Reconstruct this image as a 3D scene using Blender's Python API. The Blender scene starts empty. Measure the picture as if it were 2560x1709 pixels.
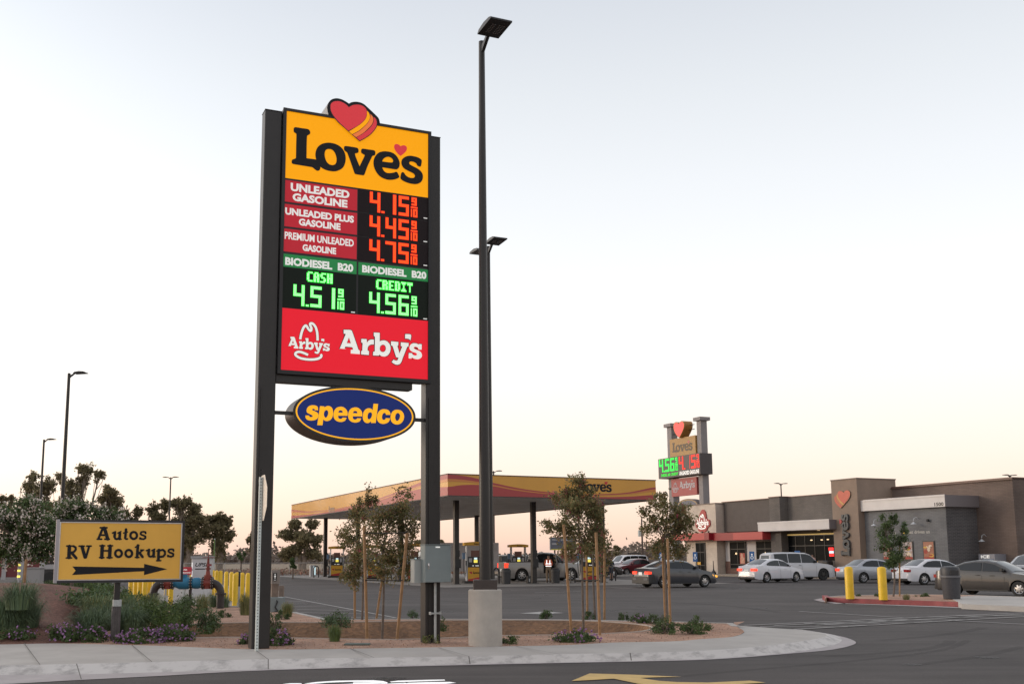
import bpy, math, random
import numpy as np
from mathutils import Vector, Matrix
from mathutils.geometry import tessellate_polygon
R=math.radians
scene=bpy.context.scene
# ---------------- camera (calibrated from the photograph) ----------------
F=2600.0;PX=1145.0;PY=1006.0;TH=R(8.5);RO=.0025;H=1.6;A=R(22.7)
cam=bpy.data.cameras.new('camera');camo=bpy.data.objects.new('camera',cam);scene.collection.objects.link(camo)
cam.sensor_width=36;cam.lens=F/2560*36;cam.clip_end=6000;cam.clip_start=.1
cam.shift_x=(1280-PX)/2560;cam.shift_y=(PY-854.5)/2560
camo.matrix_world=Matrix.Translation((0,0,H))@Matrix.Rotation(R(90)+TH,4,'X')@Matrix.Rotation(-RO,4,'Z')
scene.camera=camo
scene.render.resolution_x=1024;scene.render.resolution_y=683
# ---------------- sky, sun, exposure ----------------
SUN_EL=R(9);SUN_AZ=R(-78)      # azimuth from +Y towards +X: low sun on the left
w=bpy.data.worlds.new('World');scene.world=w;w.use_nodes=True
nt=w.node_tree;nt.nodes.clear()
def wn(t):return nt.nodes.new(t)
out=wn('ShaderNodeOutputWorld');tc=wn('ShaderNodeTexCoord');sep=wn('ShaderNodeSeparateXYZ');ramp=wn('ShaderNodeValToRGB')
sky=wn('ShaderNodeTexSky');sky.sky_type='NISHITA';sky.sun_disc=False;sky.sun_elevation=SUN_EL;sky.sun_rotation=SUN_AZ
sky.air_density=1.0;sky.dust_density=1.5
bgs=wn('ShaderNodeBackground');bgs.inputs[1].default_value=.05
bgr=wn('ShaderNodeBackground');bgr.inputs[1].default_value=.93
add=wn('ShaderNodeAddShader');L=nt.links.new
L(tc.outputs['Generated'],sep.inputs[0]);L(sep.outputs[2],ramp.inputs[0])
cr=ramp.color_ramp
stops=[(0,(.84,.58,.50)),(.02,(.95,.67,.55)),(.05,(.97,.75,.64)),(.09,(.98,.83,.735)),(.16,(.975,.915,.865)),(.25,(.95,.94,.93)),(.34,(.86,.865,.88)),(.42,(.765,.78,.80)),(.5,(.66,.68,.72)),(.7,(.60,.60,.63)),(1,(.62,.60,.60))]
cr.elements[0].position=0;cr.elements[0].color=(*stops[0][1],1);cr.elements[1].position=1;cr.elements[1].color=(*stops[-1][1],1)
for p,c in stops[1:-1]:
    e=cr.elements.new(p);e.color=(*c,1)
# the after-glow: the sky is brighter towards the set sun on the left, out of frame
dp=wn('ShaderNodeVectorMath');dp.operation='DOT_PRODUCT';dp.inputs[1].default_value=(math.sin(SUN_AZ),math.cos(SUN_AZ),0);L(tc.outputs['Generated'],dp.inputs[0])
mx0=wn('ShaderNodeMath');mx0.operation='MAXIMUM';mx0.inputs[1].default_value=0;L(dp.outputs['Value'],mx0.inputs[0])
pw=wn('ShaderNodeMath');pw.operation='POWER';pw.inputs[1].default_value=3.0;L(mx0.outputs[0],pw.inputs[0])
ml=wn('ShaderNodeMath');ml.operation='MULTIPLY_ADD';ml.inputs[1].default_value=1.1;ml.inputs[2].default_value=1.0;L(pw.outputs[0],ml.inputs[0]);L(ml.outputs[0],bgr.inputs[1])
L(ramp.outputs[0],bgr.inputs[0]);L(sky.outputs[0],bgs.inputs[0]);L(bgr.outputs[0],add.inputs[0]);L(bgs.outputs[0],add.inputs[1]);L(add.outputs[0],out.inputs[0])
sl=bpy.data.lights.new('sun','SUN');sl.energy=.9;sl.angle=R(14);sl.color=(1,.86,.72)
so=bpy.data.objects.new('sun',sl);scene.collection.objects.link(so)
sd=Vector((math.sin(SUN_AZ)*math.cos(SUN_EL),math.cos(SUN_AZ)*math.cos(SUN_EL),math.sin(SUN_EL)))
so.rotation_euler=sd.to_track_quat('Z','Y').to_euler();so.location=(-30,0,40)
vs=scene.view_settings;vs.view_transform='Standard';vs.look='None';vs.exposure=0;vs.gamma=1
# ---------------- geometry of the place ----------------
CA,SA=math.cos(A),math.sin(A)
def ray(px,py):
    ix=(px-PX)/F;iy=(PY-py)/F
    x=ix*math.cos(RO)+iy*math.sin(RO);y=iy*math.cos(RO)-ix*math.sin(RO)
    return (x,math.cos(TH)-y*math.sin(TH),math.sin(TH)+y*math.cos(TH))
def G(px,py,z=0.):
    d=ray(px,py);k=(z-H)/d[2];return (d[0]*k,d[1]*k,z)
def D(px,py,Y):
    d=ray(px,py);k=Y/d[1];return (d[0]*k,Y,H+d[2]*k)
def W(s,t,z=0.):return (s*CA-t*SA,s*SA+t*CA,z)
def S(p):return (p[0]*CA+p[1]*SA,-p[0]*SA+p[1]*CA)
def ONS(px,py,s):   # point on the vertical plane s=const -> (t,z)
    d=ray(px,py);k=s/(d[0]*CA+d[1]*SA);return (-d[0]*k*SA+d[1]*k*CA,H+d[2]*k)
def ONT(px,py,t):
    d=ray(px,py);k=t/(-d[0]*SA+d[1]*CA);return (d[0]*k*CA+d[1]*k*SA,H+d[2]*k)
rnd=random.Random(7)
# ---------------- materials ----------------
MATS={}
def mat(name,col,rough=.7,metal=0.,noise=0.,scale=8.,bump=0.,bscale=60.,emit=None,es=1.,spec=.5,coat=0.,col2=None,trans=0.,detail=6.):
    if name in MATS:return MATS[name]
    m=bpy.data.materials.new(name);m.use_nodes=True;n=m.node_tree;b=n.nodes['Principled BSDF']
    b.inputs['Base Color'].default_value=(*col,1);b.inputs['Roughness'].default_value=rough;b.inputs['Metallic'].default_value=metal
    b.inputs['Specular IOR Level'].default_value=spec
    if coat:b.inputs['Coat Weight'].default_value=coat
    if emit:
        b.inputs['Emission Color'].default_value=(*emit,1);b.inputs['Emission Strength'].default_value=es
    if trans:
        b.inputs['Alpha'].default_value=1-trans
    if noise or bump:
        t=n.nodes.new('ShaderNodeTexCoord')
    if noise:
        nz=n.nodes.new('ShaderNodeTexNoise');nz.inputs['Scale'].default_value=scale;nz.inputs['Detail'].default_value=detail;nz.inputs['Roughness'].default_value=.65
        n.links.new(t.outputs['Object'],nz.inputs['Vector'])
        mx=n.nodes.new('ShaderNodeMix');mx.data_type='RGBA'
        c2=col2 or tuple(min(1,c*(1+noise)) for c in col);c1=col if col2 else tuple(c*(1-noise) for c in col)
        mx.inputs[6].default_value=(*c1,1);mx.inputs[7].default_value=(*c2,1)
        mr=n.nodes.new('ShaderNodeMapRange');mr.inputs[1].default_value=.32;mr.inputs[2].default_value=.68
        n.links.new(nz.outputs[0],mr.inputs[0]);n.links.new(mr.outputs[0],mx.inputs[0]);n.links.new(mx.outputs[2],b.inputs['Base Color'])
    if bump:
        nb=n.nodes.new('ShaderNodeTexNoise');nb.inputs['Scale'].default_value=bscale;nb.inputs['Detail'].default_value=4
        n.links.new(t.outputs['Object'],nb.inputs['Vector'])
        bp=n.nodes.new('ShaderNodeBump');bp.inputs['Strength'].default_value=bump;bp.inputs['Distance'].default_value=.02
        n.links.new(nb.outputs[0],bp.inputs['Height']);n.links.new(bp.outputs[0],b.inputs['Normal'])
    MATS[name]=m;return m
def brickmat(name,c1,c2,mortar,bw=.4,rh=.1,ms=.012,bump=.4):
    m=bpy.data.materials.new(name);m.use_nodes=True;n=m.node_tree;b=n.nodes['Principled BSDF'];b.inputs['Roughness'].default_value=.85
    t=n.nodes.new('ShaderNodeTexCoord');sp=n.nodes.new('ShaderNodeSeparateXYZ');ad=n.nodes.new('ShaderNodeMath');cb=n.nodes.new('ShaderNodeCombineXYZ');br=n.nodes.new('ShaderNodeTexBrick')
    n.links.new(t.outputs['Object'],sp.inputs[0]);n.links.new(sp.outputs[0],ad.inputs[0]);n.links.new(sp.outputs[1],ad.inputs[1])
    n.links.new(ad.outputs[0],cb.inputs[0]);n.links.new(sp.outputs[2],cb.inputs[1]);n.links.new(cb.outputs[0],br.inputs['Vector'])
    br.inputs['Color1'].default_value=(*c1,1);br.inputs['Color2'].default_value=(*c2,1);br.inputs['Mortar'].default_value=(*mortar,1)
    br.inputs['Scale'].default_value=1;br.inputs['Brick Width'].default_value=bw;br.inputs['Row Height'].default_value=rh;br.inputs['Mortar Size'].default_value=ms
    nz=n.nodes.new('ShaderNodeTexNoise');nz.inputs['Scale'].default_value=.7;nz.inputs['Detail'].default_value=5;n.links.new(t.outputs['Object'],nz.inputs['Vector'])
    mr=n.nodes.new('ShaderNodeMapRange');mr.inputs[1].default_value=.3;mr.inputs[2].default_value=.7;mr.inputs[3].default_value=.82;mr.inputs[4].default_value=1.15
    n.links.new(nz.outputs[0],mr.inputs[0])
    vm=n.nodes.new('ShaderNodeVectorMath');vm.operation='SCALE';n.links.new(br.outputs['Color'],vm.inputs[0]);n.links.new(mr.outputs[0],vm.inputs['Scale'])
    n.links.new(vm.outputs[0],b.inputs['Base Color'])
    bp=n.nodes.new('ShaderNodeBump');bp.inputs['Strength'].default_value=bump;bp.inputs['Distance'].default_value=.01
    n.links.new(br.outputs['Fac'],bp.inputs['Height']);bp.invert=True;n.links.new(bp.outputs[0],b.inputs['Normal'])
    return m
def asphaltmat():
    m=bpy.data.materials.new('asphalt');m.use_nodes=True;n=m.node_tree;b=n.nodes['Principled BSDF'];b.inputs['Roughness'].default_value=.9;b.inputs['Specular IOR Level'].default_value=.35
    t=n.nodes.new('ShaderNodeTexCoord')
    def nz(sc,det,vec=None,ro=.6):
        q=n.nodes.new('ShaderNodeTexNoise');q.inputs['Scale'].default_value=sc;q.inputs['Detail'].default_value=det;q.inputs['Roughness'].default_value=ro
        n.links.new((vec or t.outputs['Object']),q.inputs['Vector']);return q
    mp=n.nodes.new('ShaderNodeMapping');mp.inputs['Scale'].default_value=(.12,1.6,1);mp.inputs['Rotation'].default_value=(0,0,R(-8));n.links.new(t.outputs['Object'],mp.inputs[0])
    a=nz(.25,5);f=nz(48,4,ro=.85);st=nz(1.2,6,mp.outputs[0])
    def mrn(src,lo,hi,a0,b0):
        q=n.nodes.new('ShaderNodeMapRange');q.inputs[1].default_value=a0;q.inputs[2].default_value=b0;q.inputs[3].default_value=lo;q.inputs[4].default_value=hi;n.links.new(src,q.inputs[0]);return q.outputs[0]
    def mul(x,y):
        q=n.nodes.new('ShaderNodeMath');q.operation='MULTIPLY';n.links.new(x,q.inputs[0]);n.links.new(y,q.inputs[1]);return q.outputs[0]
    v=mul(mul(mrn(a.outputs[0],.72,1.2,.3,.7),mrn(f.outputs[0],.45,1.7,.3,.7)),mrn(st.outputs[0],.78,1.18,.3,.7))
    vm=n.nodes.new('ShaderNodeVectorMath');vm.operation='SCALE';vm.inputs[0].default_value=(.069,.061,.059);n.links.new(v,vm.inputs['Scale']);n.links.new(vm.outputs[0],b.inputs['Base Color'])
    bp=n.nodes.new('ShaderNodeBump');bp.inputs['Strength'].default_value=.5;bp.inputs['Distance'].default_value=.01;n.links.new(f.outputs[0],bp.inputs['Height']);n.links.new(bp.outputs[0],b.inputs['Normal'])
    return m
def curbmat(name,base,stain,sx=3.,thr=.5):
    m=bpy.data.materials.new(name);m.use_nodes=True;n=m.node_tree;b=n.nodes['Principled BSDF'];b.inputs['Roughness'].default_value=.9
    t=n.nodes.new('ShaderNodeTexCoord');mp=n.nodes.new('ShaderNodeMapping');mp.inputs['Scale'].default_value=(sx,1,9);n.links.new(t.outputs['Object'],mp.inputs[0])
    q=n.nodes.new('ShaderNodeTexNoise');q.inputs['Scale'].default_value=1;q.inputs['Detail'].default_value=9;q.inputs['Roughness'].default_value=.72;n.links.new(mp.outputs[0],q.inputs['Vector'])
    r=n.nodes.new('ShaderNodeMapRange');r.inputs[1].default_value=thr-.03;r.inputs[2].default_value=thr+.14;n.links.new(q.outputs[0],r.inputs[0])
    mx=n.nodes.new('ShaderNodeMix');mx.data_type='RGBA';mx.inputs[6].default_value=(*base,1);mx.inputs[7].default_value=(*stain,1);n.links.new(r.outputs[0],mx.inputs[0]);n.links.new(mx.outputs[2],b.inputs['Base Color'])
    return m
def gravelmat(name,c1,c2,sc=45.):
    m=bpy.data.materials.new(name);m.use_nodes=True;n=m.node_tree;b=n.nodes['Principled BSDF'];b.inputs['Roughness'].default_value=.95
    t=n.nodes.new('ShaderNodeTexCoord');v=n.nodes.new('ShaderNodeTexVoronoi');v.inputs['Scale'].default_value=sc;n.links.new(t.outputs['Object'],v.inputs['Vector'])
    q=n.nodes.new('ShaderNodeTexNoise');q.inputs['Scale'].default_value=1.3;q.inputs['Detail'].default_value=8;n.links.new(t.outputs['Object'],q.inputs['Vector'])
    sp=n.nodes.new('ShaderNodeSeparateColor');n.links.new(v.outputs['Color'],sp.inputs[0])
    mx=n.nodes.new('ShaderNodeMix');mx.data_type='RGBA';mx.inputs[6].default_value=(*c1,1);mx.inputs[7].default_value=(*c2,1);n.links.new(sp.outputs[0],mx.inputs[0])
    r=n.nodes.new('ShaderNodeMapRange');r.inputs[1].default_value=.3;r.inputs[2].default_value=.7;r.inputs[3].default_value=.7;r.inputs[4].default_value=1.2;n.links.new(q.outputs[0],r.inputs[0])
    vm=n.nodes.new('ShaderNodeVectorMath');vm.operation='SCALE';n.links.new(mx.outputs[2],vm.inputs[0]);n.links.new(r.outputs[0],vm.inputs['Scale']);n.links.new(vm.outputs[0],b.inputs['Base Color'])
    bp=n.nodes.new('ShaderNodeBump');bp.inputs['Strength'].default_value=.8;bp.inputs['Distance'].default_value=.02;n.links.new(v.outputs['Distance'],bp.inputs['Height']);n.links.new(bp.outputs[0],b.inputs['Normal'])
    return m
def leafmat(name,c,var=.35,trl=.25):
    m=bpy.data.materials.new(name);m.use_nodes=True;n=m.node_tree;b=n.nodes['Principled BSDF'];b.inputs['Roughness'].default_value=.6;b.inputs['Specular IOR Level'].default_value=.25
    t=n.nodes.new('ShaderNodeTexCoord');q=n.nodes.new('ShaderNodeTexNoise');q.inputs['Scale'].default_value=2.2;q.inputs['Detail'].default_value=6;n.links.new(t.outputs['Object'],q.inputs['Vector'])
    mx=n.nodes.new('ShaderNodeMix');mx.data_type='RGBA';mx.inputs[6].default_value=(*[x*(1-var) for x in c],1);mx.inputs[7].default_value=(*[min(1,x*(1+var)) for x in c],1)
    r=n.nodes.new('ShaderNodeMapRange');r.inputs[1].default_value=.35;r.inputs[2].default_value=.65;n.links.new(q.outputs[0],r.inputs[0]);n.links.new(r.outputs[0],mx.inputs[0])
    n.links.new(mx.outputs[2],b.inputs['Base Color'])
    tr=n.nodes.new('ShaderNodeBsdfTranslucent');n.links.new(mx.outputs[2],tr.inputs[0]);ms=n.nodes.new('ShaderNodeMixShader');ms.inputs[0].default_value=trl
    o=n.nodes['Material Output'];n.links.new(b.outputs[0],ms.inputs[1]);n.links.new(tr.outputs[0],ms.inputs[2]);n.links.new(ms.outputs[0],o.inputs[0])
    return m
# ---------------- mesh helpers ----------------
class MB:
    def __init__(s):s.v=[];s.f=[];s.m=[]
    def add(s,vs,fs,mi=0):
        o=len(s.v);s.v+= [tuple(p) for p in vs];s.f+=[tuple(i+o for i in f) for f in fs];s.m+=[mi]*len(fs);return s
    def box(s,x0,x1,y0,y1,z0,z1,mi=0):
        return s.add([(x0,y0,z0),(x1,y0,z0),(x1,y1,z0),(x0,y1,z0),(x0,y0,z1),(x1,y0,z1),(x1,y1,z1),(x0,y1,z1)],[(0,3,2,1),(4,5,6,7),(0,1,5,4),(1,2,6,5),(2,3,7,6),(3,0,4,7)],mi)
    def bbox(s,x0,x1,y0,y1,z0,z1,b=.01,mi=0):   # box with chamfered vertical edges and top
        p=[(x0+b,y0),(x1-b,y0),(x1,y0+b),(x1,y1-b),(x1-b,y1),(x0+b,y1),(x0,y1-b),(x0,y0+b)]
        q=[(x0+b,y0+b),(x1-b,y0+b),(x1-b,y0+b),(x1-b,y1-b),(x1-b,y1-b),(x0+b,y1-b),(x0+b,y1-b),(x0+b,y0+b)]
        vs=[(x,y,z0) for x,y in p]+[(x,y,z1-b) for x,y in p]+[(x,y,z1) for x,y in q]
        fs=[tuple(range(7,-1,-1)),(16,17,19,21)]
        for k in range(8):
            j=(k+1)%8;fs.append((k,j,8+j,8+k));fs.append((8+k,8+j,16+j,16+k))
        return s.add(vs,fs,mi)
    def cyl(s,p0,p1,r0,r1=None,n=12,caps=True,mi=0):
        r1=r0 if r1 is None else r1;p0=Vector(p0);p1=Vector(p1);d=(p1-p0)
        if d.length<1e-9:return s
        d.normalize();u=d.orthogonal().normalized();w_=d.cross(u)
        vs=[];fs=[]
        for p,r in((p0,r0),(p1,r1)):
            for k in range(n):
                a=2*math.pi*k/n;vs.append(p+u*math.cos(a)*r+w_*math.sin(a)*r)
        for k in range(n):fs.append((k,(k+1)%n,n+(k+1)%n,n+k))
        if caps:fs+= [tuple(range(n-1,-1,-1)),tuple(range(n,2*n))]
        return s.add(vs,fs,mi)
    def tube(s,pts,rs,n=8,mi=0,caps=True):
        pts=[Vector(p) for p in pts]
        if not hasattr(rs,'__len__'):rs=[rs]*len(pts)
        vs=[];fs=[];u=None
        for i,p in enumerate(pts):
            d=(pts[min(i+1,len(pts)-1)]-pts[max(i-1,0)]).normalized()
            if u is None:u=d.orthogonal().normalized()
            u=(u-d*u.dot(d));u=u.normalized() if u.length>1e-6 else d.orthogonal().normalized()
            w_=d.cross(u)
            for k in range(n):
                a=2*math.pi*k/n;vs.append(p+(u*math.cos(a)+w_*math.sin(a))*rs[i])
        for i in range(len(pts)-1):
            for k in range(n):fs.append((i*n+k,i*n+(k+1)%n,(i+1)*n+(k+1)%n,(i+1)*n+k))
        if caps:fs+=[tuple(range(n-1,-1,-1)),tuple(range((len(pts)-1)*n,len(pts)*n))]
        return s.add(vs,fs,mi)
    def lathe(s,prof,c=(0,0,0),n=20,mi=0):    # profile (r,z)
        vs=[];fs=[]
        for r,z in prof:
            for k in range(n):
                a=2*math.pi*k/n;vs.append((c[0]+r*math.cos(a),c[1]+r*math.sin(a),c[2]+z))
        for i in range(len(prof)-1):
            for k in range(n):fs.append((i*n+k,i*n+(k+1)%n,(i+1)*n+(k+1)%n,(i+1)*n+k))
        fs+=[tuple(range(n-1,-1,-1)),tuple(range((len(prof)-1)*n,len(prof)*n))]
        return s.add(vs,fs,mi)
    def sheet(s,loops,fn,mi=0,depth=None):    # loops of 2D points, fn(a,b,off)->3D
        P=[[Vector((x,y,0)) for x,y in lp] for lp in loops]
        tri=tessellate_polygon(P);flat=[p for lp in loops for p in lp];o=len(s.v)
        if depth is None:
            s.add([fn(x,y,0) for x,y in flat],[tuple(t) for t in tri],mi)
        else:
            s.add([fn(x,y,0) for x,y in flat]+[fn(x,y,depth) for x,y in flat],[tuple(t) for t in tri]+[tuple(len(flat)+i for i in t[::-1]) for t in tri],mi)
            b=0
            for lp in loops:
                n=len(lp)
                fs=[(b+i,b+(i+1)%n,len(flat)+b+(i+1)%n,len(flat)+b+i) for i in range(n)]
                s.f+=[tuple(o+i for i in f) for f in fs];s.m+=[mi]*n;b+=n
        return s
COL=scene.collection
def tag(o,label=None,cat=None,group=None,kind=None):
    for k,v in(('label',label),('category',cat),('group',group),('kind',kind)):
        if v:o[k]=v
    return o
def ob(name,m,mats,parent=None,smooth=False,**kw):
    me=bpy.data.meshes.new(name);me.from_pydata(m.v,[],m.f)
    if not isinstance(mats,(list,tuple)):mats=[mats]
    for x in mats:me.materials.append(x)
    if len(mats)>1:me.polygons.foreach_set('material_index',m.m)
    if smooth:me.polygons.foreach_set('use_smooth',[True]*len(m.f))
    me.update();o=bpy.data.objects.new(name,me);COL.objects.link(o)
    if smooth:
        try:
            me.set_sharp_from_angle(angle=R(38))
        except Exception:pass
    if parent:o.parent=parent
    return tag(o,**kw)
def thing(name,label,cat,loc=(0,0,0),rz=0.,group=None):
    o=bpy.data.objects.new(name,None);COL.objects.link(o);o.empty_display_size=.2
    o.location=loc;o.rotation_euler=(0,0,rz);return tag(o,label,cat,group)
def children(o):return [c for c in bpy.data.objects if c.parent==o]
def dup(o,loc,rz=None,label=None,group=None,parent=None,kids=None):
    c=o.copy();COL.objects.link(c);c.parent=parent
    if parent is None:
        if loc is not None:c.location=loc
        if rz is not None:c.rotation_euler=(0,0,rz)
        if label:c['label']=label
        if group:c['group']=group
    for k in KIDS.get(o.name,[]) if kids is None else kids:dup(k,None,parent=c)
    return c
class _K:
    def get(s,n,d=None):
        o=bpy.data.objects[n];return children(o)
KIDS=_K()
def smooth_loop(pts,sub=4,closed=True):
    # Catmull-Rom; a point given twice in a row is a sharp corner
    n=len(pts);out=[]
    for i in range(n if closed else n-1):
        p0=pts[(i-1)%n] if closed or i>0 else pts[i];p1=pts[i];p2=pts[(i+1)%n];p3=pts[(i+2)%n] if closed or i+2<n else pts[(i+1)%n]
        if p1==p2:continue
        for k in range(sub):
            t=k/sub
            q=tuple(.5*((2*b)+(-a+c)*t+(2*a-5*b+4*c-d)*t*t+(-a+3*b-3*c+d)*t**3) for a,b,c,d in zip(p0,p1,p2,p3))
            out.append(q)
    if not closed:out.append(pts[-1])
    return out
def offset_loop(lp,d):
    n=len(lp);ar=sum(lp[i][0]*lp[(i+1)%n][1]-lp[(i+1)%n][0]*lp[i][1] for i in range(n));sg=1 if ar>0 else -1;out=[]
    for i in range(n):
        a=lp[i-1];b=lp[(i+1)%n];dx,dy=b[0]-a[0],b[1]-a[1];l=math.hypot(dx,dy) or 1
        out.append((lp[i][0]+sg*dy/l*d,lp[i][1]-sg*dx/l*d))
    return out
def stroke(pts,w,n=6):   # list of convex pieces (capsules) for a thick polyline
    res=[]
    for a,b in zip(pts[:-1],pts[1:]):
        an=math.atan2(b[1]-a[1],b[0]-a[0]);lp=[]
        for k in range(n+1):
            t=an-math.pi/2+math.pi*k/n;lp.append((b[0]+math.cos(t)*w/2,b[1]+math.sin(t)*w/2))
        for k in range(n+1):
            t=an+math.pi/2+math.pi*k/n;lp.append((a[0]+math.cos(t)*w/2,a[1]+math.sin(t)*w/2))
        res.append(lp)
    return res
def ribbon(pts,w):       # one strip polygon along an open smooth polyline
    n=len(pts);l=[];r=[]
    for i,p in enumerate(pts):
        a=pts[max(i-1,0)];b=pts[min(i+1,n-1)];dx,dy=b[0]-a[0],b[1]-a[1];q=math.hypot(dx,dy) or 1
        l.append((p[0]-dy/q*w/2,p[1]+dx/q*w/2));r.append((p[0]+dy/q*w/2,p[1]-dx/q*w/2))
    return l,r
def add_ribbon(m,pts,w,fn,mi=0):
    l,r=ribbon(pts,w);n=len(l)
    m.add([fn(x,y,0) for x,y in l]+[fn(x,y,0) for x,y in r],[(i,i+1,n+i+1,n+i) for i in range(n-1)],mi)
_tc={}
def text_tris(txt,bold=.02,shear=0.,spacing=1.):
    key=(txt,bold,shear,spacing)
    if key not in _tc:
        cu=bpy.data.curves.new('t','FONT');cu.body=txt;cu.offset=bold;cu.shear=shear;cu.space_character=spacing;cu.fill_mode='FRONT';cu.resolution_u=3
        o=bpy.data.objects.new('t',cu);COL.objects.link(o);dg=bpy.context.evaluated_depsgraph_get();me=bpy.data.meshes.new_from_object(o.evaluated_get(dg))
        v=[(p.co.x,p.co.y) for p in me.vertices];f=[tuple(p.vertices) for p in me.polygons]
        bpy.data.objects.remove(o);bpy.data.curves.remove(cu);bpy.data.meshes.remove(me)
        x0=min(p[0] for p in v);x1=max(p[0] for p in v);y0=min(p[1] for p in v);y1=max(p[1] for p in v)
        _tc[key]=([((x-x0)/(x1-x0),(y-y0)/(y1-y0)) for x,y in v],f,(x1-x0)/(y1-y0))
    return _tc[key]
def add_text(m,txt,x0,x1,y0,y1,fn,mi=0,**kw):
    v,f,_=text_tris(txt,**kw);m.add([fn(x0+a*(x1-x0),y0+b*(y1-y0),0) for a,b in v],f,mi)
# ---------------- logo outlines, flattened on the plane of the sign face ----------------
TF=17.25
def TR(x0,y0,sc):return lambda x,y:ONT(x0+x/sc,y0+y/sc,TF)
def loop(tr,pts,sub=4):return smooth_loop([tr(*p) for p in pts],sub)
zA=TR(710,300,9.8);zB=TR(880,340,9.8);zC=TR(800,240,12.0615);zD=TR(840,810,10.213);zE=TR(710,790,13.07);zF=TR(690,950,6.349)
def flat(s):
    v=[float(q) for q in s.split()];return list(zip(v[::2],v[1::2]))
LOVES=[
 [loop(zA,flat('232 235 245 195 290 182 430 205 570 225 620 255 640 300 632 350 575 385 562 420 555 600 552 800 550 940 550 940 770 970 860 1000 885 1100 888 1190 865 1235 825 1250 780 1235 730 1195 690 1165 640 1155 400 1115 225 1085 188 1055 185 1010 205 975 255 955 285 935 290 880 295 600 300 370 285 335 240 300'))],
 [loop(zA,flat('1060 562 1200 575 1330 625 1430 710 1490 820 1510 940 1495 1060 1450 1160 1370 1225 1260 1262 1150 1260 1020 1230 910 1170 830 1080 780 960 765 850 785 740 840 650 930 590')),
  loop(zA,flat('1100 718 1060 722 1020 745 998 800 995 870 1010 950 1045 1030 1100 1085 1160 1107 1215 1105 1260 1075 1282 1010 1280 930 1255 840 1210 765 1150 725'))],
 [loop(zA,flat('1465 690 1475 655 1515 643 1640 660 1770 682 1810 705 1825 745 1820 795 1790 818 1745 825 1740 850 1760 920 1848 1137 1848 1137 1966 892 1961 862 1926 837 1891 812 1884 762 1896 722 1936 709 2066 727 2196 747 2231 777 2236 817 2226 862 2196 880 2166 887 2136 942 2046 1132 1976 1322 1951 1357 1916 1360 1756 1334 1726 1312 1700 1245 1640 1070 1560 850 1535 800 1500 775 1470 740'))],
 [loop(zB,flat('840 382 960 405 1060 465 1130 560 1163 650 1165 700 1150 770 1110 815 1060 825 900 800 740 775 740 775 760 830 800 880 860 910 940 912 1020 900 1070 882 1105 895 1135 950 1155 1000 1140 1030 1060 1065 940 1082 820 1065 700 1010 610 920 550 810 522 700 530 580 580 480 650 415 740 385')),
  loop(zB,flat('880 518 820 530 765 570 735 628 735 628 850 645 960 655 990 645 1002 610 980 565 930 530'))],
 [loop(zB,flat('1400 490 1500 500 1610 530 1690 580 1705 625 1695 700 1680 750 1650 758 1600 735 1565 680 1510 645 1440 632 1405 645 1400 675 1420 705 1500 750 1620 815 1700 890 1733 980 1720 1080 1665 1150 1570 1185 1440 1175 1310 1135 1210 1080 1180 1030 1190 960 1205 910 1235 890 1270 905 1310 965 1370 1010 1440 1032 1500 1030 1533 1000 1530 965 1490 920 1370 860 1270 800 1215 720 1203 640 1230 570 1300 515'))]]
LHEART=[loop(zB,flat('1185 257 1150 222 1100 203 1050 212 1030 250 1035 310 1070 380 1130 450 1188 495 1188 495 1260 440 1325 370 1342 310 1325 260 1280 235 1225 238 1185 257 1185 257'))]
HB=[loop(zC,flat('240 580 240 580 215 470 205 380 215 290 260 200 330 130 430 95 530 92 640 120 740 170 820 220 860 250 860 250 930 212 1020 195 1110 195 1220 220 1320 270 1400 340 1550 480 1700 625 1760 700 1785 780 1797 870 1797 870 1700 905 1700 905 460 712 460 712'))]
HEARTS=[('outline',[loop(zC,flat('290 300 290 430 335 560 410 680 540 830 690 960 830 1085 1000 1235 1178 1392 1178 1392 1350 1300 1530 1170 1670 1000 1712 890 1705 760 1600 635 1400 440 1300 320 1200 280 1090 270 960 285 850 345 850 345 800 290 710 225 600 175 500 165 390 182 320 235'))]),
 ('red',[loop(zC,flat('855 368 800 305 710 240 600 190 500 180 400 195 330 245 305 310 310 430 350 540 430 660 560 810 700 940 840 1068 840 1068 950 1010 1100 930 1240 830 1340 720 1385 610 1395 500 1370 410 1300 340 1200 297 1090 285 980 300 905 335 855 368'))]),
 ('yellow',[loop(zC,flat('1400 470 1400 560 1390 640 1340 740 1240 845 1100 945 860 1090 860 1090 950 1175 950 1175 1150 1070 1320 930 1430 810 1485 690 1482 600 1450 520 1400 470'))]),
 ('orange',[loop(zC,flat('1500 570 1498 680 1440 815 1330 940 1160 1085 965 1185 965 1185 1070 1265 1070 1265 1270 1150 1430 1010 1540 890 1585 780 1585 680 1550 620 1500 570'))]),
 ('red',[loop(zC,flat('1600 665 1600 790 1545 915 1430 1040 1270 1165 1080 1275 1080 1275 1180 1365 1180 1365 1350 1275 1520 1150 1650 990 1690 880 1685 770 1650 700 1600 665'))])]
def sh(s,tr=zD):
    out=[]
    for p in flat(s):out+=[p,p]
    return smooth_loop([tr(*p) for p in out],1)
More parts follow.
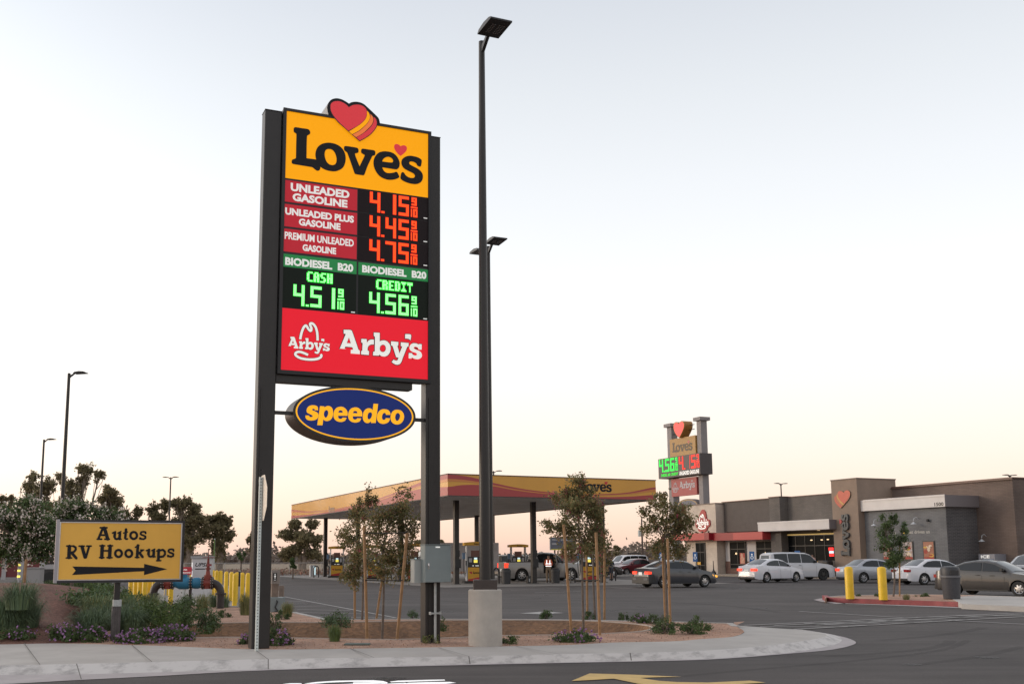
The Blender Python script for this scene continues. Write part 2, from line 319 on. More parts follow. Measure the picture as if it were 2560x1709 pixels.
ARBY=[
 [loop(zD,flat('190 145 190 145 340 148 390 165 415 210 550 600 565 650 565 650 603 680 603 680 603 768 603 768 370 750 370 750 375 658 375 658 425 655 425 655 430 640 415 600 400 590 230 575 230 575 215 625 215 625 270 645 270 645 268 747 268 747 50 727 50 727 55 630 55 630 95 625 100 605 245 255 245 255 192 242 192 242'),3),sh('325 340 375 490 270 485')],
 [loop(zD,flat('640 378 640 378 780 385 780 385 784 480 784 480 830 420 900 395 962 400 962 400 960 522 960 522 900 520 840 545 805 600 803 680 803 680 838 690 838 690 832 790 832 790 635 772 635 772 640 685 640 685 665 680 665 680 675 485 675 485 640 470 640 470'),3)],
 [loop(zD,flat('960 215 960 215 1112 225 1112 225 1110 445 1110 445 1160 420 1240 418 1320 460 1375 540 1388 620 1370 720 1310 800 1230 828 1150 815 1100 775 1100 775 1090 805 1090 805 940 800 940 800 945 705 945 705 985 700 985 700 990 320 990 320 960 310 960 310'),3),
  loop(zD,flat('1185 525 1130 560 1112 620 1125 680 1180 715 1235 700 1268 640 1255 565 1225 535'),3)],
 [loop(zD,flat('1400 440 1400 440 1585 458 1585 458 1582 550 1582 550 1560 555 1560 555 1615 750 1615 750 1685 575 1685 575 1648 560 1648 560 1650 465 1650 465 1850 485 1850 485 1845 575 1845 575 1815 575 1815 575 1700 860 1670 950 1620 1020 1550 1038 1480 1015 1415 970 1415 970 1465 905 1465 905 1510 930 1560 925 1590 860 1590 860 1530 845 1530 845 1440 560 1440 560 1400 545 1400 545'),3)],
 [loop(zD,flat('1760 258 1760 258 1880 262 1912 300 1895 420 1895 420 1850 380 1758 370 1758 370'),3)],
 [loop(zD,flat('2000 490 2060 500 2100 525 2110 510 2110 510 2182 515 2182 515 2178 655 2178 655 2105 650 2105 650 2080 600 2030 580 1985 590 1985 625 2040 655 2140 700 2185 770 2180 840 2120 890 2050 898 1980 880 1930 850 1920 880 1920 880 1848 875 1848 875 1850 738 1850 738 1930 740 1930 740 1960 785 2020 803 2060 780 2040 740 1950 710 1885 660 1870 590 1900 525 1950 495'),3)]]
_a=[p for g in ARBY for l in g for p in l]
AB=(min(p[0] for p in _a),max(p[0] for p in _a),min(p[1] for p in _a),max(p[1] for p in _a))
def E2(px,py):   # small word inside the hat mark, same drawing at .64 scale
    return 0
HAT=[[zE(*p) for p in flat('525 760 550 620 590 480 640 370 700 310 745 345 790 420 850 482 885 460 888 390 852 300 850 255 890 238 960 270 1030 370 1070 500 1088 650 1092 800')],
     [zE(*p) for p in flat('780 1270 650 1210 520 1170 420 1180 365 1230 390 1290 500 1360 650 1400 850 1420 1050 1405 1170 1360 1217 1300 1195 1245')]]
HAT=[smooth_loop(h,5,False) for h in HAT]
_l,_r=zE(110,1040),zE(1480,1140);_L,_R=zD(50,727),zD(2185,770)
hk=(_r[0]-_l[0])/(_R[0]-_L[0])
ARBYS=[[[(_l[0]+(p[0]-_L[0])*hk,_l[1]+(p[1]-_L[1])*hk) for p in l] for l in g] for g in ARBY]
SPD=[]
def spl(*ls):SPD.append([loop(zF,flat(l),3) for l in ls])
spl('665 480 665 480 615 475 615 475 605 455 580 455 572 473 610 490 655 515 672 550 660 600 620 630 560 640 500 630 470 600 465 558 465 558 525 560 525 560 530 580 550 585 575 580 578 562 560 550 530 535 490 510 485 465 510 420 560 398 620 400 660 425')
spl('697 410 697 410 765 415 765 415 763 435 763 435 800 412 850 412 890 445 905 510 895 580 860 630 810 648 770 640 748 620 748 620 735 715 735 715 652 712 652 712','790 475 765 500 758 550 775 590 800 588 822 550 826 505 812 478')
_e1=flat('1030 420 1080 435 1120 475 1135 520 1132 565 1132 565 985 563 985 563 985 590 1005 612 1040 610 1055 592 1055 592 1118 595 1118 595 1095 640 1050 660 1000 660 950 640 918 600 910 545 925 480 965 435')
_e2=flat('1025 478 1000 485 985 512 985 512 1055 515 1055 515 1052 490')
for dx,dy in((0,0),(232,10)):SPD.append([smooth_loop([zF(x+dx,y+dy) for x,y in e],3) for e in(_e1,_e2)])
spl('1545 372 1545 372 1618 378 1618 378 1580 678 1580 678 1505 678 1505 678 1508 650 1508 650 1460 680 1410 668 1380 625 1375 570 1390 500 1430 455 1480 445 1515 458 1530 478 1530 478','1485 510 1460 530 1450 580 1460 615 1485 618 1510 590 1522 545 1512 515')
spl('1720 460 1770 470 1805 505 1815 550 1815 550 1742 550 1742 550 1735 525 1710 520 1685 550 1680 600 1695 628 1725 625 1742 600 1742 600 1808 605 1808 605 1785 660 1730 690 1670 690 1620 660 1600 610 1605 540 1640 485 1680 463')
spl('1930 468 1985 485 2020 530 2030 585 2010 650 1960 695 1900 702 1850 680 1820 635 1815 570 1840 505 1880 475','1920 522 1895 550 1888 600 1905 640 1935 640 1960 600 1965 555 1945 525')
def bounds(groups):
    a=[p for g in groups for l in g for p in l];return min(p[0] for p in a),max(p[0] for p in a),min(p[1] for p in a),max(p[1] for p in a)
LB=bounds(LOVES)
def place_groups(m,groups,fr,x0,z0,sc,fn,mi=0,rot=False,depth=None,grow=0):
    for k,g in enumerate(groups):
        q=[]
        for i,l in enumerate(g):
            l2=offset_loop(l,grow*(1 if i==0 else -1)) if grow else l
            if rot:q.append([(x0-(y-fr[2])*sc,z0+(x-fr[0])*sc) for x,y in l2])
            else:q.append([(x0+(x-fr[0])*sc,z0+(y-fr[2])*sc) for x,y in l2])
        m.sheet(q,lambda a,b,o,k=k:fn(a,b,o+k*.0004),mi,depth)
# ---------------- materials ----------------
asphalt=asphaltmat()
m_ground=mat('dry_field',(.28,.20,.14),.95,noise=.25,scale=.05,col2=(.20,.16,.10))
m_walk=mat('concrete_walk',(.36,.335,.315),.9,noise=1,scale=1.2,col2=(.44,.415,.39),bump=.15,bscale=90)
m_curb=curbmat('curb_concrete',(.55,.52,.50),(.33,.31,.30),3.0,.5)
m_gutter=mat('gutter_concrete',(.42,.38,.38),.9,noise=1,scale=2,col2=(.34,.31,.31))
m_gravel=gravelmat('pink_gravel',(.50,.29,.20),(.30,.19,.14),34)
m_basin=gravelmat('basin_soil',(.22,.115,.058),(.13,.07,.038),14)
m_mulch=gravelmat('bark_mulch',(.22,.10,.07),(.10,.046,.033),30)
m_pad=mat('pad_concrete',(.24,.22,.205),.85,noise=.12,scale=.8)
m_white=mat('white_paint',(.62,.62,.62),.7,noise=.25,scale=5)
m_line=mat('worn_line',(.33,.32,.31),.8,noise=.2,scale=3)
m_reflw=mat('reflective_white_paint',(.95,.95,.95),.5,noise=.06,scale=9,emit=(1,1,1),es=.35)  # emission stands in for flash returned by the paint
m_yline=mat('yellow_paint',(.62,.42,.14),.7,noise=.3,scale=3,col2=(.48,.33,.12))
m_red=mat('red_curb_paint',(.24,.045,.05),.6,noise=.25,scale=3)
m_bronze=mat('bronze_paint',(.017,.014,.0135),.45,noise=.12,scale=6)
m_bronze2=mat('dark_bronze',(.05,.036,.032),.5,noise=.2,scale=4)
m_cab=mat('cabinet_black',(.011,.010,.012),.5)
m_yel=mat('sign_yellow',(.50,.22,.0),.5,emit=(.90,.34,.0),es=.80,spec=.2)
m_blk=mat('sign_black',(.012,.012,.016),.6,spec=.25)
m_redlit=mat('sign_red',(.55,.03,.04),.45,emit=(.62,.018,.03),es=.55)
m_org=mat('sign_orange',(.75,.2,.04),.45,emit=(.8,.14,.02),es=.5)
m_priced=mat('price_red',(.32,.02,.03),.5,emit=(.45,.015,.028),es=.62,spec=.2)
m_grn=mat('price_green',(.01,.17,.045),.5,emit=(.0,.16,.03),es=.6)
m_txt=mat('sign_white',(.80,.79,.77),.5,emit=(.8,.8,.76),es=.42)
m_led_r=mat('led_red_halo',(.3,.01,0),.5,emit=(1,.012,.0),es=.9)
m_led_o=mat('led_amber',(.5,.1,0),.5,emit=(1,.11,.004),es=1.3)
m_led_g=mat('led_green',(.0,.3,.01),.5,emit=(.0,.8,.02),es=1.0)
m_led_w=mat('led_green_core',(.3,.6,.3),.5,emit=(.5,1,.5),es=1.6)
m_mod=mat('led_module',(.018,.011,.013),.6,spec=.2)
m_modg=mat('led_module_green',(.009,.015,.010),.6,spec=.2)
m_arby=mat('sign_bright_red',(.45,.01,.02),.5,emit=(.80,.012,.028),es=.70,spec=.2)
m_arbw=mat('sign_pale',(.80,.80,.76),.5,emit=(.8,.82,.76),es=.5)
m_bluef=mat('sign_blue',(.008,.022,.14),.4,emit=(.01,.03,.2),es=.3,spec=.2)
m_spy=mat('sign_golden',(.85,.42,.0),.45,emit=(.95,.42,.0),es=.62)
m_alum=mat('aluminium',(.50,.50,.52),.3,.8,noise=.1,scale=8)
m_galv=mat('galvanized_steel',(.42,.44,.44),.5,.2,noise=.15,scale=20)
m_grey=mat('grey_enamel',(.20,.235,.24),.4,noise=.06,scale=3)
m_chrome=mat('chrome',(.75,.75,.76),.15,1)
m_conc=mat('board_formed_concrete',(.47,.43,.385),.92,noise=1,scale=2.4,col2=(.36,.33,.30),bump=.35,bscale=40)
m_ybol=mat('safety_yellow',(.74,.46,.012),.45,noise=.1,scale=3)
# ---------------- ground, lot, kerbs ----------------
def polyG(px,z):return [G(x,y,z) for x,y in px]
def sheet3(name,loops,z,m,**kw):
    mb=MB();mb.sheet([[p[:2] for p in l] for l in loops],lambda a,b,o:(a,b,z));return ob(name,mb,m,**kw)
basin_px=flat('440 1593 560 1592.5 671 1593 769 1595 880 1597 992 1598 1120 1594 1257 1588.5 1380 1586.5 1480 1584 1558 1581 1605 1577 1628 1571 1622 1565 1593 1560 1545 1556 1501 1553 1440 1551 1350 1550 1256 1549.5 1130 1550 1045 1551 932 1553.5 859 1555 780 1555.5 692 1555 600 1556 520 1558 450 1563 400 1572 400 1584')
basin=smooth_loop([p[:2] for p in polyG(basin_px,.15)],2)
cx_=sum(p[0] for p in basin)/len(basin);cy_=sum(p[1] for p in basin)/len(basin)
gl=[(-1500,-300),(1500,-300),(1500,2500),(-1500,2500)]
sheet3('ground',[gl,offset_loop(basin,.05)],-.03,m_ground,kind='structure')
sheet3('parking_lot',[[(-50,-20),(110,-20),(110,118),(-50,118)],offset_loop(basin,.03)],0,asphalt,kind='structure')
P1=polyG(flat('-300 1722 0 1709 201 1698 400 1688 672 1674 1130 1662 1400 1656 1575 1652.5 1756 1648 1870 1641 1980 1632 2060 1625 2100 1619 2128 1612 2140 1605 2128 1597 2100 1589 2047 1580 1999 1572'),.006)
P2=polyG(flat('-300 1692 0 1686 201 1684 400 1679 672 1671.5 1130 1660 1400 1654.5 1575 1651 1756 1646 1870 1639 1980 1629.5 2040 1620 2080 1612 2098 1605 2104 1600 2102 1594 2085 1586 2040 1578 1999 1572.2'),.012)
z3=[.118]*11+[.11,.09,.08,.07,.06,.05,.04,.02]
P3=[G(x,y,z) for (x,y),z in zip(flat('-300 1668 0 1662 201 1658 400 1653 672 1646 1130 1640 1400 1634 1575 1631 1737 1626 1850 1619 1950 1609 2015 1600 2045 1594.5 2063 1590 2067 1587 2063 1584 2050 1580.5 2030 1577 2002 1572.8'),z3)]
def resample(P,n):
    P=[Vector(p) for p in P];l=[0]
    for a,b in zip(P,P[1:]):l.append(l[-1]+(b-a).length)
    out=[]
    for i,(a,b) in enumerate(zip(P,P[1:])):
        for k in range(n):out.append(a.lerp(b,k/n))
    return out+[P[-1]]
def sm3(P,n=6):return [Vector(p) for p in smooth_loop([tuple(p) for p in P],n,False)]
S1,S2,S3=sm3(P1),sm3(P2),sm3(P3)
mb=MB();n=len(S1);mb.add(S1+S2,[(i,i+1,n+i+1,n+i) for i in range(n-1)]);ob('gutter',mb,m_gutter,kind='structure')
mb=MB();S25=[a.lerp(b,.93)+Vector((0,0,.004)) for a,b in zip(S2,S3)]
mb.add(S2+S25+S3,[(i,i+1,n+i+1,n+i) for i in range(n-1)]+[(n+i,n+i+1,2*n+i+1,2*n+i) for i in range(n-1)])
ob('kerb',mb,m_curb,kind='structure')
SB=[G(x,y,z) for x,y,z in [(-300,1603,.15),(0,1604.5,.15),(201,1608,.15),(400,1613,.15),(672,1622,.15),(1130,1616,.15),(1400,1611.6,.15),(1529,1605,.15),(1678,1602,.15),(1756,1596,.15),(1830,1590.6,.15),(1859,1581,.14),(1857,1576,.13),(1850,1573,.12),(1840,1570,.1),(1838,1568,.09),(1836,1566,.08),(1836,1564,.06),(1862,1566.5,.02)]]
SBs=sm3(SB)
mb=MB();K=4;vs=[]
for k in range(K+1):vs+=[a.lerp(b,k/K) for a,b in zip(S3,SBs)]
mb.add(vs,[(k*n+i,k*n+i+1,(k+1)*n+i+1,(k+1)*n+i) for k in range(K) for i in range(n-1)])
ob('sidewalk',mb,m_walk,kind='structure')
# apron strip closing the walk against the lot
mb=MB();ap=[G(1999,1572,.012),G(1945,1570,.012),G(1900,1567,.012),G(1850,1562.5,.012)]
bp=[SBs[-1]]
mb.add([G(2002,1572.8,.016),G(1940,1569,.016),G(1850,1563,.016),G(1840,1561,.016),G(1836,1566,.07)],[(0,1,2,3,4)]);ob('ramp_edge',mb,m_walk,kind='structure')
# score lines across the walk and kerb
mb=MB()
for a,b,c in(((671,1647),(671,1672),(640,1624)),((1172,1639),(1175,1659),(1095,1617)),((935,1642),None,(875,1619)),((1400,1634),None,(1290,1614)),((1575,1631),(1578,1650),None),((192,1658),(204,1697),None),((380,1653),None,(330,1611)),((100,1660),None,(60,1606))):
    p=Vector(G(*a,.154));
    if b:
        q=Vector(G(*b,.045));d=(q-p);sx=Vector((.008,0,0));up=Vector((0,-.012,.004));mb.add([p-sx+up,p+sx+up,q+sx+up,q-sx+up],[(0,1,2,3)])
    if c:
        q=Vector(G(*c,.154));sx=Vector((.008,0,0));mb.add([p-sx,p+sx,q+sx,q-sx],[(0,1,2,3)])
ob('sidewalk_joints',mb,mat('joint_dark',(.16,.15,.14),.9),kind='structure')
# gravel bed
back_px=flat('1836 1564 1824 1557.5 1756 1556 1691 1554 1523 1551 1400 1549 1256 1547.6 1130 1547.3 990 1547 880 1547.5 816 1548.5 775 1539 734 1530 700 1526 640 1520 592 1517 520 1513 400 1509 330 1504 250 1496 150 1486 0 1476 -300 1462')
bed=[tuple(p[:2]) for p in SBs[::3]]+[p[:2] for p in polyG(back_px,.15)]
sheet3('gravel_bed',[bed,basin],.148,m_gravel,kind='structure')
# basin
mb=MB();rings=[(0,.148),(.15,.12),(.9,-.22),(1.8,-.52)];N=len(basin);prev=None;ctr=[]
base=basin
def inset(lp,d,k):
    o=offset_loop(lp,-d);return o
rr=[basin]
for d,zz in rings[1:]:
    cur=[]
    for p in basin:
        # move towards the long axis of the basin
        ax=p[1]-cy_;k=max(0,1-d/2.4)
        cur.append((cx_+(p[0]-cx_)*(1-d*.045),cy_+(p[1]-cy_)*k))
    rr.append(cur)
vs=[];fs=[]
for (d,zz),c in zip(rings,rr):vs+=[(x,y,zz) for x,y in c]
for k in range(len(rings)-1):fs+=[(k*N+i,k*N+(i+1)%N,(k+1)*N+(i+1)%N,(k+1)*N+i) for i in range(N)]
fs.append(tuple((len(rings)-1)*N+i for i in range(N)))
mb.add(vs,fs);ob('basin',mb,m_basin,kind='structure',smooth=True)
mb=MB();o1=offset_loop(basin,.035);vs=[(x,y,.165) for x,y in o1]+[(x,y,.165) for x,y in basin]+[(x,y,.14) for x,y in o1]+[(x,y,.10) for x,y in basin]
mb.add(vs,[(i,(i+1)%N,N+(i+1)%N,N+i) for i in range(N)]+[(i,(i+1)%N,2*N+(i+1)%N,2*N+i) for i in range(N)]+[(N+i,N+(i+1)%N,3*N+(i+1)%N,3*N+i) for i in range(N)])
ob('basin_edging',mb,mat('pale_edging',(.45,.38,.33),.8),kind='structure')
# back kerb as a swept box
def strip(name,pts,w,z0,z1,m,**kw):
    mb=MB();pts=[Vector((*p[:2],0)) for p in pts];n=len(pts);l,r=ribbon([(p.x,p.y) for p in pts],w)
    vs=[(*p,z0) for p in l]+[(*p,z1) for p in l]+[(*p,z1) for p in r]+[(*p,z0) for p in r]
    fs=[(k*n+i,k*n+i+1,(k+1)*n+i+1,(k+1)*n+i) for k in range(3) for i in range(n-1)]+[(0,n,2*n,3*n),(n-1,2*n-1,3*n-1,4*n-1)]
    mb.add(vs,fs);return ob(name,mb,m,**kw)
strip('back_kerb',polyG(flat('1838 1564.5 1824 1557 1756 1555.2 1691 1553.3 1523 1550.3 1400 1548.2 1256 1546.8 1130 1546.5 990 1546.3 880 1546.8 816 1547.8 775 1538.5 734 1529.5 700 1525.5'),.15),.15,0,.156,m_walk,kind='structure')
# fuelling pad, far verge
mb=MB();pp=[W(21.9,54.3),W(41.5,54.3),W(41.5,100),W(21.9,100)];mb.add([(p[0],p[1],.006) for p in pp],[(0,1,2,3)]);ob('fuelling_pad',mb,m_pad,kind='structure')
sheet3('service_pad',[[p[:2] for p in polyG(flat('330 1503 592 1516 640 1519 700 1525 716 1518 700 1476 560 1462 330 1458'),0)]],.008,m_pad,kind='structure')
# painted lines
def line(mb,a,b,w=.1,z=.01):
    p=Vector(G(*a,z));q=Vector(G(*b,z));d=(q-p).normalized();nn=Vector((-d.y,d.x,0))*w/2;mb.add([p-nn,p+nn,q+nn,q-nn],[(0,1,2,3)])
mb=MB();_z=[.009]
for a,b in(((711,1490.5),(990,1543)),((716,1501),(775,1503)),((736,1515),(815,1513)),((742,1522),(876,1525)),((752,1530),(918,1533.5)),((798,1540.5),(985,1543.5)),((700,1459),(731,1459.3)),((1278,1474),(1401,1469.3)),((1338,1480.5),(1451,1477)),((1508,1465.5),(1618,1473)),((1771,1469),(1863,1468.6)),
   ((1998,1527),(2257,1542.3)),((2372,1549),(2700,1566)),((1860,1561.5),(2560,1530)),((1985,1571.5),(2700,1532)),((2040,1561),(2560,1533)),((1935,1562),(2270,1546.5)),((1900,1565),(2120,1565.5)),((2010,1557),(2200,1556.5)),((2060,1560.5),(2175,1561)),((2130,1551),(2330,1551)),((2180,1548.5),(2420,1547.5)),((2290,1541),(2500,1541.5)),((2380,1538),(2560,1537)),((2170,1555),(2290,1555))):_z[0]+=.0007;line(mb,a,b,.09,_z[0])
ob('lot_lines',mb,m_line,kind='structure')
mb=MB()
for px,wd in ((flat('2060 1640 2120 1637 2220 1631 2310 1622 2365 1610 2375 1600'),.22),(flat('2200 1600 2300 1592 2400 1580 2460 1568'),.25),(flat('1700 1690 1900 1672 2150 1650 2350 1625 2420 1600'),.16),(flat('1300 1505 1450 1500 1600 1502 1800 1512 1950 1530'),.3),(flat('800 1500 950 1497 1100 1501 1250 1512'),.3),(flat('2300 1660 2450 1640 2560 1615'),.2)):
    add_ribbon(mb,smooth_loop([p[:2] for p in polyG(px,0)],6,False),wd,lambda a,b,o:(a,b,.005))
ob('tyre_marks',mb,mat('rubber_film',(.03,.028,.028),.8,trans=.86),kind='structure')
mb=MB();_rn=random.Random(9)
for k in range(46):
    px,py=_rn.uniform(300,2600),_rn.choice([_rn.uniform(1462,1530),_rn.uniform(1560,1700)])
    if py>1540 and px<2180 and py<1690:continue
    g=G(px,py,0);ra=_rn.uniform(.05,.28);lp=[(g[0]+ra*(1+.35*_rn.random())*math.cos(2*math.pi*i/14),g[1]+ra*(1+.35*_rn.random())*math.sin(2*math.pi*i/14)) for i in range(14)]
    mb.sheet([lp],lambda a,b,o,k=k:(a,b,.0062+.00006*k))
ob('oil_stains',mb,mat('oil_film',(.02,.018,.018),.5,trans=.62),kind='structure')
def painted(name,px,m,z=.01):
    mb=MB();mb.sheet([[p[:2] for p in polyG(px,z)]],lambda a,b,o:(a,b,z));return ob(name,mb,m,kind='structure')
painted('lot_arrow',flat('1299 1532 1364 1527 1410 1531 1385 1532 1372 1535.5 1340 1533.5'),m_line)
painted('road_arrow',[(1400+x/3.09,1500+y/3.09) for x,y in flat('88 620 228 562 580 572 940 588 760 591 620 596 690 608 760 618 900 628 1140 632 1465 617 1590 632 1450 640 1200 655 800 665 600 640 415 602 250 612')],m_yline)
mb=MB()
for s_ in('300 330 320 318 370 312 450 312 455 320 440 335','470 315 560 303 700 294 850 291 980 290 1050 296 1080 305 1060 310 940 304 800 302 640 308 520 318','640 340 700 322 830 315 830 306 1085 306 1080 314 900 320 760 342','1100 300 1160 293 1380 287 1500 285 1506 292 1380 297 1200 303 1110 306','1235 308 1400 303 1540 302 1586 309 1500 318 1300 322 1210 330 1150 345 1110 345 1190 322','980 345 1040 318 1215 308 1220 315 1100 325 1050 345','1380 345 1440 330 1560 322 1600 325 1520 345'):
    mb.sheet([[p[:2] for p in polyG([(600+x/2.936,1600+y/2.936) for x,y in flat(s_)],.01)]],lambda a,b,o:(a,b,.01))
ob('road_lettering',mb,m_reflw,kind='structure')
# red kerbed island on the right
isf=polyG(flat('2062 1497.5 2072 1503 2090 1504.5 2116 1506 2338 1513.5 2560 1523 2800 1534'),.0)
isb=polyG(flat('2062 1496 2070 1491 2100 1488.5 2139 1487 2265 1484.5 2400 1486 2560 1491 2800 1500'),.15)
isl=[p[:2] for p in isf]+[p[:2] for p in isb[::-1]]
isfront=[Vector(p) for p in isf]
strip('red_kerb',[p for p in isf[::-1]],.18,0,.16,m_red,kind='structure')
mb=MB();mb.sheet([isl],lambda a,b,o:(a,b,.15-o),depth=.149);ob('island_bed',mb,m_gravel,kind='structure')
strip('island_back_kerb',isb[1:],.14,0,.158,m_walk,kind='structure')
mb=MB();mb.sheet([[p[:2] for p in polyG(flat('2372 1492 2405 1509 2560 1515.5 2790 1527 2790 1500 2560 1491.5 2440 1488'),.158)]],lambda a,b,o:(a,b,.162-o),depth=.155);ob('island_path',mb,m_walk,kind='structure')
painted('island_gutter',flat('2034 1498 2050 1495 2064 1494 2070 1502 2116 1508 2338 1516 2560 1526 2800 1537.5 2800 1535 2560 1524 2338 1514 2116 1507 2090 1508 2055 1503'),m_gutter,.008)
# left mound of bark mulch
def mound_h(x,y):
    a=math.exp(-((x+9.6)/2.6)**2-((y-24.5)/5.5)**2)*.55+math.exp(-((x+13)/3.5)**2-((y-27)/6)**2)*.7
    e=min(1,max(0,(y-18.1)/1.6));return .11+a*e+.05*e
mb=MB();nx,ny=40,44;vs=[]
for j in range(ny+1):
    for i in range(nx+1):
        y=17.6+j*(38-17.6)/ny;xr=-6.6-(y-19)*.28+ .35*math.sin(y*1.1);x=-24+(xr+24)*i/nx
        vs.append((x,y,mound_h(x,y) if i<nx and j>0 else .10))
mb.add(vs,[(j*(nx+1)+i,j*(nx+1)+i+1,(j+1)*(nx+1)+i+1,(j+1)*(nx+1)+i) for j in range(ny) for i in range(nx)]);ob('mulch_mound',mb,m_mulch,kind='structure',smooth=True)
# ---------------- price pylon ----------------
O=(5.2,17.4,.15)
pyl=thing('price_sign','tall black double-post price sign with yellow heart panel, red and green prices beside the sidewalk','price sign',W(*O[:2],O[2]),A)
def pf(lay):return lambda s,z,o=0:(s-O[0],TF-O[1]-.002-lay*.003-o,z-O[2])
def pq(m,s0,s1,z0,z1,lay,mi=0):f=pf(lay);m.add([f(s0,z0),f(s1,z0),f(s1,z1),f(s0,z1)],[(0,1,2,3)],mi)
for s0,s1 in((3.57,3.87),(6.6,6.88)):
    mb=MB();mb.bbox(s0-O[0],s1-O[0],-.13,.13,0,9.25,.012);p=ob('post',mb,m_bronze,pyl)
    mb=MB();mb.box(s0-O[0]-.004,s1-O[0]+.004,-.134,.134,9.25,9.262);ob('post_cap',mb,m_bronze,p)
    mb=MB();mb.box(s0-O[0]+.05,s0-O[0]+.07,-.145,-.131,0,4.3);ob('conduit_strip',mb,m_bronze,p)
mb=MB();x0,x1=3.872-O[0],6.598-O[0]
mb.box(x0+.01,x1-.01,-.14,.14,4.58,9.3)            # core
fx0,fx1=3.885-O[0],6.68-O[0];mb.box(fx0,fx1,-.148,-.1405,4.585,9.315)
for a in((fx0-.001,3.942-O[0]),(6.627-O[0],fx1+.001)):mb.box(a[0],a[1],-.175,-.132,4.56,9.325)
mb.box(3.943-O[0],6.626-O[0],-.174,-.133,4.56,4.628);mb.box(3.943-O[0],6.626-O[0],-.174,-.133,9.277,9.324)
cabn=ob('cabinet',mb,m_cab,pyl)
mb=MB();mb.box(x0+.01,x1-.25,-.10,.12,4.43,4.575);ob('cabinet_beam',mb,m_bronze,pyl)
mb=MB();pq(mb,3.943,6.622,8.19,9.425,0);fy=ob('yellow_panel',mb,m_yel,pyl)
mb=MB();mb.sheet([[(x,z) for x,z in HB[0]]],lambda a,b,o:(a-O[0],-.1755+o,b-O[2]),depth=.52);hb=ob('heart_housing',mb,[mat('housing_grey',(.30,.30,.30),.5)],pyl)
mb=MB();mb.sheet(HB,pf(8));ob('heart_backing',mb,m_blk,hb)
HM={'outline':mat('heart_line',(.05,.01,.01),.5),'red':m_redlit,'yellow':m_yel,'orange':m_org}
mb=MB();mats=[HM['outline'],HM['red'],HM['yellow'],HM['orange']];ix=['outline','red','yellow','orange']
for k,(c,l) in enumerate(HEARTS):mb.sheet(l,pf(9+k*.4),ix.index(c))
ob('heart_emblem',mb,mats,pyl)
mb=MB()
for k,g in enumerate(LOVES):mb.sheet(g,pf(2+k*.3))
ob('name_lettering',mb,m_blk,fy);mb=MB();mb.sheet(LHEART,pf(2));ob('small_heart',mb,m_redlit,fy)
# price panels
def panel(nm,s0,s1,z0,z1,m,texts):
    mb=MB();pq(mb,s0,s1,z0,z1,0);p=ob(nm,mb,m,pyl)
    for t,a,b,c,d in texts:
        mb=MB();add_text(mb,t,a,b,c,d,pf(1.5),bold=.045 if len(t)<15 else .03)
        ob('lettering_line',mb,m_txt,p)
panel('price_label_panel',3.94,5.262,7.76,8.155,m_priced,[('UNLEADED',4.045,5.115,7.965,8.115),('GASOLINE',4.083,5.08,7.79,7.935)])
panel('price_label_panel',3.938,5.264,7.314,7.72,m_priced,[('UNLEADED PLUS',3.957,5.203,7.525,7.655),('GASOLINE',4.203,4.958,7.36,7.488)])
panel('price_label_panel',3.938,5.264,6.863,7.275,m_priced,[('PREMIUM UNLEADED',3.958,5.207,7.085,7.218),('GASOLINE',4.279,4.885,6.908,7.03)])
panel('price_label_panel',3.939,5.265,6.59,6.822,m_grn,[('BIODIESEL  B20',3.977,5.203,6.622,6.764)])
panel('price_label_panel',5.299,6.625,6.59,6.818,m_grn,[('BIODIESEL  B20',5.368,6.593,6.635,6.772)])
SEG={'0':'abcdef','1':'bc','2':'abged','3':'abgcd','4':'fgbc','5':'afgcd','6':'afgedc','7':'abc','8':'abcdefg','9':'abcfgd'}
def digit_cells(ch,nw,nh,th):
    c=set();mid=nh//2
    for sg in SEG[ch]:
        if sg=='a':rg=(0,nw,nh-th,nh)
        elif sg=='d':rg=(0,nw,0,th)
        elif sg=='g':rg=(0,nw,mid-th//2,mid-th//2+th)
        elif sg=='b':rg=(nw-th,nw,mid,nh)
        elif sg=='c':rg=(nw-th,nw,0,mid)
        elif sg=='f':rg=(0,th,mid,nh)
        else:rg=(0,th,0,mid)
        c|={(i,j) for i in range(rg[0],rg[1]) for j in range(rg[2],rg[3])}
    return c
FONT={'C':'01110 10001 10000 10000 10000 10001 01110','A':'01110 11011 11011 11111 11011 11011 11011','S':'01111 11000 11000 01110 00011 00011 11110','H':'11011 11011 11011 11111 11011 11011 11011','R':'11110 11011 11011 11110 11011 11011 11011','E':'11111 11000 11000 11110 11000 11000 11111','D':'11110 11011 11011 11011 11011 11011 11110','I':'11111 01110 00100 00100 00100 01110 11111','T':'11111 11111 00100 00100 00100 00100 00100','L':'11000 11000 11000 11000 11000 11000 11111','#':'01010 11111 01010 01010 01010 11111 01010','2':'11110 00011 00011 01110 11000 11000 11111',' ':'00000 '*7}
FONT['C']='01111 11000 11000 11000 11000 11000 01111'
def glyph_cells(ch):
    rows=FONT[ch].split();return {(i,6-j) for j,r in enumerate(rows[:7]) for i,c in enumerate(r) if c=='1'}
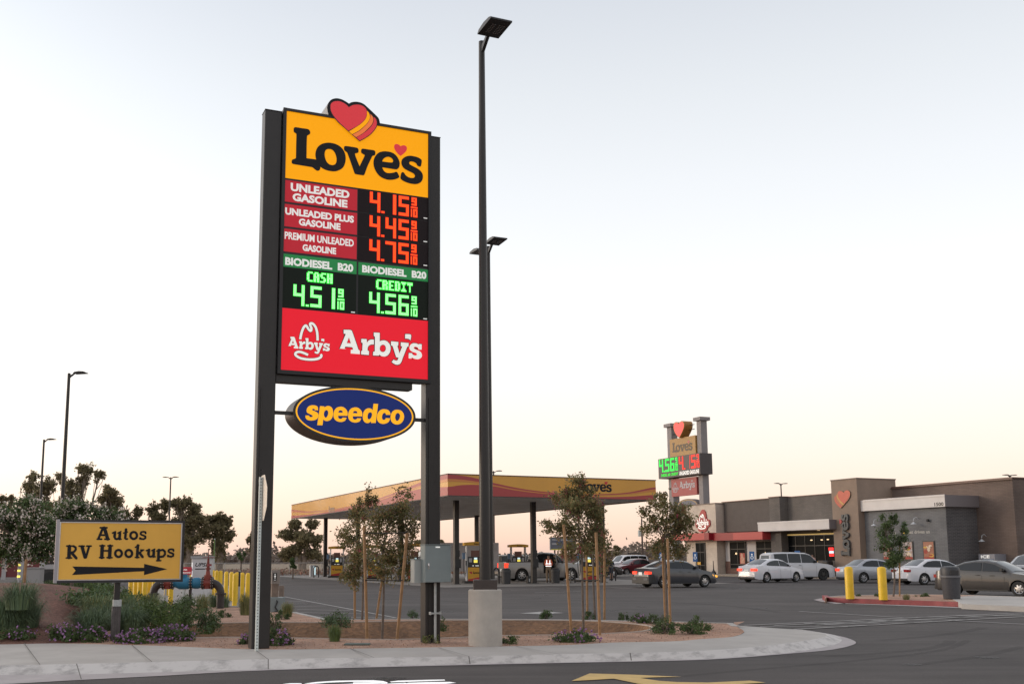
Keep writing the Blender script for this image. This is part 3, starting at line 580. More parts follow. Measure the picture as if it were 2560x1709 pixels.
def led(mg,md,cells,x0,z0,pw,ph,fn1,fn2,glow=.35):  # glow widens the emissive backing quads, a lens halo painted round lit cells
    big=set(cells)
    for i,j in cells:
        a,b=x0+i*pw,z0+j*ph;mg.add([fn1(a-glow*pw*((i-1,j) not in cells),b-glow*ph*((i,j-1) not in cells)),fn1(a+pw+glow*pw*((i+1,j) not in cells),b-glow*ph*((i,j-1) not in cells)),fn1(a+pw+glow*pw*((i+1,j) not in cells),b+ph+glow*ph*((i,j+1) not in cells)),fn1(a-glow*pw*((i-1,j) not in cells),b+ph+glow*ph*((i,j+1) not in cells))],[(0,1,2,3)])
        g=.17;md.add([fn2(a+g*pw,b+g*ph),fn2(a+pw-g*pw,b+g*ph),fn2(a+pw-g*pw,b+ph-g*ph),fn2(a+g*pw,b+ph-g*ph)],[(0,1,2,3)])
def ledscreen(par,items,mo,glowm,corem,fn,words=()):
    f1,f2=fn(1.5),fn(2.4)
    def fin(nm):
        md.m=[1]*len(md.f);o=len(mg.v);mg.v+=md.v;mg.f+=[tuple(i+o for i in f) for f in md.f];mg.m=[0]*len(mg.m)+md.m
        ob(nm,mg,[glowm,corem],par)
    for ch,x0,x1,z0,z1 in items:
        w_,h_=x1-x0,z1-z0;mg,md=MB(),MB()
        if ch=='.':
            led(mg,md,{(0,0),(1,0),(0,1),(1,1)},x0,z0,w_/2,h_/2,f1,f2)
        elif ch=='-':
            led(mg,md,{(i,0) for i in range(7)},x0,z0,w_/7,h_,f1,f2)
        elif w_<.06 or (ch=='1' and w_<.14):
            k=2 if w_<.03 else 3;nn=max(6,int(h_/(w_/k)));led(mg,md,{(i,j) for i in range(k) for j in range(nn)},x0,z0,w_/k,h_/nn,f1,f2)
        else:
            big=h_>.25*(1 if w_<.5 else 4);nw,nh,th=(12,22,3) if big else (6,10,1.5 and 2)
            led(mg,md,digit_cells(ch,nw,nh,th),x0,z0,w_/nw,h_/nh,f1,f2)
        fin({'.':'led_point','-':'led_bar'}.get(ch,'led_digit'))
    for tx,x0,x1,z0,z1 in words:
        mg,md=MB(),MB();k=len(tx);cw=(x1-x0)/(k-.17)
        for i,ch in enumerate(tx):
            if ch!=' ':led(mg,md,glyph_cells(ch),x0+i*cw,z0,cw*.83/5,(z1-z0)/7,f1,f2,.4)
        fin('led_word')
def price(d1,d2,x,z0,z1,k=1.):    # cents layout measured from the sign
    its=[('4',x,x+.193,z0,z1),('.',x+.222,x+.272,z0,z0+.032),(d1,x+.302,x+.497,z0,z1),(d2,x+.552,x+.742,z0,z1),('9',x+.800,x+.895,z1-.15,z1),('-',x+.787,x+.91,z0+.168,z0+.19),('1',x+.787,x+.807,z0,z0+.145),('0',x+.830,x+.91,z0,z0+.145)]
    out=[]
    for it in its:
        if it[0]=='1' and it[2]-it[1]>.1:out.append(('1',it[2]-.055,it[2],z0,z1))
        else:out.append(it)
    return out
for d1,d2,z0,z1,m_,c1,c2,x in(('1','5',7.782,8.15,m_mod,m_led_r,m_led_o,5.501),('4','5',7.336,7.705,m_mod,m_led_r,m_led_o,5.501),('7','5',6.886,7.26,m_mod,m_led_r,m_led_o,5.501)):
    mb=MB();pq(mb,5.28,6.625,z0-.035,z1+.03,0);mb.box(6.51-O[0],6.61-O[0],-.157,-.1541,z0-.005-O[2],z0+.012-O[2]);p=ob('price_screen',mb,m_,pyl);ledscreen(p,price(d1,d2,x,z0,z1),m_,c1,c2,pf)
    mb=MB();mb.box(6.535-O[0],6.605-O[0],-.162,-.1575,z0-.003-O[2],z0+.014-O[2]);ob('sensor_tag',mb,m_txt,p)
for d1,d2,x,wd,s0,s1 in(('5','1',4.135,('CASH',4.367,4.826,6.372,6.545),3.94,5.264),('5','6',5.508,('CREDIT',5.633,6.322,6.36,6.535),5.30,6.625)):
    mb=MB();pq(mb,s0,s1,5.87,6.588,0);p=ob('price_screen',mb,m_modg,pyl);ledscreen(p,price(d1,d2,x,5.922,6.292),m_modg,m_led_g,m_led_w,pf,[wd])
    mb=MB();mb.box(s1-.09-O[0],s1-.02-O[0],-.162,-.1555,5.885-O[2],5.902-O[2]);ob('sensor_tag',mb,m_txt,p)
mb=MB();pq(mb,3.935,6.625,4.78,5.86,0);fa=ob('red_panel',mb,m_arby,pyl)
mb=MB();mo=MB();g_=.012
for k,g in enumerate(ARBY):mb.sheet(g,pf(3+k*.2));mo.sheet([offset_loop(g[0],g_)],pf(1.5+k*.2))
for k,g in enumerate(ARBYS):mb.sheet(g,pf(5.5+k*.2));mo.sheet([offset_loop(g[0],.0045)],pf(4.2+k*.2))
for h in HAT:add_ribbon(mb,h,.042,pf(3));add_ribbon(mo,h,.058,pf(1.5))
for g in ARBY+ARBYS:
    if len(g)>1:mo.sheet([offset_loop(g[1],0)],pf(3.2));
ob('name_lettering',mb,m_arbw,fa);ob('lettering_outline',mo,mat('dark_red_outline',(.10,.02,.02),.5),fa)
mr=MB()
for g,o in((ARBY,3.6),(ARBYS,6.8)):
    for q in g:
        if len(q)>1:mr.sheet([offset_loop(q[1],-.008)],pf(o))
ob('counter_fill',mr,m_arby,fa)
# blue oval
def oval(n,a,b,c):return [(c[0]+a*math.cos(2*math.pi*k/n),c[1]+b*math.sin(2*math.pi*k/n)) for k in range(n)]
oc=((4.173+6.395)/2,4.085);N=72
ov=thing('oval_sign','blue oval sign with gold rim and gold lettering, held between the two posts','oval sign',W(oc[0],TF,oc[1]),A)
def of(lay):return lambda s,z,o=0:(s-oc[0],-.002-lay*.003-o,z-oc[1])
mb=MB();mb.sheet([oval(N,1.111,.492,oc)],lambda a,b,o:(a-oc[0],o,b-oc[1]),depth=.6);ob('housing',mb,m_bronze2,ov,smooth=True)
mb=MB();mb.sheet([oval(N,1.068,.452,oc),oval(N,1.04,.428,oc)],of(1));ob('gold_rim',mb,m_spy,ov)
mb=MB();mb.sheet([oval(N,1.04,.428,oc)],of(1));ob('blue_face',mb,m_bluef,ov)
mb=MB();mb.sheet([oval(N,1.111,.492,oc),oval(N,1.068,.452,oc)],of(1));ob('black_rim',mb,m_bronze,ov)
mb=MB()
for k,g in enumerate(SPD):mb.sheet(g,of(2+k*.2))
ob('lettering',mb,m_spy,ov)
mb=MB();mb.box(3.872-oc[0],4.2-oc[0],.08,.13,-.06,0);mb.box(6.35-oc[0],6.598-oc[0],.08,.13,-.06,0);ob('support_arm',mb,m_bronze,ov)
# electrical cabinets strapped on the right post
ty=17.02
c0,c1=ONT(1062,1455,ty),ONT(1127,1362,ty)
ec=thing('electrical_cabinet','grey steel electrical cabinet with chrome latch fixed to the right sign post','cabinet',W(c0[0],ty,c0[1]),A)
wd,hh=c1[0]-c0[0],c1[1]-c0[1]
mb=MB();mb.bbox(0,wd,0,.225,0,hh,.006);ob('housing',mb,m_grey,ec)
mb=MB();mb.box(.006,wd-.006,-.012,-.001,.006,hh-.01);dr=ob('door',mb,m_grey,ec)
mb=MB();mb.box(-.008,wd+.008,-.02,.24,hh+.001,hh+.014);ob('rain_lip',mb,m_grey,ec)
mb=MB();mb.tube([(.06,-.03,hh*.5),(.06,-.045,hh*.44),(.058,-.045,hh*.36)],[.009,.008,.006],6);mb.box(.045,.075,-.03,-.013,hh*.44,hh*.51);ob('latch',mb,m_chrome,dr)
mb=MB();mb.box(wd*.4,wd*.57,-.016,-.0125,hh*.93,hh*.965);ob('nameplate',mb,m_txt,dr)
c2=ONT(1036,1456,17.2);c3=ONT(1057,1398,17.2)
e2=thing('meter_box','small pale grey meter box mounted behind the large grey cabinet','cabinet',W(c2[0],17.2,c2[1]),A)
mb=MB();mb.bbox(0,c3[0]-c2[0]-.0,0,.2,0,c3[1]-c2[1],.006);ob('housing',mb,mat('pale_grey_enamel',(.33,.35,.34),.4),e2)
mb=MB();mb.box(-.006,c3[0]-c2[0]+.004,-.01,.206,c3[1]-c2[1]+.001,c3[1]-c2[1]+.012);ob('lid',mb,m_grey,e2)
pc=ONT(1088,1600,17.2)
cd=thing('conduit_pipe','grey conduit running down the right sign post into the gravel','conduit',W(pc[0],17.2,.15),A)
mb=MB();mb.cyl((0,0,0),(0,0,c0[1]-.15),.022,n=10);ob('pipe',mb,m_galv,cd)
mb=MB();mb.box(-.085,.085,-.03,-.022,.49,.52);mb.box(-.1,-.085,-.035,.05,.48,.53);mb.box(.085,.1,-.035,.05,.48,.53);ob('bracket',mb,m_galv,cd)
# ---------------- fuelling canopy ----------------
KC=(29.6,74.05)
can=thing('fuel_canopy','long flat fuel station canopy with yellow fascia and red waves on brown columns','canopy',W(*KC),A)
def kl(s,t,z=0):return (s-KC[0],t-KC[1],z)
s0,s1,t0,t1,zb,zt=22.55,36.62,55.45,93.0,5.18,6.38
m_soff=mat('canopy_soffit',(.62,.59,.56),.6,noise=.1,scale=.6)
m_fy=mat('fascia_yellow',(.60,.29,.03),.25,noise=.05,scale=.5,coat=.15);m_fr=mat('fascia_red',(.33,.022,.03),.28,coat=.15);m_fo=mat('fascia_orange',(.52,.17,.03),.28,coat=.15)
mb=MB();mb.box(s0-KC[0]+.06,s1-KC[0]-.06,t0-KC[1]+.06,t1-KC[1]-.06,zb+.02,zt-.05)
for k in range(24):
    x=s0-KC[0]+.3+k*(s1-s0-.6)/23.;mb.box(x,x+.03,t0-KC[1]+.1,t1-KC[1]-.1,zb+.005,zb+.021)
ob('soffit',mb,m_soff,can)
mb=MB()
for a in((s0,s0+.05,t0,t1),(s1-.05,s1,t0,t1),(s0+.051,s1-.051,t0,t0+.05),(s0+.051,s1-.051,t1-.05,t1)):mb.box(a[0]-KC[0],a[1]-KC[0],a[2]-KC[1],a[3]-KC[1],zb,zt)
fas=ob('fascia',mb,m_fy,can)
mb=MB()
for a in((s0-.03,s0+.04,t0-.03,t1),(s0+.041,s1+.03,t0-.03,t0+.04),(s1-.04,s1+.03,t0+.041,t1)):
    mb.box(a[0]-KC[0],a[1]-KC[0],a[2]-KC[1],a[3]-KC[1],zt+.001,zt+.05);mb.box(a[0]-KC[0],a[1]-KC[0],a[2]-KC[1],a[3]-KC[1],zb-.05,zb-.001)
ob('trim',mb,m_bronze2,can)
# waves: functions along the fascia in 0..1 and height 0..1
def wave(mb,fn,Lg,lo,hi,mi,n=70,a=0,b=1):
    vs=[];
    for k in range(n+1):
        u=a+(b-a)*k/n;l=max(0,min(1,lo(u)));h=max(l+.001,min(1,hi(u)));vs+=[fn(u*Lg,l),fn(u*Lg,h)]
    mb.add(vs,[(2*k,2*k+2,2*k+3,2*k+1) for k in range(n)],mi)
def lerp(tab):
    def f(u):
        for (a,x),(b,y) in zip(tab,tab[1:]):
            if u<=b:
                q=(u-a)/(b-a);q=q*q*(3-2*q) if len(tab)>3 else q;return x+(y-x)*q
        return tab[-1][1]
    return f
def cat(tab):
    xs=[t[0] for t in tab]
    def f(u):
        i=max(0,min(len(tab)-2,sum(1 for x in xs if x<=u)-1));p=[tab[max(0,min(len(tab)-1,i+j))][1] for j in(-1,0,1,2)];t=(u-xs[i])/(xs[i+1]-xs[i])
        return .5*((2*p[1])+(-p[0]+p[2])*t+(2*p[0]-5*p[1]+4*p[2]-p[3])*t*t+(-p[0]+3*p[1]-3*p[2]+p[3])*t**3)
    return f
hz=zt-zb
redtop=cat([(0,.40),(.06,.50),(.14,.53),(.25,.42),(.38,.25),(.5,.15),(.62,.10),(.74,.09),(.86,.14),(1,.26)])
sw_hi=cat([(0,1.0),(.05,.97),(.12,.86),(.2,.66),(.3,.46),(.4,.32),(.5,.24),(.62,.20),(.74,.24),(.86,.36),(1,.66)])
sw_lo=cat([(0,.78),(.05,.77),(.12,.70),(.2,.56),(.3,.38),(.4,.26),(.5,.19),(.62,.165),(.74,.20),(.86,.30),(1,.56)])
or_lo=cat([(0,.66),(.05,.66),(.12,.62),(.2,.49),(.3,.32),(.4,.21),(.5,.15),(.62,.13),(.74,.17),(.86,.25),(1,.44)])
mb=MB();ff=lambda u,v:kl(s0+u,t0-.008,zb+v*hz);Lf=s1-s0
wave(mb,ff,Lf,lambda u:0,redtop,1);f3=lambda u,v:kl(s0+u,t0-.012,zb+v*hz);wave(mb,f3,Lf,or_lo,sw_lo,2);wave(mb,f3,Lf,sw_lo,sw_hi,1)
fl=lambda u,v:kl(s0-.008,t0+u,zb+v*hz);fl2=lambda u,v:kl(s0-.012,t0+u,zb+v*hz);Ll=t1-t0
wave(mb,fl,Ll,lambda u:0,lambda u:redtop(u*.95),1);wave(mb,fl2,Ll,or_lo,sw_lo,2);wave(mb,fl2,Ll,sw_lo,sw_hi,1)
ob('wave_stripes',mb,[m_fy,m_fr,m_fo],fas)
def lw(m,x0,z0,wid,fn,mi=0,rot=False,depth=None):
    sc=wid/(LB[1]-LB[0]);place_groups(m,LOVES,LB,x0,z0,sc,fn,mi,rot,depth)
def lh(m,x0,z0,wid,fn,mi=0,rot=False,depth=None):
    sc=wid/(LB[1]-LB[0]);place_groups(m,[LHEART],LB,x0,z0,sc,fn,mi,rot,depth)
def lfull(fn,x0,z0,wid):
    m=MB();lw(m,x0,z0,wid,fn);return m
a,_=ONT(1452,1220,t0);b,_=ONT(1529,1220,t0);zz=ONT(1500,1229,t0)[1]
mb=MB();lw(mb,a,zz,b-a,lambda x,z,o=0:kl(x,t0-.016-o,z));ob('name_lettering',mb,m_blk,fas)
mb=MB();lh(mb,a,zz,b-a,lambda x,z,o=0:kl(x,t0-.016-o,z));ob('small_heart',mb,mat('heart_red',(.5,.03,.04),.5),fas)
# brown mark, paler than the front one, on the long side
ta=ONS(842,1270,s0);tb=ONS(813,1270,s0);m_side_mark=mat('brown_lettering',(.30,.19,.12),.5)
mb=MB();lw(mb,-tb[0]+ (tb[0]-ta[0])*.32,ta[1]-.25,1.7,lambda x,z,o=0:kl(s0-.016-o,-x,z));ob('side_lettering',mb,m_side_mark,fas)
m_col=mat('canopy_column',(.022,.017,.016),.5,noise=.15,scale=3)
cols=[(25.2,60.6),(25.2,70.9),(25.2,81.3),(25.2,91.0),(30.6,60.6),(35.7,60.6),(35.7,81.3)]
for s_,t_ in cols:
    x,y,_=kl(s_,t_);mb=MB();mb.bbox(x-.15,x+.15,y-.15,y+.15,.02,zb+.01,.01);c=ob('column',mb,m_col,can)
    mb=MB();mb.box(x-.24,x+.24,y-.24,y+.24,.007,.03);mb.box(x-.2,x+.2,y-.30,y-.172,1.0,1.55);mb.box(x-.16,x+.16,y-.215,y-.1715,1.7,2.1);ob('column_fittings',mb,m_cab,c)
# ---------------- fuel pumps ----------------
m_pw=mat('pump_grey',(.42,.42,.43),.45);m_pk=mat('pump_black',(.02,.02,.022),.4);m_py=mat('pump_yellow',(.62,.32,.02),.4);m_pr=mat('pump_red',(.45,.03,.025),.4)
m_scr=mat('pump_screen',(.5,.6,.65),.3,emit=(.7,.95,1),es=.8);m_scy=mat('pump_yellow_screen',(.7,.6,.1),.3,emit=(1,.85,.12),es=.8)
def make_pump():
    t=thing('fuel_pump','','fuel pump')
    mb=MB();mb.bbox(-.78,.78,-.5,.5,.007,.16,.04);ob('plinth',mb,m_pk,t)
    for x in(-.58,.50):
        mb=MB();mb.bbox(x,x+.09,-.22,.22,.16,2.42,.02);ob('side_post',mb,m_pw,t)
    mb=MB();mb.box(-.485,.495,-.24,.24,.165,1.02);lo=ob('lower_cabinet',mb,m_py,t)
    mb=MB();vs=[]
    for k in range(13):
        u=k/12;vs+=[(-.484+.978*u,-.244,.17),(-.484+.978*u,-.244,.27+.22*max(0,u-.3)**1.2+.06*math.sin(u*3))]
    mb.add(vs,[(2*k,2*k+2,2*k+3,2*k+1) for k in range(12)]);ob('red_wave',mb,m_pr,lo)
    mb=MB();fn=lambda x,z,o=0:(x,-.246-o,z);lw(mb,-.16,.60,.52,fn);ob('name_lettering',mb,m_blk,lo)
    hs=(HEARTS[0][1]);hb_=bounds([hs]);k_=.2/(hb_[1]-hb_[0]);mb=MB();place_groups(mb,[hs],hb_,-.40,.60,k_,fn);ob('small_heart',mb,m_pr,lo)
    mb=MB();mb.box(-.485,.495,-.21,.21,1.021,1.70);up=ob('upper_cabinet',mb,m_pk,t)
    mb=MB();mb.box(-.08,.12,-.222,-.211,1.52,1.64);ob('screen',mb,m_scr,up)
    mb=MB();mb.box(-.10,.14,-.222,-.211,1.32,1.50);ob('price_screen',mb,m_scy,up)
    mb=MB();mb.box(-.2,-.1,-.222,-.211,1.1,1.15);mb.box(.0,.22,-.222,-.211,1.1,1.15);ob('button_row',mb,m_txt,up)
    mb=MB();mb.box(-.42,-.22,-.225,-.211,1.35,1.6);mb.box(.24,.42,-.225,-.211,1.3,1.62);ob('notice',mb,m_pw,up)
    mb=MB();mb.box(-.25,.28,-.1,.1,1.701,2.1);ob('ad_topper',mb,mat('topper_brown',(.16,.07,.05),.5),t)
    vs=[];n=14;mb=MB()
    for k in range(n+1):
        a=-1+2*k/n;zc=2.42+.13*(1-a*a*.45);vs+=[(a*.74,-.38,2.42),(a*.74,.38,2.42),(a*.74,.38,zc+.1),(a*.74,-.38,zc+.1)]
    fs=[(4*k+i,4*k+4+i,4*k+4+(i+1)%4,4*k+(i+1)%4) for k in range(n) for i in range(4)]+[(0,1,2,3),(4*n,4*n+3,4*n+2,4*n+1)]
    mb.add(vs,fs);tp=ob('arched_top',mb,m_py,t)
    mb=MB();lw(mb,-.12,2.455,.4,lambda x,z,o=0:(x,-.384-o,z));ob('name_lettering',mb,m_blk,tp)
    for sx in(-1,1):
        mb=MB();mb.tube([(sx*.61,-.1,2.0),(sx*.74,-.16,1.7),(sx*.78,-.18,1.2),(sx*.74,-.2,.6),(sx*.66,-.2,.42),(sx*.61,-.2,.7),(sx*.6,-.2,1.15)],.022,6);ob('hose',mb,m_pk,t)
        mb=MB();mb.box(sx*.6-.03,sx*.6+.03,-.26,-.16,1.15,1.45);ob('nozzle',mb,m_pk,t)
    mb=MB();mb.bbox(-.86,-.66,-.30,-.12,1.55,1.95,.01);ob('card_reader',mb,mat('reader_blue',(.10,.17,.27),.4),t)
    return t
pump=make_pump()
ps=[((842,90),'fuel pump with lit yellow screen farthest left under the canopy'),((936,83),'fuel pump hidden behind the young tree between the sign posts'),((1036,75),'fuel pump seen edge-on left of the grey electrical cabinet'),((1187,68),'fuel pump just behind the near light pole in front of the white van'),((1295,80),'fuel pump standing behind the bed of the silver pickup'),((1470,71.5),'fuel pump behind the staked trees at the nose of the silver pickup')]
for i,((px,Y),lb) in enumerate(ps):
    p=D(px,1400,Y);o=pump if i==0 else dup(pump,None)
    o.location=(p[0],p[1],0);o.rotation_euler=(0,0,A-R(14));o['label']=lb;o['group']='fuel pumps under the canopy'
# hoop bollards
def make_hoop():
    mb=MB();pts=[(-.32,0,.007),(-.32,0,.75)]+[(-.32+.32*(1-math.cos(q)),0,.75+.22*math.sin(q)) for q in[.4,.8,1.2,1.57,1.94,2.34,2.74]]+[(.32,0,.75),(.32,0,.007)]
    mb.tube(pts,.05,8);return ob('hoop_bollard',mb,m_pk,smooth=True,cat='bollard',group='black hoop bollards by the pumps')
hoop=make_hoop()
hl=[(791,90,'black hoop bollard left of the farthest canopy column'),(878,84,'black hoop bollard in the gap left of the second canopy column'),(890,84.5,'black hoop bollard against the second canopy column'),(985,76,'black hoop bollard seen left of the third canopy column'),(996,75,'black hoop bollard beside the third canopy column'),(1060,69,'black hoop bollard just right of the big grey electrical cabinet'),(1241,67,'black hoop bollard right of the near light pole'),(1431,68.5,'black hoop bollard behind the staked tree at the pickup door'),(1533,74,'black hoop bollard right of the right-hand canopy column'),(818,95,'black hoop bollard right of the farthest canopy column')]
for i,(px,Y,lb) in enumerate(hl):
    p=D(px,1400,Y);o=hoop if i==0 else hoop.copy()
    if i:COL.objects.link(o)
    o.location=(p[0],p[1],0);o.rotation_euler=(0,0,A+R(35));o['label']=lb
# bins by the pumps
def make_bin():
    t=thing('litter_bin','','litter bin')
    mb=MB();mb.lathe([(.0,.007),(.24,.007),(.26,.03),(.29,.72),(.31,.73),(.31,.78)],n=18);ob('body',mb,mat('bin_black',(.03,.03,.033),.55),t,smooth=True)
    mb=MB();mb.lathe([(.31,.781),(.30,.86),(.22,.95),(.0,.97)],n=18);ob('lid',mb,mat('bin_black',(.03,.03,.033),.55),t,smooth=True);return t
lb_=make_bin()
for i,(px,Y,lb) in enumerate([(1265,66,'black litter bin left of the silver pickup rear wheel'),(1388,68,'black litter bin beside the worker in the orange vest'),(1001,74,'black litter bin by the third canopy column')]):
    p=D(px,1400,Y);o=lb_ if i==0 else dup(lb_,None);o.location=(p[0],p[1],0);o['label']=lb;o['group']='black litter bins by the pumps'
# small things on the pad
def signbox(name,label,catg,px,Y,z0,w_,d_,h_,m,rz=A):
    p=D(px,1400,Y);mb=MB();mb.bbox(-w_/2,w_/2,-d_/2,d_/2,0,h_,.01);t=thing(name,label,catg,(p[0],p[1],z0),rz);ob('body',mb,m,t);return t
t=signbox('water_station','small white lit air and water station on the far left of the pump pad','air station',782,95,.007,.5,.35,1.0,m_pw)
mb=MB();mb.box(.02,.22,-.185,-.176,.15,.9);ob('lit_panel',mb,m_scr,t)
t=signbox('squeegee_post','short black post with squeegee bucket standing before the pickup wheel','post',1321,67,.007,.22,.22,.42,m_pk)
mb=MB();mb.box(-.03,.03,-.125,-.111,.12,.3);ob('label_plate',mb,m_pw,t)
mb=MB();mb.box(-.13,.13,-.13,.13,.421,.47);ob('lid',mb,m_pk,t)
# ---------------- light poles ----------------
m_head=mat('lamp_black',(.02,.02,.022),.45)
def pole(name,label,base,h,heads,drum=None,rb=.105,rt=.07,group='car park light poles',z0=.15):
    t=thing(name,label,'light pole',base,0,group)
    zz=0
    if drum:
        r,hd=drum;mb=MB();mb.lathe([(r,0),(r,hd-.02),(r-.02,hd)],n=40);ob('concrete_base',mb,m_conc,t,smooth=True);zz=hd
        mb=MB();mb.bbox(-.2,.2,-.2,.2,zz,zz+.16,.01);ob('base_cover',mb,m_bronze2,t)
    mb=MB();mb.cyl((0,0,zz),(0,0,h),rb,rt,n=16);ob('shaft',mb,m_bronze,t,smooth=True)
    for az in heads:
        c,s=math.cos(az),math.sin(az)
        def rt_(x,y,z):return (x*c-y*s,x*s+y*c,z)
        mb=MB()
        mb.add([rt_(*q) for q in [(.06,-.03,h-.22),(.06,.03,h-.22),(.34,.03,h-.0),(.34,-.03,h-.0),(.06,-.03,h-.1),(.06,.03,h-.1),(.34,.03,h+.05),(.34,-.03,h+.05)]],[(0,3,2,1),(4,5,6,7),(0,1,5,4),(1,2,6,5),(2,3,7,6),(3,0,4,7)]);ob('arm',mb,m_head,t)
        mb=MB();pr=[(.28,-.02),(.34,.03),(.55,.065),(.78,.05),(.86,.02),(.86,-.01),(.28,-.035)];vs=[rt_(x,y,h+z) for y in(-.21,.21) for x,z in pr];k=len(pr)
        mb.add(vs,[tuple(range(k)),tuple(range(2*k-1,k-1,-1))]+[(i,k+i,k+(i+1)%k,(i+1)%k) for i in range(k)]);hd_=ob('lamp_head',mb,m_head,t)
        mb=MB()
        for i in range(6):
            for j in range(6):
                x=.42+i*.055;y=-.11+j*.044
                if j!=2:mb.add([rt_(x,y,h-.0335),rt_(x+.028,y,h-.0335),rt_(x+.028,y+.028,h-.0335),rt_(x,y+.028,h-.0335)],[(0,1,2,3)])
        ob('led_array',mb,mat('lens_grey',(.25,.26,.27),.3),hd_)
    return t
b=G(1213.5,1612,.15);pole('light_pole','tall dark light pole on a round concrete drum beside the price sign',b,D(1202,72,17.45)[2]-.15,[A-R(90)],(.285,.93),.098,.055)
p=D(1222.5,1000,28.8);pole('light_pole','second twin-headed light pole standing just behind the nearest one',(p[0],p[1],.0),10.42,[A-R(90),A+R(90)],None,.1,.06)
p=D(1234,1200,105);pole('light_pole','thin distant light pole rising above the canopy corner',(p[0],p[1],0),10.3,[R(0),R(180)])
p=D(173,930,48.5);pole('light_pole','dark light pole with single head, tallest on the left',(p[0],p[1],0),10.3,[R(-5)])
p=D(110,1100,76);pole('light_pole','dark light pole with single head at the far left edge',(p[0],p[1],0),10.3,[R(-5)])
p=D(427,1194,112);pole('light_pole','twin-headed light pole above the yellow directional sign',(p[0],p[1],0),10.3,[R(-10),R(170)])
p=D(1952,1209,124);pole('light_pole','twin-headed light pole rising behind the store roof',(p[0],p[1],0),10.3,[R(20),R(200)])
p=D(2524,1184,112);pole('light_pole','twin-headed light pole whose heads just clear the right roof corner',(p[0],p[1],0),10.3,[R(20),R(200)])
# ---------------- second pylon behind the restaurant ----------------
sp=65.8;T0=94.4
pg=thing('highway_sign','distant grey double-post sign with red heart and lit green and red price board','price sign',W(sp,T0),A)
m_post=mat('sign_post_grey',(.23,.21,.21),.7,noise=.08,scale=1)
def gl_(t,z,o=0):return (-.004-o,t-T0,z)
for a,b_,zt_ in((96.45,97.3,15.95),(91.0,91.75,16.0)):
    mb=MB();mb.bbox(.15,.95,a-T0,b_-T0,0,zt_,.02);p_=ob('post',mb,m_post,pg);mb=MB();mb.box(-.1,1.2,a-T0-.25,b_-T0+.25,zt_+.001,zt_+.36);ob('post_cap',mb,m_post,p_)
def gsheet(par,nm,pts,m,lay):
    mb=MB();mb.sheet([pts],lambda t,z,o:gl_(t,z,lay*.006));return ob(nm,mb,m,par)
mir=lambda x:-x
mb=MB();mb.box(.0,.3,91.85-T0,96.6-T0,12.55,14.5);p_=ob('name_panel',mb,mat('dusk_yellow',(.36,.20,.055),.5),pg)
gfn=lambda x,z,o=0:(-.012-o*2,(T0-x)-T0,z)
def gx(t):return T0-t
def gf(lay):return lambda x,z,o=0:(-.008*lay-o*4,-x,z)
mb=MB();lw(mb,gx(96.15),12.95,3.75,gf(1));ob('lettering',mb,mat('letter_brown',(.11,.085,.06),.6),p_);mb=MB();lh(mb,gx(96.15),12.95,3.75,gf(1));ob('small_heart',mb,m_fr,p_)
mb=MB();mb.box(-.55,1.0,90.4-T0,98.15-T0,10.25,12.45);q_=ob('price_board',mb,mat('board_dark',(.055,.045,.047),.5),pg)
def gf2(lay):return lambda x,z,o=0:(-.552-.01*lay-o*3,-x,z)
def pr2(d0,d1,d2,x,k):
    out=[]
    for it in price(d1,d2,0,10.95,12.35):
        sc=k/.91;z0_,z1_=it[3],it[4]
        a_,b2=it[1]*sc+x,it[2]*sc+x
        if it[0]=='.':z1_=z0_+.12
        if it[0]=='9':z0_=z1_-.6
        if it[0]=='-':z0_,z1_=10.95+.62,10.95+.70
        if (it[0] in '10') and it[3]==10.95 and it[1]>.75:z1_=10.95+.55
        out.append((it[0],a_,b2,z0_,z1_))
    return out
ledscreen(q_,pr2('4','5','6',gx(97.95),3.55),None,m_led_g,mat('led_green_far',(0,.4,.1),.5,emit=(.02,1,.12),es=1.0),gf2)
ledscreen(q_,pr2('4','1','5',gx(94.15),3.65),None,m_led_r,mat('led_red_far',(.5,0,0),.5,emit=(1,.03,.02),es=1.1),gf2)
mg,md=MB(),MB()
mb=MB();add_text(mb,'DIESEL #2 CREDIT',gx(97.6),gx(94.35),10.42,10.74,gf2(2),bold=.03);ob('diesel_lettering',mb,m_led_g,q_)
mb=MB();add_text(mb,'UNLEADED GASOLINE',gx(94.15),gx(90.6),10.36,10.78,gf2(2),bold=.04);ob('unleaded_lettering',mb,m_txt,q_)
mb=MB();mb.box(.0,.3,91.9-T0,96.55-T0,8.2,10.1);p_=ob('restaurant_panel',mb,mat('dusk_red',(.32,.05,.05),.5),pg)
m_pale=mat('dusk_white',(.42,.40,.43),.6)
def arb(m,x,z,wid,fn,hat=False,depth=None):
    sc=wid/(AB[1]-AB[0]);place_groups(m,ARBY,AB,x,z,sc,fn,0,False,depth)
mb=MB();arb(mb,gx(95.0),8.75,2.8,gf(1))
sc=1.25/(AB[1]-AB[0]);place_groups(mb,ARBY,AB,gx(96.42),8.8,sc,gf(1))
hb2=bounds([HAT]);ks=1.2/(_r[0]-_l[0])
for h in HAT:add_ribbon(mb,[(gx(96.42)+(x-_l[0])*ks,8.95+(z-_l[1])*ks) for x,z in h],.07,gf(2))
ob('lettering',mb,m_pale,p_)
mb=MB()
hc=[(LHEART[0][i][0],LHEART[0][i][1]) for i in range(len(LHEART[0]))];hbx=bounds([LHEART]);kx=2.05/(hbx[1]-hbx[0])
def hpts(g=1.):
    return [(((x-(hbx[0]+hbx[1])/2)*kx*g),15.35+(z-(hbx[2]+hbx[3])/2)*kx*g) for x,z in hc]
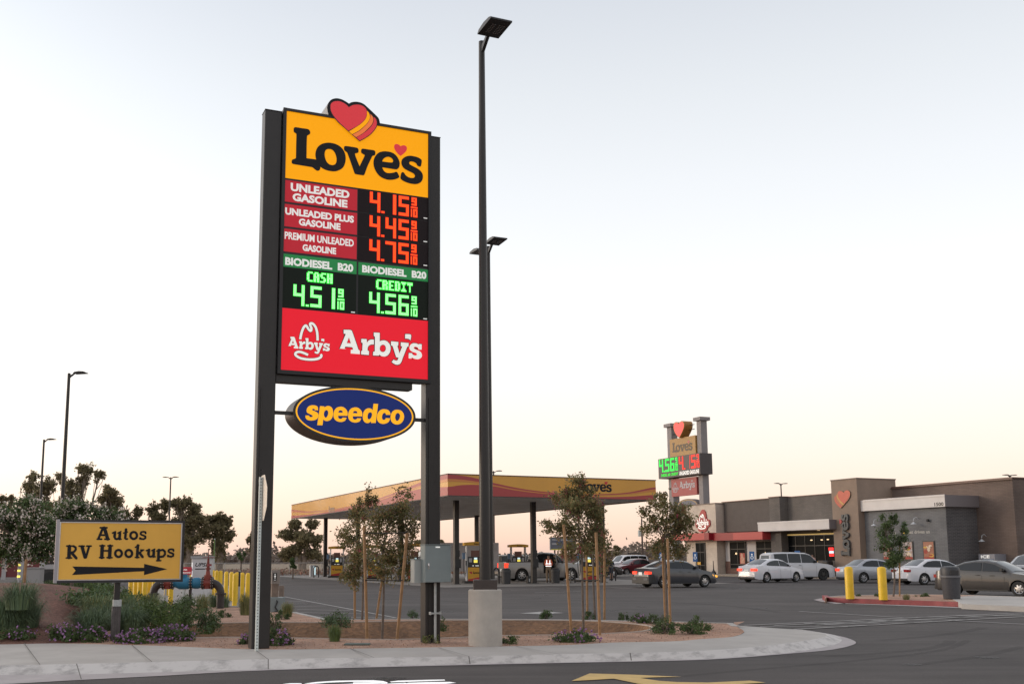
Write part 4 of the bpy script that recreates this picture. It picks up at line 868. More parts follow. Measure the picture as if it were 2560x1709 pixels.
mb.sheet([[(x+.12,z) for x,z in hpts(1.0)]],lambda x,z,o:(-.35+o,-x,z),depth=1.1);hh_=ob('heart_housing',mb,mat('heart_housing_gold',(.33,.16,.035),.5),pg)
mb=MB();mb.sheet([[(x+.12,z) for x,z in hpts(.9)]],lambda x,z,o:(-.36,-x,z));ob('heart_face',mb,mat('heart_lit',(.6,.05,.05),.5,emit=(1,.07,.06),es=.75),hh_)
mb=MB()
for tz,zz in((95.6,15.7),(95.6,15.1),(93.0,15.75),(93.0,15.25)):mb.cyl((.4,tz-T0-.5,zz),(.4,tz-T0+.9,zz),.04,n=6)
ob('heart_brackets',mb,m_pk,pg)
mb=MB();mb.sheet([oval(48,1.95,.8,(0,7.05))],lambda x,z,o:(.15+o,-x+(93.95-T0),z),depth=.8);ov2=ob('oval_panel',mb,mat('oval_brown',(.13,.10,.09),.6),pg)
mb=MB();mb.sheet([oval(48,1.85,.72,(0,7.05)),oval(48,1.75,.64,(0,7.05))],lambda x,z,o:(.14,-x+(93.95-T0),z));ob('oval_rim',mb,mat('oval_gold',(.42,.28,.12),.6),ov2)
mb=MB();mb.sheet([oval(48,1.75,.64,(0,7.05))],lambda x,z,o:(.142,-x+(93.95-T0),z));ob('oval_face',mb,mat('oval_grey',(.14,.14,.17),.6),ov2)
# ---------------- store ----------------
ST=(59.165,66.0)
store=thing('store_building','long grey and brown brick travel store with beige heart tower and white awnings','building',W(*ST,.0),A)
def sl(s,t,z=0):return (s-ST[0],t-ST[1],z)
def sbox(mb,s0,s1,t0,t1,z0,z1,mi=0):return mb.box(s0-ST[0],s1-ST[0],t0-ST[1],t1-ST[1],z0,z1,mi)
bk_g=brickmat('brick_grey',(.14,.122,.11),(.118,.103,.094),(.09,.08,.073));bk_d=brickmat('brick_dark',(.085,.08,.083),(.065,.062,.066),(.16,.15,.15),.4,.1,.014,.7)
bk_b=brickmat('brick_brown',(.15,.11,.092),(.128,.092,.078),(.095,.072,.062));bk_s=brickmat('brick_slate',(.17,.17,.175),(.145,.145,.15),(.11,.11,.115))
bk_t=mat('tower_stucco',(.24,.178,.138),.85,noise=.08,scale=1.5);bk_be=brickmat('brick_beige',(.58,.50,.42),(.53,.45,.38),(.45,.38,.32),.5,.12,.01,.3)
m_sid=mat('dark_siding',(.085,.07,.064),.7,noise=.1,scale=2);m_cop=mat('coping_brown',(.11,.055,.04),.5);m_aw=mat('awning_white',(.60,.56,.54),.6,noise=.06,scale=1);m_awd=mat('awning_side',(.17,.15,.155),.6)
mb=MB();sbox(mb,60.0,78,64.9,86.0,0,6.62);ob('brick_wall',mb,bk_g,store)                       # middle wall
mb=MB();sbox(mb,62.7,80,51.25,64.88,0,6.93);rw=ob('brick_wall',mb,bk_b,store)
mb=MB();sbox(mb,62.62,62.78,51.2,62.0,6.931,7.02);sbox(mb,62.79,80,51.15,51.26,6.931,7.02);sbox(mb,62.55,62.695,51.15,62.2,6.86,6.93);ob('coping',mb,m_cop,rw)
mb=MB();sbox(mb,59.165,63.1,62.03,64.79,0,7.58);tw=ob('heart_tower',mb,bk_t,store)
mb=MB();sbox(mb,59.12,63.14,61.99,64.83,7.581,7.66);ob('coping',mb,mat('coping_tan',(.14,.10,.08),.5),tw)
mb=MB();sbox(mb,59.165,60.6,70.98,72.3,.15,6.66);ob('brick_pilaster',mb,bk_g,store)
mb=MB();sbox(mb,59.1,60.7,70.93,72.35,6.661,6.73);sbox(mb,59.95,60.2,64.9,70.92,6.62,6.69);sbox(mb,59.5,59.9,72.36,79.4,6.6,6.67);ob('coping',mb,m_cop,store)
# siding wall with lap lines
mb=MB();sbox(mb,59.62,60.6,72.3,79.2,3.9,6.6)
for k in range(13):sbox(mb,59.60,59.62,72.31,79.19,3.92+k*.205,4.10+k*.205)
ob('siding_wall',mb,m_sid,store)
mb=MB();sbox(mb,59.62,60.6,72.3,79.2,1.27,3.2);ob('white_wall',mb,mat('white_stucco',(.50,.48,.48),.7,noise=.05,scale=2),store)
mb=MB();sbox(mb,59.56,60.6,72.3,79.2,.15,1.268);ob('brick_base',mb,brickmat('brick_redbrown',(.17,.09,.07),(.13,.07,.055),(.09,.06,.05)),store)
mb=MB();sbox(mb,58.8,60.6,79.37,84.1,.15,6.5);bb=ob('corner_block',mb,bk_be,store)
mb=MB();sbox(mb,58.74,60.66,79.31,84.16,6.501,6.58);ob('coping',mb,mat('coping_tan',(.14,.10,.08),.5),bb)
# red awning
m_ra=mat('awning_red',(.42,.045,.045),.35);m_rb=mat('awning_red_dim',(.24,.008,.016),.35)  # second red is the first with duller sky reflection put into its colour
mb=MB();sbox(mb,57.9,58.79,80.0,85.2,3.2,3.85);ra=ob('red_awning',mb,m_ra,store)
mb=MB();sbox(mb,57.9,58.79,79.3,79.998,3.2,3.85);sbox(mb,58.3,59.58,76.3,79.298,3.12,3.75);ob('red_awning',mb,m_rb,store)
mb=MB();sbox(mb,58.3,59.58,72.32,76.298,3.12,3.75);ob('red_awning',mb,m_ra,store)
mb=MB();sbox(mb,58.3,59.58,72.32,79.3,3.751,3.80);ob('awning_cap',mb,m_rb,store)
mb=MB()
for k in range(5):sbox(mb,58.3,58.42,79.9+k*.95,80.02+k*.95,3.851,4.02)
ob('awning_lights',mb,m_pk,store)
# windows and doors
m_gl=mat('store_glass',(.008,.009,.010),.35,0,spec=.04);m_fr_=mat('window_frame',(.02,.019,.02),.4);m_wl=mat('warm_lamp',(1,.8,.5),.5,emit=(1,.72,.4),es=1.1)
def window(s_,ta,tb,z0,z1,ncol,nrow,par=None,nm='window'):
    mb=MB();f=.06
    for a,b in((ta,ta+f),(tb-f,tb)):sbox(mb,s_-.05,s_+.06,a,b,z0,z1)
    sbox(mb,s_-.05,s_+.06,ta+f,tb-f,z0,z0+f);sbox(mb,s_-.05,s_+.06,ta+f,tb-f,z1-f,z1)
    for k in range(1,ncol):q=ta+(tb-ta)*k/ncol;sbox(mb,s_-.045,s_+.05,q-.025,q+.025,z0+f,z1-f)
    for z in nrow:sbox(mb,s_-.042,s_+.045,ta+f,tb-f,z-.03,z+.03)
    w_=ob(nm,mb,m_fr_,store)
    mb=MB();sbox(mb,s_-.005,s_+.004,ta+f+.001,tb-f-.001,z0+f+.001,z1-f-.001);ob('pane',mb,m_gl,w_);return w_
w1=window(59.55,76.2,78.45,.62,3.02,2,[2.35,1.0]);w2=window(59.55,72.35,74.75,.62,3.02,2,[2.35])
for ww,t_,z_ in((w1,77.5,1.95),(w2,73.5,1.95)):
    mb=MB();mb.lathe([(.0,-.08),(.07,-.05),(.08,.02),(.03,.1),(0,.1)],sl(59.48,t_,z_),8);ob('lamp_glow',mb,m_wl,ww)
mb=MB();sbox(mb,59.49,59.5,76.32,77.0,1.05,2.0);ps_=ob('window_poster',mb,mat('poster_red',(.42,.06,.04),.5),w1)
mb=MB();sbox(mb,59.475,59.485,76.36,76.9,1.1,1.62);mb.sheet([oval(14,.16,.25,(0,0))],lambda a,b,o:(59.47-ST[0],76.7-ST[1]+a,1.75+b));ob('poster_picture',mb,mat('poster_food',(.55,.42,.32),.6,noise=.6,scale=7,col2=(.5,.12,.06)),ps_)
d1=window(58.74,81.1,82.5,.17,3.0,2,[2.1,.9],nm='entrance_door')
mb=MB();sbox(mb,58.66,58.69,81.75,82.25,.95,1.2);ob('door_notice',mb,m_py,d1)
en=window(59.90,65.5,71.2,.17,3.42,5,[2.55],nm='entrance_glazing')
mb=MB();sbox(mb,59.83,59.89,65.5,71.1,3.43,3.52);ob('lit_fascia_strip',mb,mat('strip_gold',(.5,.35,.1),.5,emit=(.9,.6,.2),es=.35),en)
mb=MB()
for t_,z_ in((68.1,3.0),(66.9,3.0),(66.2,3.02)):mb.lathe([(.0,-.05),(.09,-.03),(.09,.03),(0,.05)],sl(59.84,t_,z_),10)
ob('ceiling_lamps',mb,m_wl,en)
mb=MB();sbox(mb,59.80,59.84,65.62,66.15,2.12,2.38);sbox(mb,59.80,59.84,65.6,66.1,1.68,1.9);os_=ob('open_sign',mb,mat('neon_red',(.5,0,0),.5,emit=(1,.02,.02),es=1.2),en)
mb=MB();sbox(mb,59.80,59.84,65.62,66.1,1.92,2.1);ob('sign_strip',mb,mat('neon_pale',(.5,.6,.7),.5,emit=(.7,.9,1),es=.8),os_)
mb=MB();sbox(mb,59.3,59.98,64.9,66.9,.16,1.35);ob('low_brick_wall',mb,bk_g,store)
mb=MB();sbox(mb,59.6,59.9,67.0,68.6,.75,1.3);ob('yellow_display',mb,m_py,store)
mb=MB();sbox(mb,58.45,59.99,64.45,73.05,3.80,4.54);sbox(mb,58.42,58.449,64.43,73.07,4.44,4.58);wa=ob('white_awning',mb,m_aw,store)
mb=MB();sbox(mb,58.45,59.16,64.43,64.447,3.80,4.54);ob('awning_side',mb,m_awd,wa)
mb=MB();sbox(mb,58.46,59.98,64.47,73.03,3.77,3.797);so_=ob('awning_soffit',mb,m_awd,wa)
mb=MB();mb.lathe([(.0,-.02),(.12,-.02),(.12,.0),(0,.0)],sl(59.3,66.6,3.76),12);ob('downlight',mb,m_wl,so_)
# grey slogan volume and its awning
mb=MB()
a0=sl(59.76,54.35);b0=sl(62.69,62.02)
mb.add([sl(59.70,54.35,0),sl(62.69,54.35,0),sl(62.69,62.02,0),sl(59.70,62.02,0),sl(59.76,54.35,5.08),sl(62.69,54.35,5.08),sl(62.69,62.02,5.08),sl(59.76,62.02,5.08)],[(0,3,2,1),(4,5,6,7),(1,2,6,5),(2,3,7,6),(3,0,4,7)]);gv=ob('slogan_wall',mb,bk_s,store)
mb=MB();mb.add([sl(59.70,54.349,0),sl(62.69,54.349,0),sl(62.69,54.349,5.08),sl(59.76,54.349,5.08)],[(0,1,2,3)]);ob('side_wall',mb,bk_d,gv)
mb=MB();sbox(mb,59.44,62.69,54.08,62.1,5.083,5.9);sbox(mb,59.4,59.438,54.05,61.7,5.8,5.93);aw=ob('address_awning',mb,m_aw,store)
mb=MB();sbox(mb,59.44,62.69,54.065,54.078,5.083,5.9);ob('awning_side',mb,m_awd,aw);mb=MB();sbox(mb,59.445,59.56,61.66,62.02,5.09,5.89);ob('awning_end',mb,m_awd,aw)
def sfn(s_,lay=1):return lambda x,z,o=0:(s_-ST[0]-.006*lay-o*2,-x,z)
def sx(t):return ST[1]-t
mb=MB();add_text(mb,'1500',sx(55.0),sx(54.2),5.14,5.4,sfn(59.438),bold=.04);ob('street_number',mb,m_pk,aw)
mb=MB();add_text(mb,'that drives us',sx(58.0),sx(55.85),3.28,3.52,sfn(59.735),bold=.02);add_text(mb,'We own',sx(60.3),sx(59.0),3.28,3.5,sfn(59.735),bold=.02);ob('slogan_lettering',mb,mat('pale_lettering',(.42,.40,.37),.6),gv)
mb=MB();mb.sheet([[(sx(58.2)+x*.1,3.4+z*.1) for x,z in oval(14,1,1.2,(0,0))]],lambda a,b,o:sfn(59.735)(a,b));ob('yellow_letter',mb,m_ybol,gv)
posters=[(60.3,59.36,1.38,2.68,(.40,.40,.43),(.30,.12,.07)),(58.4,57.4,1.38,2.74,(.45,.45,.50),(.34,.18,.10)),(56.5,55.47,1.38,2.74,(.30,.09,.05),(.36,.16,.09))]
for i,(ta,tb,z0,z1,c1,c2) in enumerate(posters):
    mb=MB();sbox(mb,59.66,59.70,tb,ta,z0,z1);f_=ob('poster_frame',mb,m_fr_,gv)
    mb=MB();sbox(mb,59.645,59.659,tb+.07,ta-.07,z0+.07,z1-.07);pp_=ob('poster',mb,mat('poster_sheet_%d'%i,c1,.5,noise=1,scale=4.5,col2=c2),f_)
    mb=MB();cx=sx((ta+tb)/2)
    rr_=random.Random(i+3)
    for k in range(9):
        q=k%4;ex,ez=rr_.uniform(.08,.22),rr_.uniform(.05,.16);ox,oz=rr_.uniform(-.28,.28),rr_.uniform(.25,1.0)
        mb.sheet([oval(14,ex,ez,(cx+ox,z0+oz))],lambda a,b,o,k=k:sfn(59.644-.001*k)(a,b),q)
    sbox(mb,59.64,59.643,tb+.08,ta-.08,z0+.08,z0+.24,1)
    ob('picture',mb,[mat('food_cream',(.62,.50,.38),.6,noise=.3,scale=9),mat('food_red',(.34,.05,.03),.6,noise=.3,scale=9),mat('food_gold',(.62,.38,.06),.6),mat('food_brown',(.22,.10,.06),.6,noise=.4,scale=9)],pp_)
def gooseneck(s_,t_,z_,par):
    mb=MB();mb.tube([sl(s_-.02,t_,z_+.28),sl(s_-.2,t_,z_+.42),sl(s_-.42,t_,z_+.36),sl(s_-.5,t_,z_+.15)],.02,6);mb.lathe([(.05,.16),(.07,.1),(.2,.03),(.21,0),(.0,0)],sl(s_-.5,t_,z_-.08),14);ob('barn_lamp',mb,mat('lamp_pale',(.5,.52,.55),.4),par,smooth=True)
for t_ in(60.63,58.71,56.81):gooseneck(59.76,t_,4.02,gv)
gooseneck(62.7,53.67,2.75,rw)
mb=MB();mb.lathe([(.0,-.1),(.1,-.08),(.1,.1),(0,.12)],sl(59.6,55.85,4.17),10);ob('camera_dome',mb,m_pk,gv)
mb=MB();sbox(mb,61.6,62.69,52.2,53.5,.16,1.8);ice=ob('ice_box',mb,mat('ice_box_grey',(.22,.22,.25),.5),store)
mb=MB();sbox(mb,61.58,61.598,52.3,53.2,.4,1.45);ob('ice_panel',mb,mat('ice_panel_blue',(.05,.09,.2),.5,noise=1,scale=3,col2=(.3,.38,.45)),ice)
mb=MB();add_text(mb,'ICE',sx(53.3),sx(52.6),1.52,1.72,lambda x,z,o=0:(61.585-ST[0],-x,z),bold=.03);ob('lettering',mb,m_txt,ice)
# tower emblem and vertical letters
hb3=bounds([HEARTS[0][1]]);kq=1.75/(hb3[1]-hb3[0]);mb=MB()
def te(p,g=1.):
    cx,cz=(hb3[0]+hb3[1])/2,(hb3[2]+hb3[3])/2;return [((x-cx)*kq*g,6.07+(z-cz)*kq*g) for x,z in p]
tcx=63.55
mb.sheet([te(HEARTS[0][1][0])],lambda a,b,o:(59.08-ST[0]+o,a*-1*-1+tcx-ST[1],b),depth=.08)
te_=ob('heart_emblem',mb,mat('heart_edge',(.20,.13,.08),.6),tw)
mb=MB();mats=[mat('heart_coral',(.48,.09,.05),.5,noise=.1,scale=2),mat('heart_amber',(.50,.25,.06),.5),mat('heart_rust',(.42,.12,.06),.5)]
for k,(c,l) in enumerate(HEARTS[1:]):
    mb.sheet([te(l[0])],lambda a,b,o,k=k:(59.074-ST[0]-k*.002,tcx-ST[1]+a,b),{'red':0,'yellow':1,'orange':2}[c])
ob('heart_face',mb,mats,te_)
mb=MB();sc=3.25/(LB[1]-LB[0])
# vertical word, reading upwards: letters turned a quarter
def vt(g):
    return [[((z-LB[2])*sc,(x-LB[0])*sc) for x,z in l] for l in g]
for k,g in enumerate(LOVES):mb.sheet(vt(g),lambda a,b,o,k=k:(58.98-ST[0]+o-k*.001,a+62.95-ST[1],b+1.68),depth=.16)
vl=ob('vertical_lettering',mb,mat('steel_letters',(.06,.063,.066),.5),tw)
mb=MB();mb.sheet(vt(LHEART),lambda a,b,o:(58.98-ST[0]+o,a+62.95-ST[1],b+1.68),depth=.16);ob('small_heart',mb,m_fr,vl)
# restaurant emblem
mb=MB();fn=sfn(58.78);sc=1.9/(AB[1]-AB[0]);x0_=sx(82.25);z0_=4.42
bl=[(x0_+x,z0_+z) for x,z in [(-.12,.05),(.25,-.1),(.3,-.35),(.9,-.5),(1.5,-.35),(1.7,-.05),(2.05,.1),(2.05,.6),(1.6,.75),(1.45,1.35),(1.1,1.62),(.8,1.5),(.5,1.1),(.4,.8),(-.12,.6)]]
mb.sheet([smooth_loop(bl,4)],lambda a,b,o:(58.70-ST[0]+o,-a,b),depth=.1);re_=ob('restaurant_emblem',mb,m_fr,bb)
mb=MB();place_groups(mb,ARBY,AB,x0_,z0_,sc,sfn(58.69))
ks=1.9/(_r[0]-_l[0])
for h in HAT:add_ribbon(mb,[(x0_+(x-_l[0])*ks*.95,z0_+.2+(z-_l[1])*ks*.8) for x,z in h],.1,sfn(58.685))
ob('lettering',mb,m_arbw,re_)
# blue parking plates on posts in front of the store, patio ashtray
for i,(px,Y,lb) in enumerate([(1738,94,'blue accessible parking sign nearest the restaurant door'),(1880,87,'blue accessible parking sign in front of the white restaurant wall'),(1994,80,'blue accessible parking sign in front of the store entrance glazing'),(1652,98,'blue accessible parking sign at the left end of the restaurant')]):
    p=D(px,1400,Y);t=thing('parking_sign',lb,'sign',(p[0],p[1],0),A-R(30),'blue accessible parking signs')
    mb=MB();mb.cyl((0,0,0),(0,0,1.3),.03,n=8);ob('post',mb,m_galv,t);mb=MB();mb.box(-.2,.2,-.045,-.032,1.25,2.1);pl=ob('plate',mb,mat('parking_blue',(.05,.16,.42),.4),t)
    mb=MB();mb.sheet([oval(12,.07,.07,(0,1.85))],lambda a,b,o:(a,-.05,b));mb.sheet([oval(14,.12,.14,(0,1.6)),oval(14,.08,.1,(0,1.6))],lambda a,b,o:(a,-.05,b));ob('wheelchair_symbol',mb,m_txt,pl)
p=D(1783,1400,93);t=thing('cigarette_urn','tall thin black cigarette urn beside the restaurant door','ashtray',(p[0],p[1],.16),0)
mb=MB();mb.lathe([(.2,0),(.24,.05),(.2,.2),(.07,.32),(.045,.5)],n=14);ob('bowl',mb,m_pk,t,smooth=True);mb=MB();mb.lathe([(.045,.501),(.035,.95),(.03,1.15),(.0,1.17)],n=10);ob('stem',mb,m_pk,t,smooth=True)
p=W(58.6,65.0);t=thing('litter_bin','tall black litter bin against the tower beside the store entrance','litter bin',(p[0],p[1],.16),A)
mb=MB();mb.bbox(-.3,.3,-.3,.3,0,1.0,.02);ob('body',mb,m_pk,t);mb=MB();mb.bbox(-.32,.32,-.32,.32,1.001,1.2,.08);ob('lid',mb,m_pk,t)
mb=MB();pp=[W(56.6,50.5),W(62.6,50.5),W(62.6,86),W(56.6,86)];mb.add([(*p[:2],.15) for p in pp]+[(*p[:2],0) for p in pp],[(0,1,2,3),(0,3,7,4),(0,1,5,4),(3,2,6,7)]);ob('store_walk',mb,mat('store_walk_concrete',(.30,.255,.21),.9,noise=.1,scale=1),kind='structure')
# ---------------- vehicles ----------------
m_tyre=mat('tyre',(.018,.018,.018),.8);m_rim=mat('alloy',(.45,.45,.46),.3,.8);m_rimd=mat('dark_alloy',(.05,.05,.05),.4,.6)
m_cg=mat('car_glass',(.012,.014,.016),.08,spec=.45);m_cgl=mat('car_glass_sky',(.05,.055,.06),.08,spec=.9);m_dark=mat('underbody',(.008,.008,.008),.8)
m_tl=mat('tail_lamp',(.30,.01,.01),.25);m_tlon=mat('tail_lamp_lit',(.6,.02,.01),.25,emit=(1,.05,.02),es=1.6);m_hl=mat('head_lamp',(.55,.56,.58),.15);m_ind=mat('indicator',(.8,.35,.05),.3,emit=(1,.45,.05),es=1.2)
m_plate=mat('number_plate',(.75,.75,.72),.4,emit=(1,1,1),es=.15);m_trim=mat('black_trim',(.02,.02,.021),.5)
def paint(n,c,metal=.3,r=.28):return mat(n,c,r,metal,coat=.5,noise=.04,scale=1.5)
PROF={
'sedan':dict(deck=[(0,.46),(.012,.60),(.03,.70),(.14,.735),(.3,.70),(.6,.67),(.72,.665),(.86,.60),(.95,.52),(.985,.42),(1,.34)],roof=[(.13,.73),(.20,.83),(.30,.955),(.40,1.0),(.50,.995),(.58,.95),(.66,.83),(.745,.665)],side=(.22,.70),pil=(.475,.62),rw=.205,fw=.80,ws=(.575,.735),rwn=(.15,.30)),
'sedan2':dict(deck=[(0,.44),(.015,.58),(.03,.665),(.15,.69),(.3,.67),(.6,.65),(.72,.645),(.86,.585),(.95,.50),(.985,.40),(1,.32)],roof=[(.13,.69),(.19,.80),(.275,.955),(.36,1.0),(.47,.99),(.56,.94),(.65,.80),(.72,.645)],side=(.205,.675),pil=(.455,.60),rw=.205,fw=.795,ws=(.55,.71),rwn=(.15,.275)),
'suv':dict(deck=[(0,.50),(.01,.60),(.3,.62),(.6,.615),(.76,.61),(.88,.575),(.96,.52),(.99,.42),(1,.32)],roof=[(.005,.60),(.03,.93),(.07,.985),(.2,1.0),(.4,1.0),(.55,.985),(.62,.93),(.74,.61)],side=(.07,.71),pil=(.27,.47,.62),rw=.20,fw=.80,ws=(.60,.73),rwn=(.006,.03)),
'pickup':dict(deck=[(0,.60),(.006,.66),(.40,.665),(.41,.64),(.6,.63),(.78,.63),(.9,.60),(.97,.56),(.99,.42),(1,.34)],roof=[(.37,.66),(.40,.90),(.425,.985),(.5,1.0),(.6,.99),(.66,.94),(.77,.63)],side=(.405,.755),pil=(.56,.68),rw=.20,fw=.82,ws=(.645,.765),rwn=(.372,.405))}
def interp(t,x):
    if x<=t[0][0]:return t[0][1]
    for (a,p),(b,q) in zip(t,t[1:]):
        if x<=b:return p+(q-p)*(x-a)/(b-a)
    return t[-1][1]
def make_car(name,label,catg,loc,rz,typ,Ln,Wd,Ht,pm,group=None,lit=False,ind=False,rim=None,wheel_r=.325,glass=None,clad=False,doors=2,extras=True):
    P=PROF[typ];t=thing(name,label,catg,loc,rz,group);glass=glass or m_cg;rim=rim or m_rim
    X=lambda u:(u-.5)*Ln
    def belt(u):return interp(P['deck'],u)*Ht
    def roof(u):
        r=P['roof']
        return interp(r,u)*Ht if r[0][0]<=u<=r[-1][0] else 0
    def top(u):return max(belt(u),roof(u))
    def hw(u):
        e=abs(u-.5)*2;f=1-.05*e**3-(.16*max(0,(e-.86)/.14)**2);return Wd/2*f
    tumb=.34 if typ!='suv' else .22
    us=sorted(set([round(i/72,5) for i in range(73)]+[p[0] for p in P['deck']]+[p[0] for p in P['roof']]))
    wr=wheel_r;arc=wr*1.13
    def low(u):
        z=.20+.05*max(0,(abs(u-.5)*2-.9)/.1);x=X(u)
        for c in(P['rw'],P['fw']):
            dx=x-X(c)
            if abs(dx)<arc:z=max(z,wr+math.sqrt(arc*arc-dx*dx))
        return z
    def sec(u):
        b,tp,w_,lo=belt(u),top(u),hw(u),low(u);g=tp-b;ys=w_*.955-max(0,g)*tumb
        zs=[lo,max(lo+.004,.34*Ht*.62),max(lo+.008,b-.16),b-.015 if b-.015>lo+.01 else lo+.012]
        crown=.025
        return [(w_*.965,zs[0]),(w_,zs[1]),(w_*.995,zs[2]),(w_*.955,zs[3]),(ys-.0,max(zs[3]+.004,tp-.035 if g>.05 else b)),(ys*.86,tp+crown*.35+.004),(ys*.45,tp+crown*.8+.005),(0,tp+crown+.006)]
    m=MB();rows=[];vs=[]
    for u in us:
        s=sec(u);r=[(X(u),y,z) for y,z in s]+[(X(u),-y,z) for y,z in s[:-1][::-1]];vs+=r
    k=len(s)*2-1
    fs=[(i*k+j,(i+1)*k+j,(i+1)*k+j+1,i*k+j+1) for i in range(len(us)-1) for j in range(k-1)]+[tuple(range(k)),tuple(range((len(us)-1)*k+k-1,(len(us)-1)*k-1,-1))]
    m.add(vs,fs);body=ob('body',m,pm,t,smooth=True)
    m=MB();m.box(X(.03),X(.97),-hw(.5)*.80,hw(.5)*.80,.19,.19+.40*Ht*.8);ob('underbody',m,m_dark,t)
    # glass
    def sidepanel(ua,ub,sgn):
        m=MB();n=10;v=[]
        for i in range(n+1):
            u=ua+(ub-ua)*i/n;b=belt(u);tp=top(u);w_=hw(u);g=tp-b;zl=b+.035;zh=tp-.075
            if zh<zl+.02:zh=zl+.02
            f=lambda z:w_*.955-max(0,(z-b))*tumb+.006+.004*abs(1)
            v+=[(X(u),sgn*f(zl),zl),(X(u),sgn*f(zh),zh)]
        m.add(v,[(2*i,2*i+2,2*i+3,2*i+1) for i in range(n)]);ob('side_window',m,glass,body)
    a,b_=P['side'];cuts=[a]+list(P['pil'][:-1])+[b_]
    for sg in(-1,1):
        for q0,q1 in zip(cuts,cuts[1:]):sidepanel(q0+(.006 if q0!=a else 0),q1-(.006 if q1!=b_ else 0),sg)
    def cross(ua,ub,nm,lift=.016,inset=.90):
        m=MB();n=8;v=[]
        for i in range(n+1):
            u=ua+(ub-ua)*i/n;s=sec(u)
            for y,z in [(-s[4][0]*inset,s[4][1]+.02),(-s[6][0],s[6][1]),(0,s[7][1]),(s[6][0],s[6][1]),(s[4][0]*inset,s[4][1]+.02)]:v.append((X(u),y,z+lift))
        m.add(v,[(5*i+j,5*i+5+j,5*i+6+j,5*i+1+j) for i in range(n) for j in range(4)]);ob(nm,m,m_cgl if glass is m_cg else glass,body,smooth=True)
    cross(*P['ws'],'windscreen')
    if typ in('sedan','sedan2'):cross(*P['rwn'],'rear_window')
    else:
        u0=P['rwn'];ys=hw(u0[0])*.8;b=belt(.02) if typ=='suv' else .66*Ht
        m=MB();x0=X(u0[0])-.02;x1=X(u0[1])-.02;m.add([(x0,-ys*.9,b+.04),(x0,ys*.9,b+.04),(x1,ys*.78,Ht*.90),(x1,-ys*.78,Ht*.90)],[(0,1,2,3)]);ob('rear_window',m,glass,body)
    # panel gaps and sill
    m=MB();dz=[a+.0]+list(P['pil'][:-1])+[b_-.005]
    for sg in(-1,1):
        for u in ([P['pil'][0],b_-.02,a+.02] if typ!='suv' else [.27,.47,b_-.02]):
            w_=hw(u);y0=sg*(w_+.002);zb_=.26;zt_=belt(u)-.17
            lo=low(u);zb_=max(.26,lo+.03)
            m.add([(X(u)-.006,y0,zb_),(X(u)+.006,y0,zb_),(X(u)+.006,y0,zt_),(X(u)-.006,y0,zt_)],[(0,1,2,3)])
        m.add([(X(P['rw'])+arc+.05,sg*(hw(.5)+.003),.205),(X(P['fw'])-arc-.05,sg*(hw(.5)+.003),.205),(X(P['fw'])-arc-.05,sg*(hw(.5)+.004),.26),(X(P['rw'])+arc+.05,sg*(hw(.5)+.004),.26)],[(0,1,2,3)])
    ob('panel_gaps',m,m_trim,body)
    for sg in(-1,1):
        for u in([P['pil'][0]-.035,P['pil'][-1]-.05] if len(P['pil'])==2 else [.24,.44]):
            m=MB();y0=sg*hw(u);m.box(X(u)-.09,X(u)+.09,min(y0,y0+sg*.025),max(y0,y0+sg*.025),belt(u)-.15,belt(u)-.125);ob('door_handle',m,m_trim if clad else pm,body)
        m=MB();um=P['side'][1]-.03;y0=hw(um)*.955;zz=belt(um)+.06;m.bbox(X(um)-.08,X(um)+.07,min(sg*y0,sg*(y0+.17)),max(sg*y0,sg*(y0+.17)),zz,zz+.13,.03);ob('wing_mirror',m,pm if not clad else m_trim,body)
    # wheels
    for c in(P['rw'],P['fw']):
        for sg in(-1,1):
            yo=hw(c)-.02;m=MB();yy=sg*yo;y2=sg*(yo-.20)
            prof=[(wr*.62,0),(wr*.93,0),(wr,.03),(wr,.17),(wr*.93,.20),(wr*.62,.20)]
            n=26;v=[];
            for r,d in prof:
                for k2 in range(n):
                    an=2*math.pi*k2/n;v.append((X(c)+r*math.cos(an),sg*(yo-d),wr+r*math.sin(an)))
            f=[(i*n+k2,i*n+(k2+1)%n,(i+1)*n+(k2+1)%n,(i+1)*n+k2) for i in range(len(prof)-1) for k2 in range(n)];m.add(v,f);wh=ob('wheel',m,m_tyre,t,smooth=True)
            m=MB();m.cyl((X(c),sg*(yo-.10),wr),(X(c),sg*(yo-.15),wr),wr*.63,n=22);ob('wheel_well_disc',m,m_dark,wh)
            m=MB();
            for k2 in range(26):
                a1=2*math.pi*k2/26;a2=2*math.pi*(k2+1)/26;r0,r1=wr*.56,wr*.64
                m.add([(X(c)+r0*math.cos(a1),sg*(yo-.02),wr+r0*math.sin(a1)),(X(c)+r0*math.cos(a2),sg*(yo-.02),wr+r0*math.sin(a2)),(X(c)+r1*math.cos(a2),sg*(yo-.004),wr+r1*math.sin(a2)),(X(c)+r1*math.cos(a1),sg*(yo-.004),wr+r1*math.sin(a1))],[(0,1,2,3)])
            for k2 in range(7):
                a1=2*math.pi*k2/7+.2;d=(math.cos(a1),math.sin(a1));nn=(-d[1],d[0]);w0,w1=.045,.028
                m.add([(X(c)+d[0]*.03+nn[0]*w0*s_,sg*(yo-.015),wr+d[1]*.03+nn[1]*w0*s_) for s_ in(-1,1)]+[(X(c)+d[0]*wr*.6+nn[0]*w1*s_,sg*(yo-.03),wr+d[1]*wr*.6+nn[1]*w1*s_) for s_ in(1,-1)],[(0,1,2,3)])
            m.cyl((X(c),sg*(yo-.02),wr),(X(c),sg*(yo-.008),wr),wr*.17,n=12);ob('rim',m,rim,wh)
    # lamps, plate, bumpers
    wl=hw(.012);zt_=belt(.012 if typ[0]=='s' and typ!='suv' else .01)
    tz=(.50*Ht,.60*Ht) if typ!='pickup' else (.47*Ht,.63*Ht)
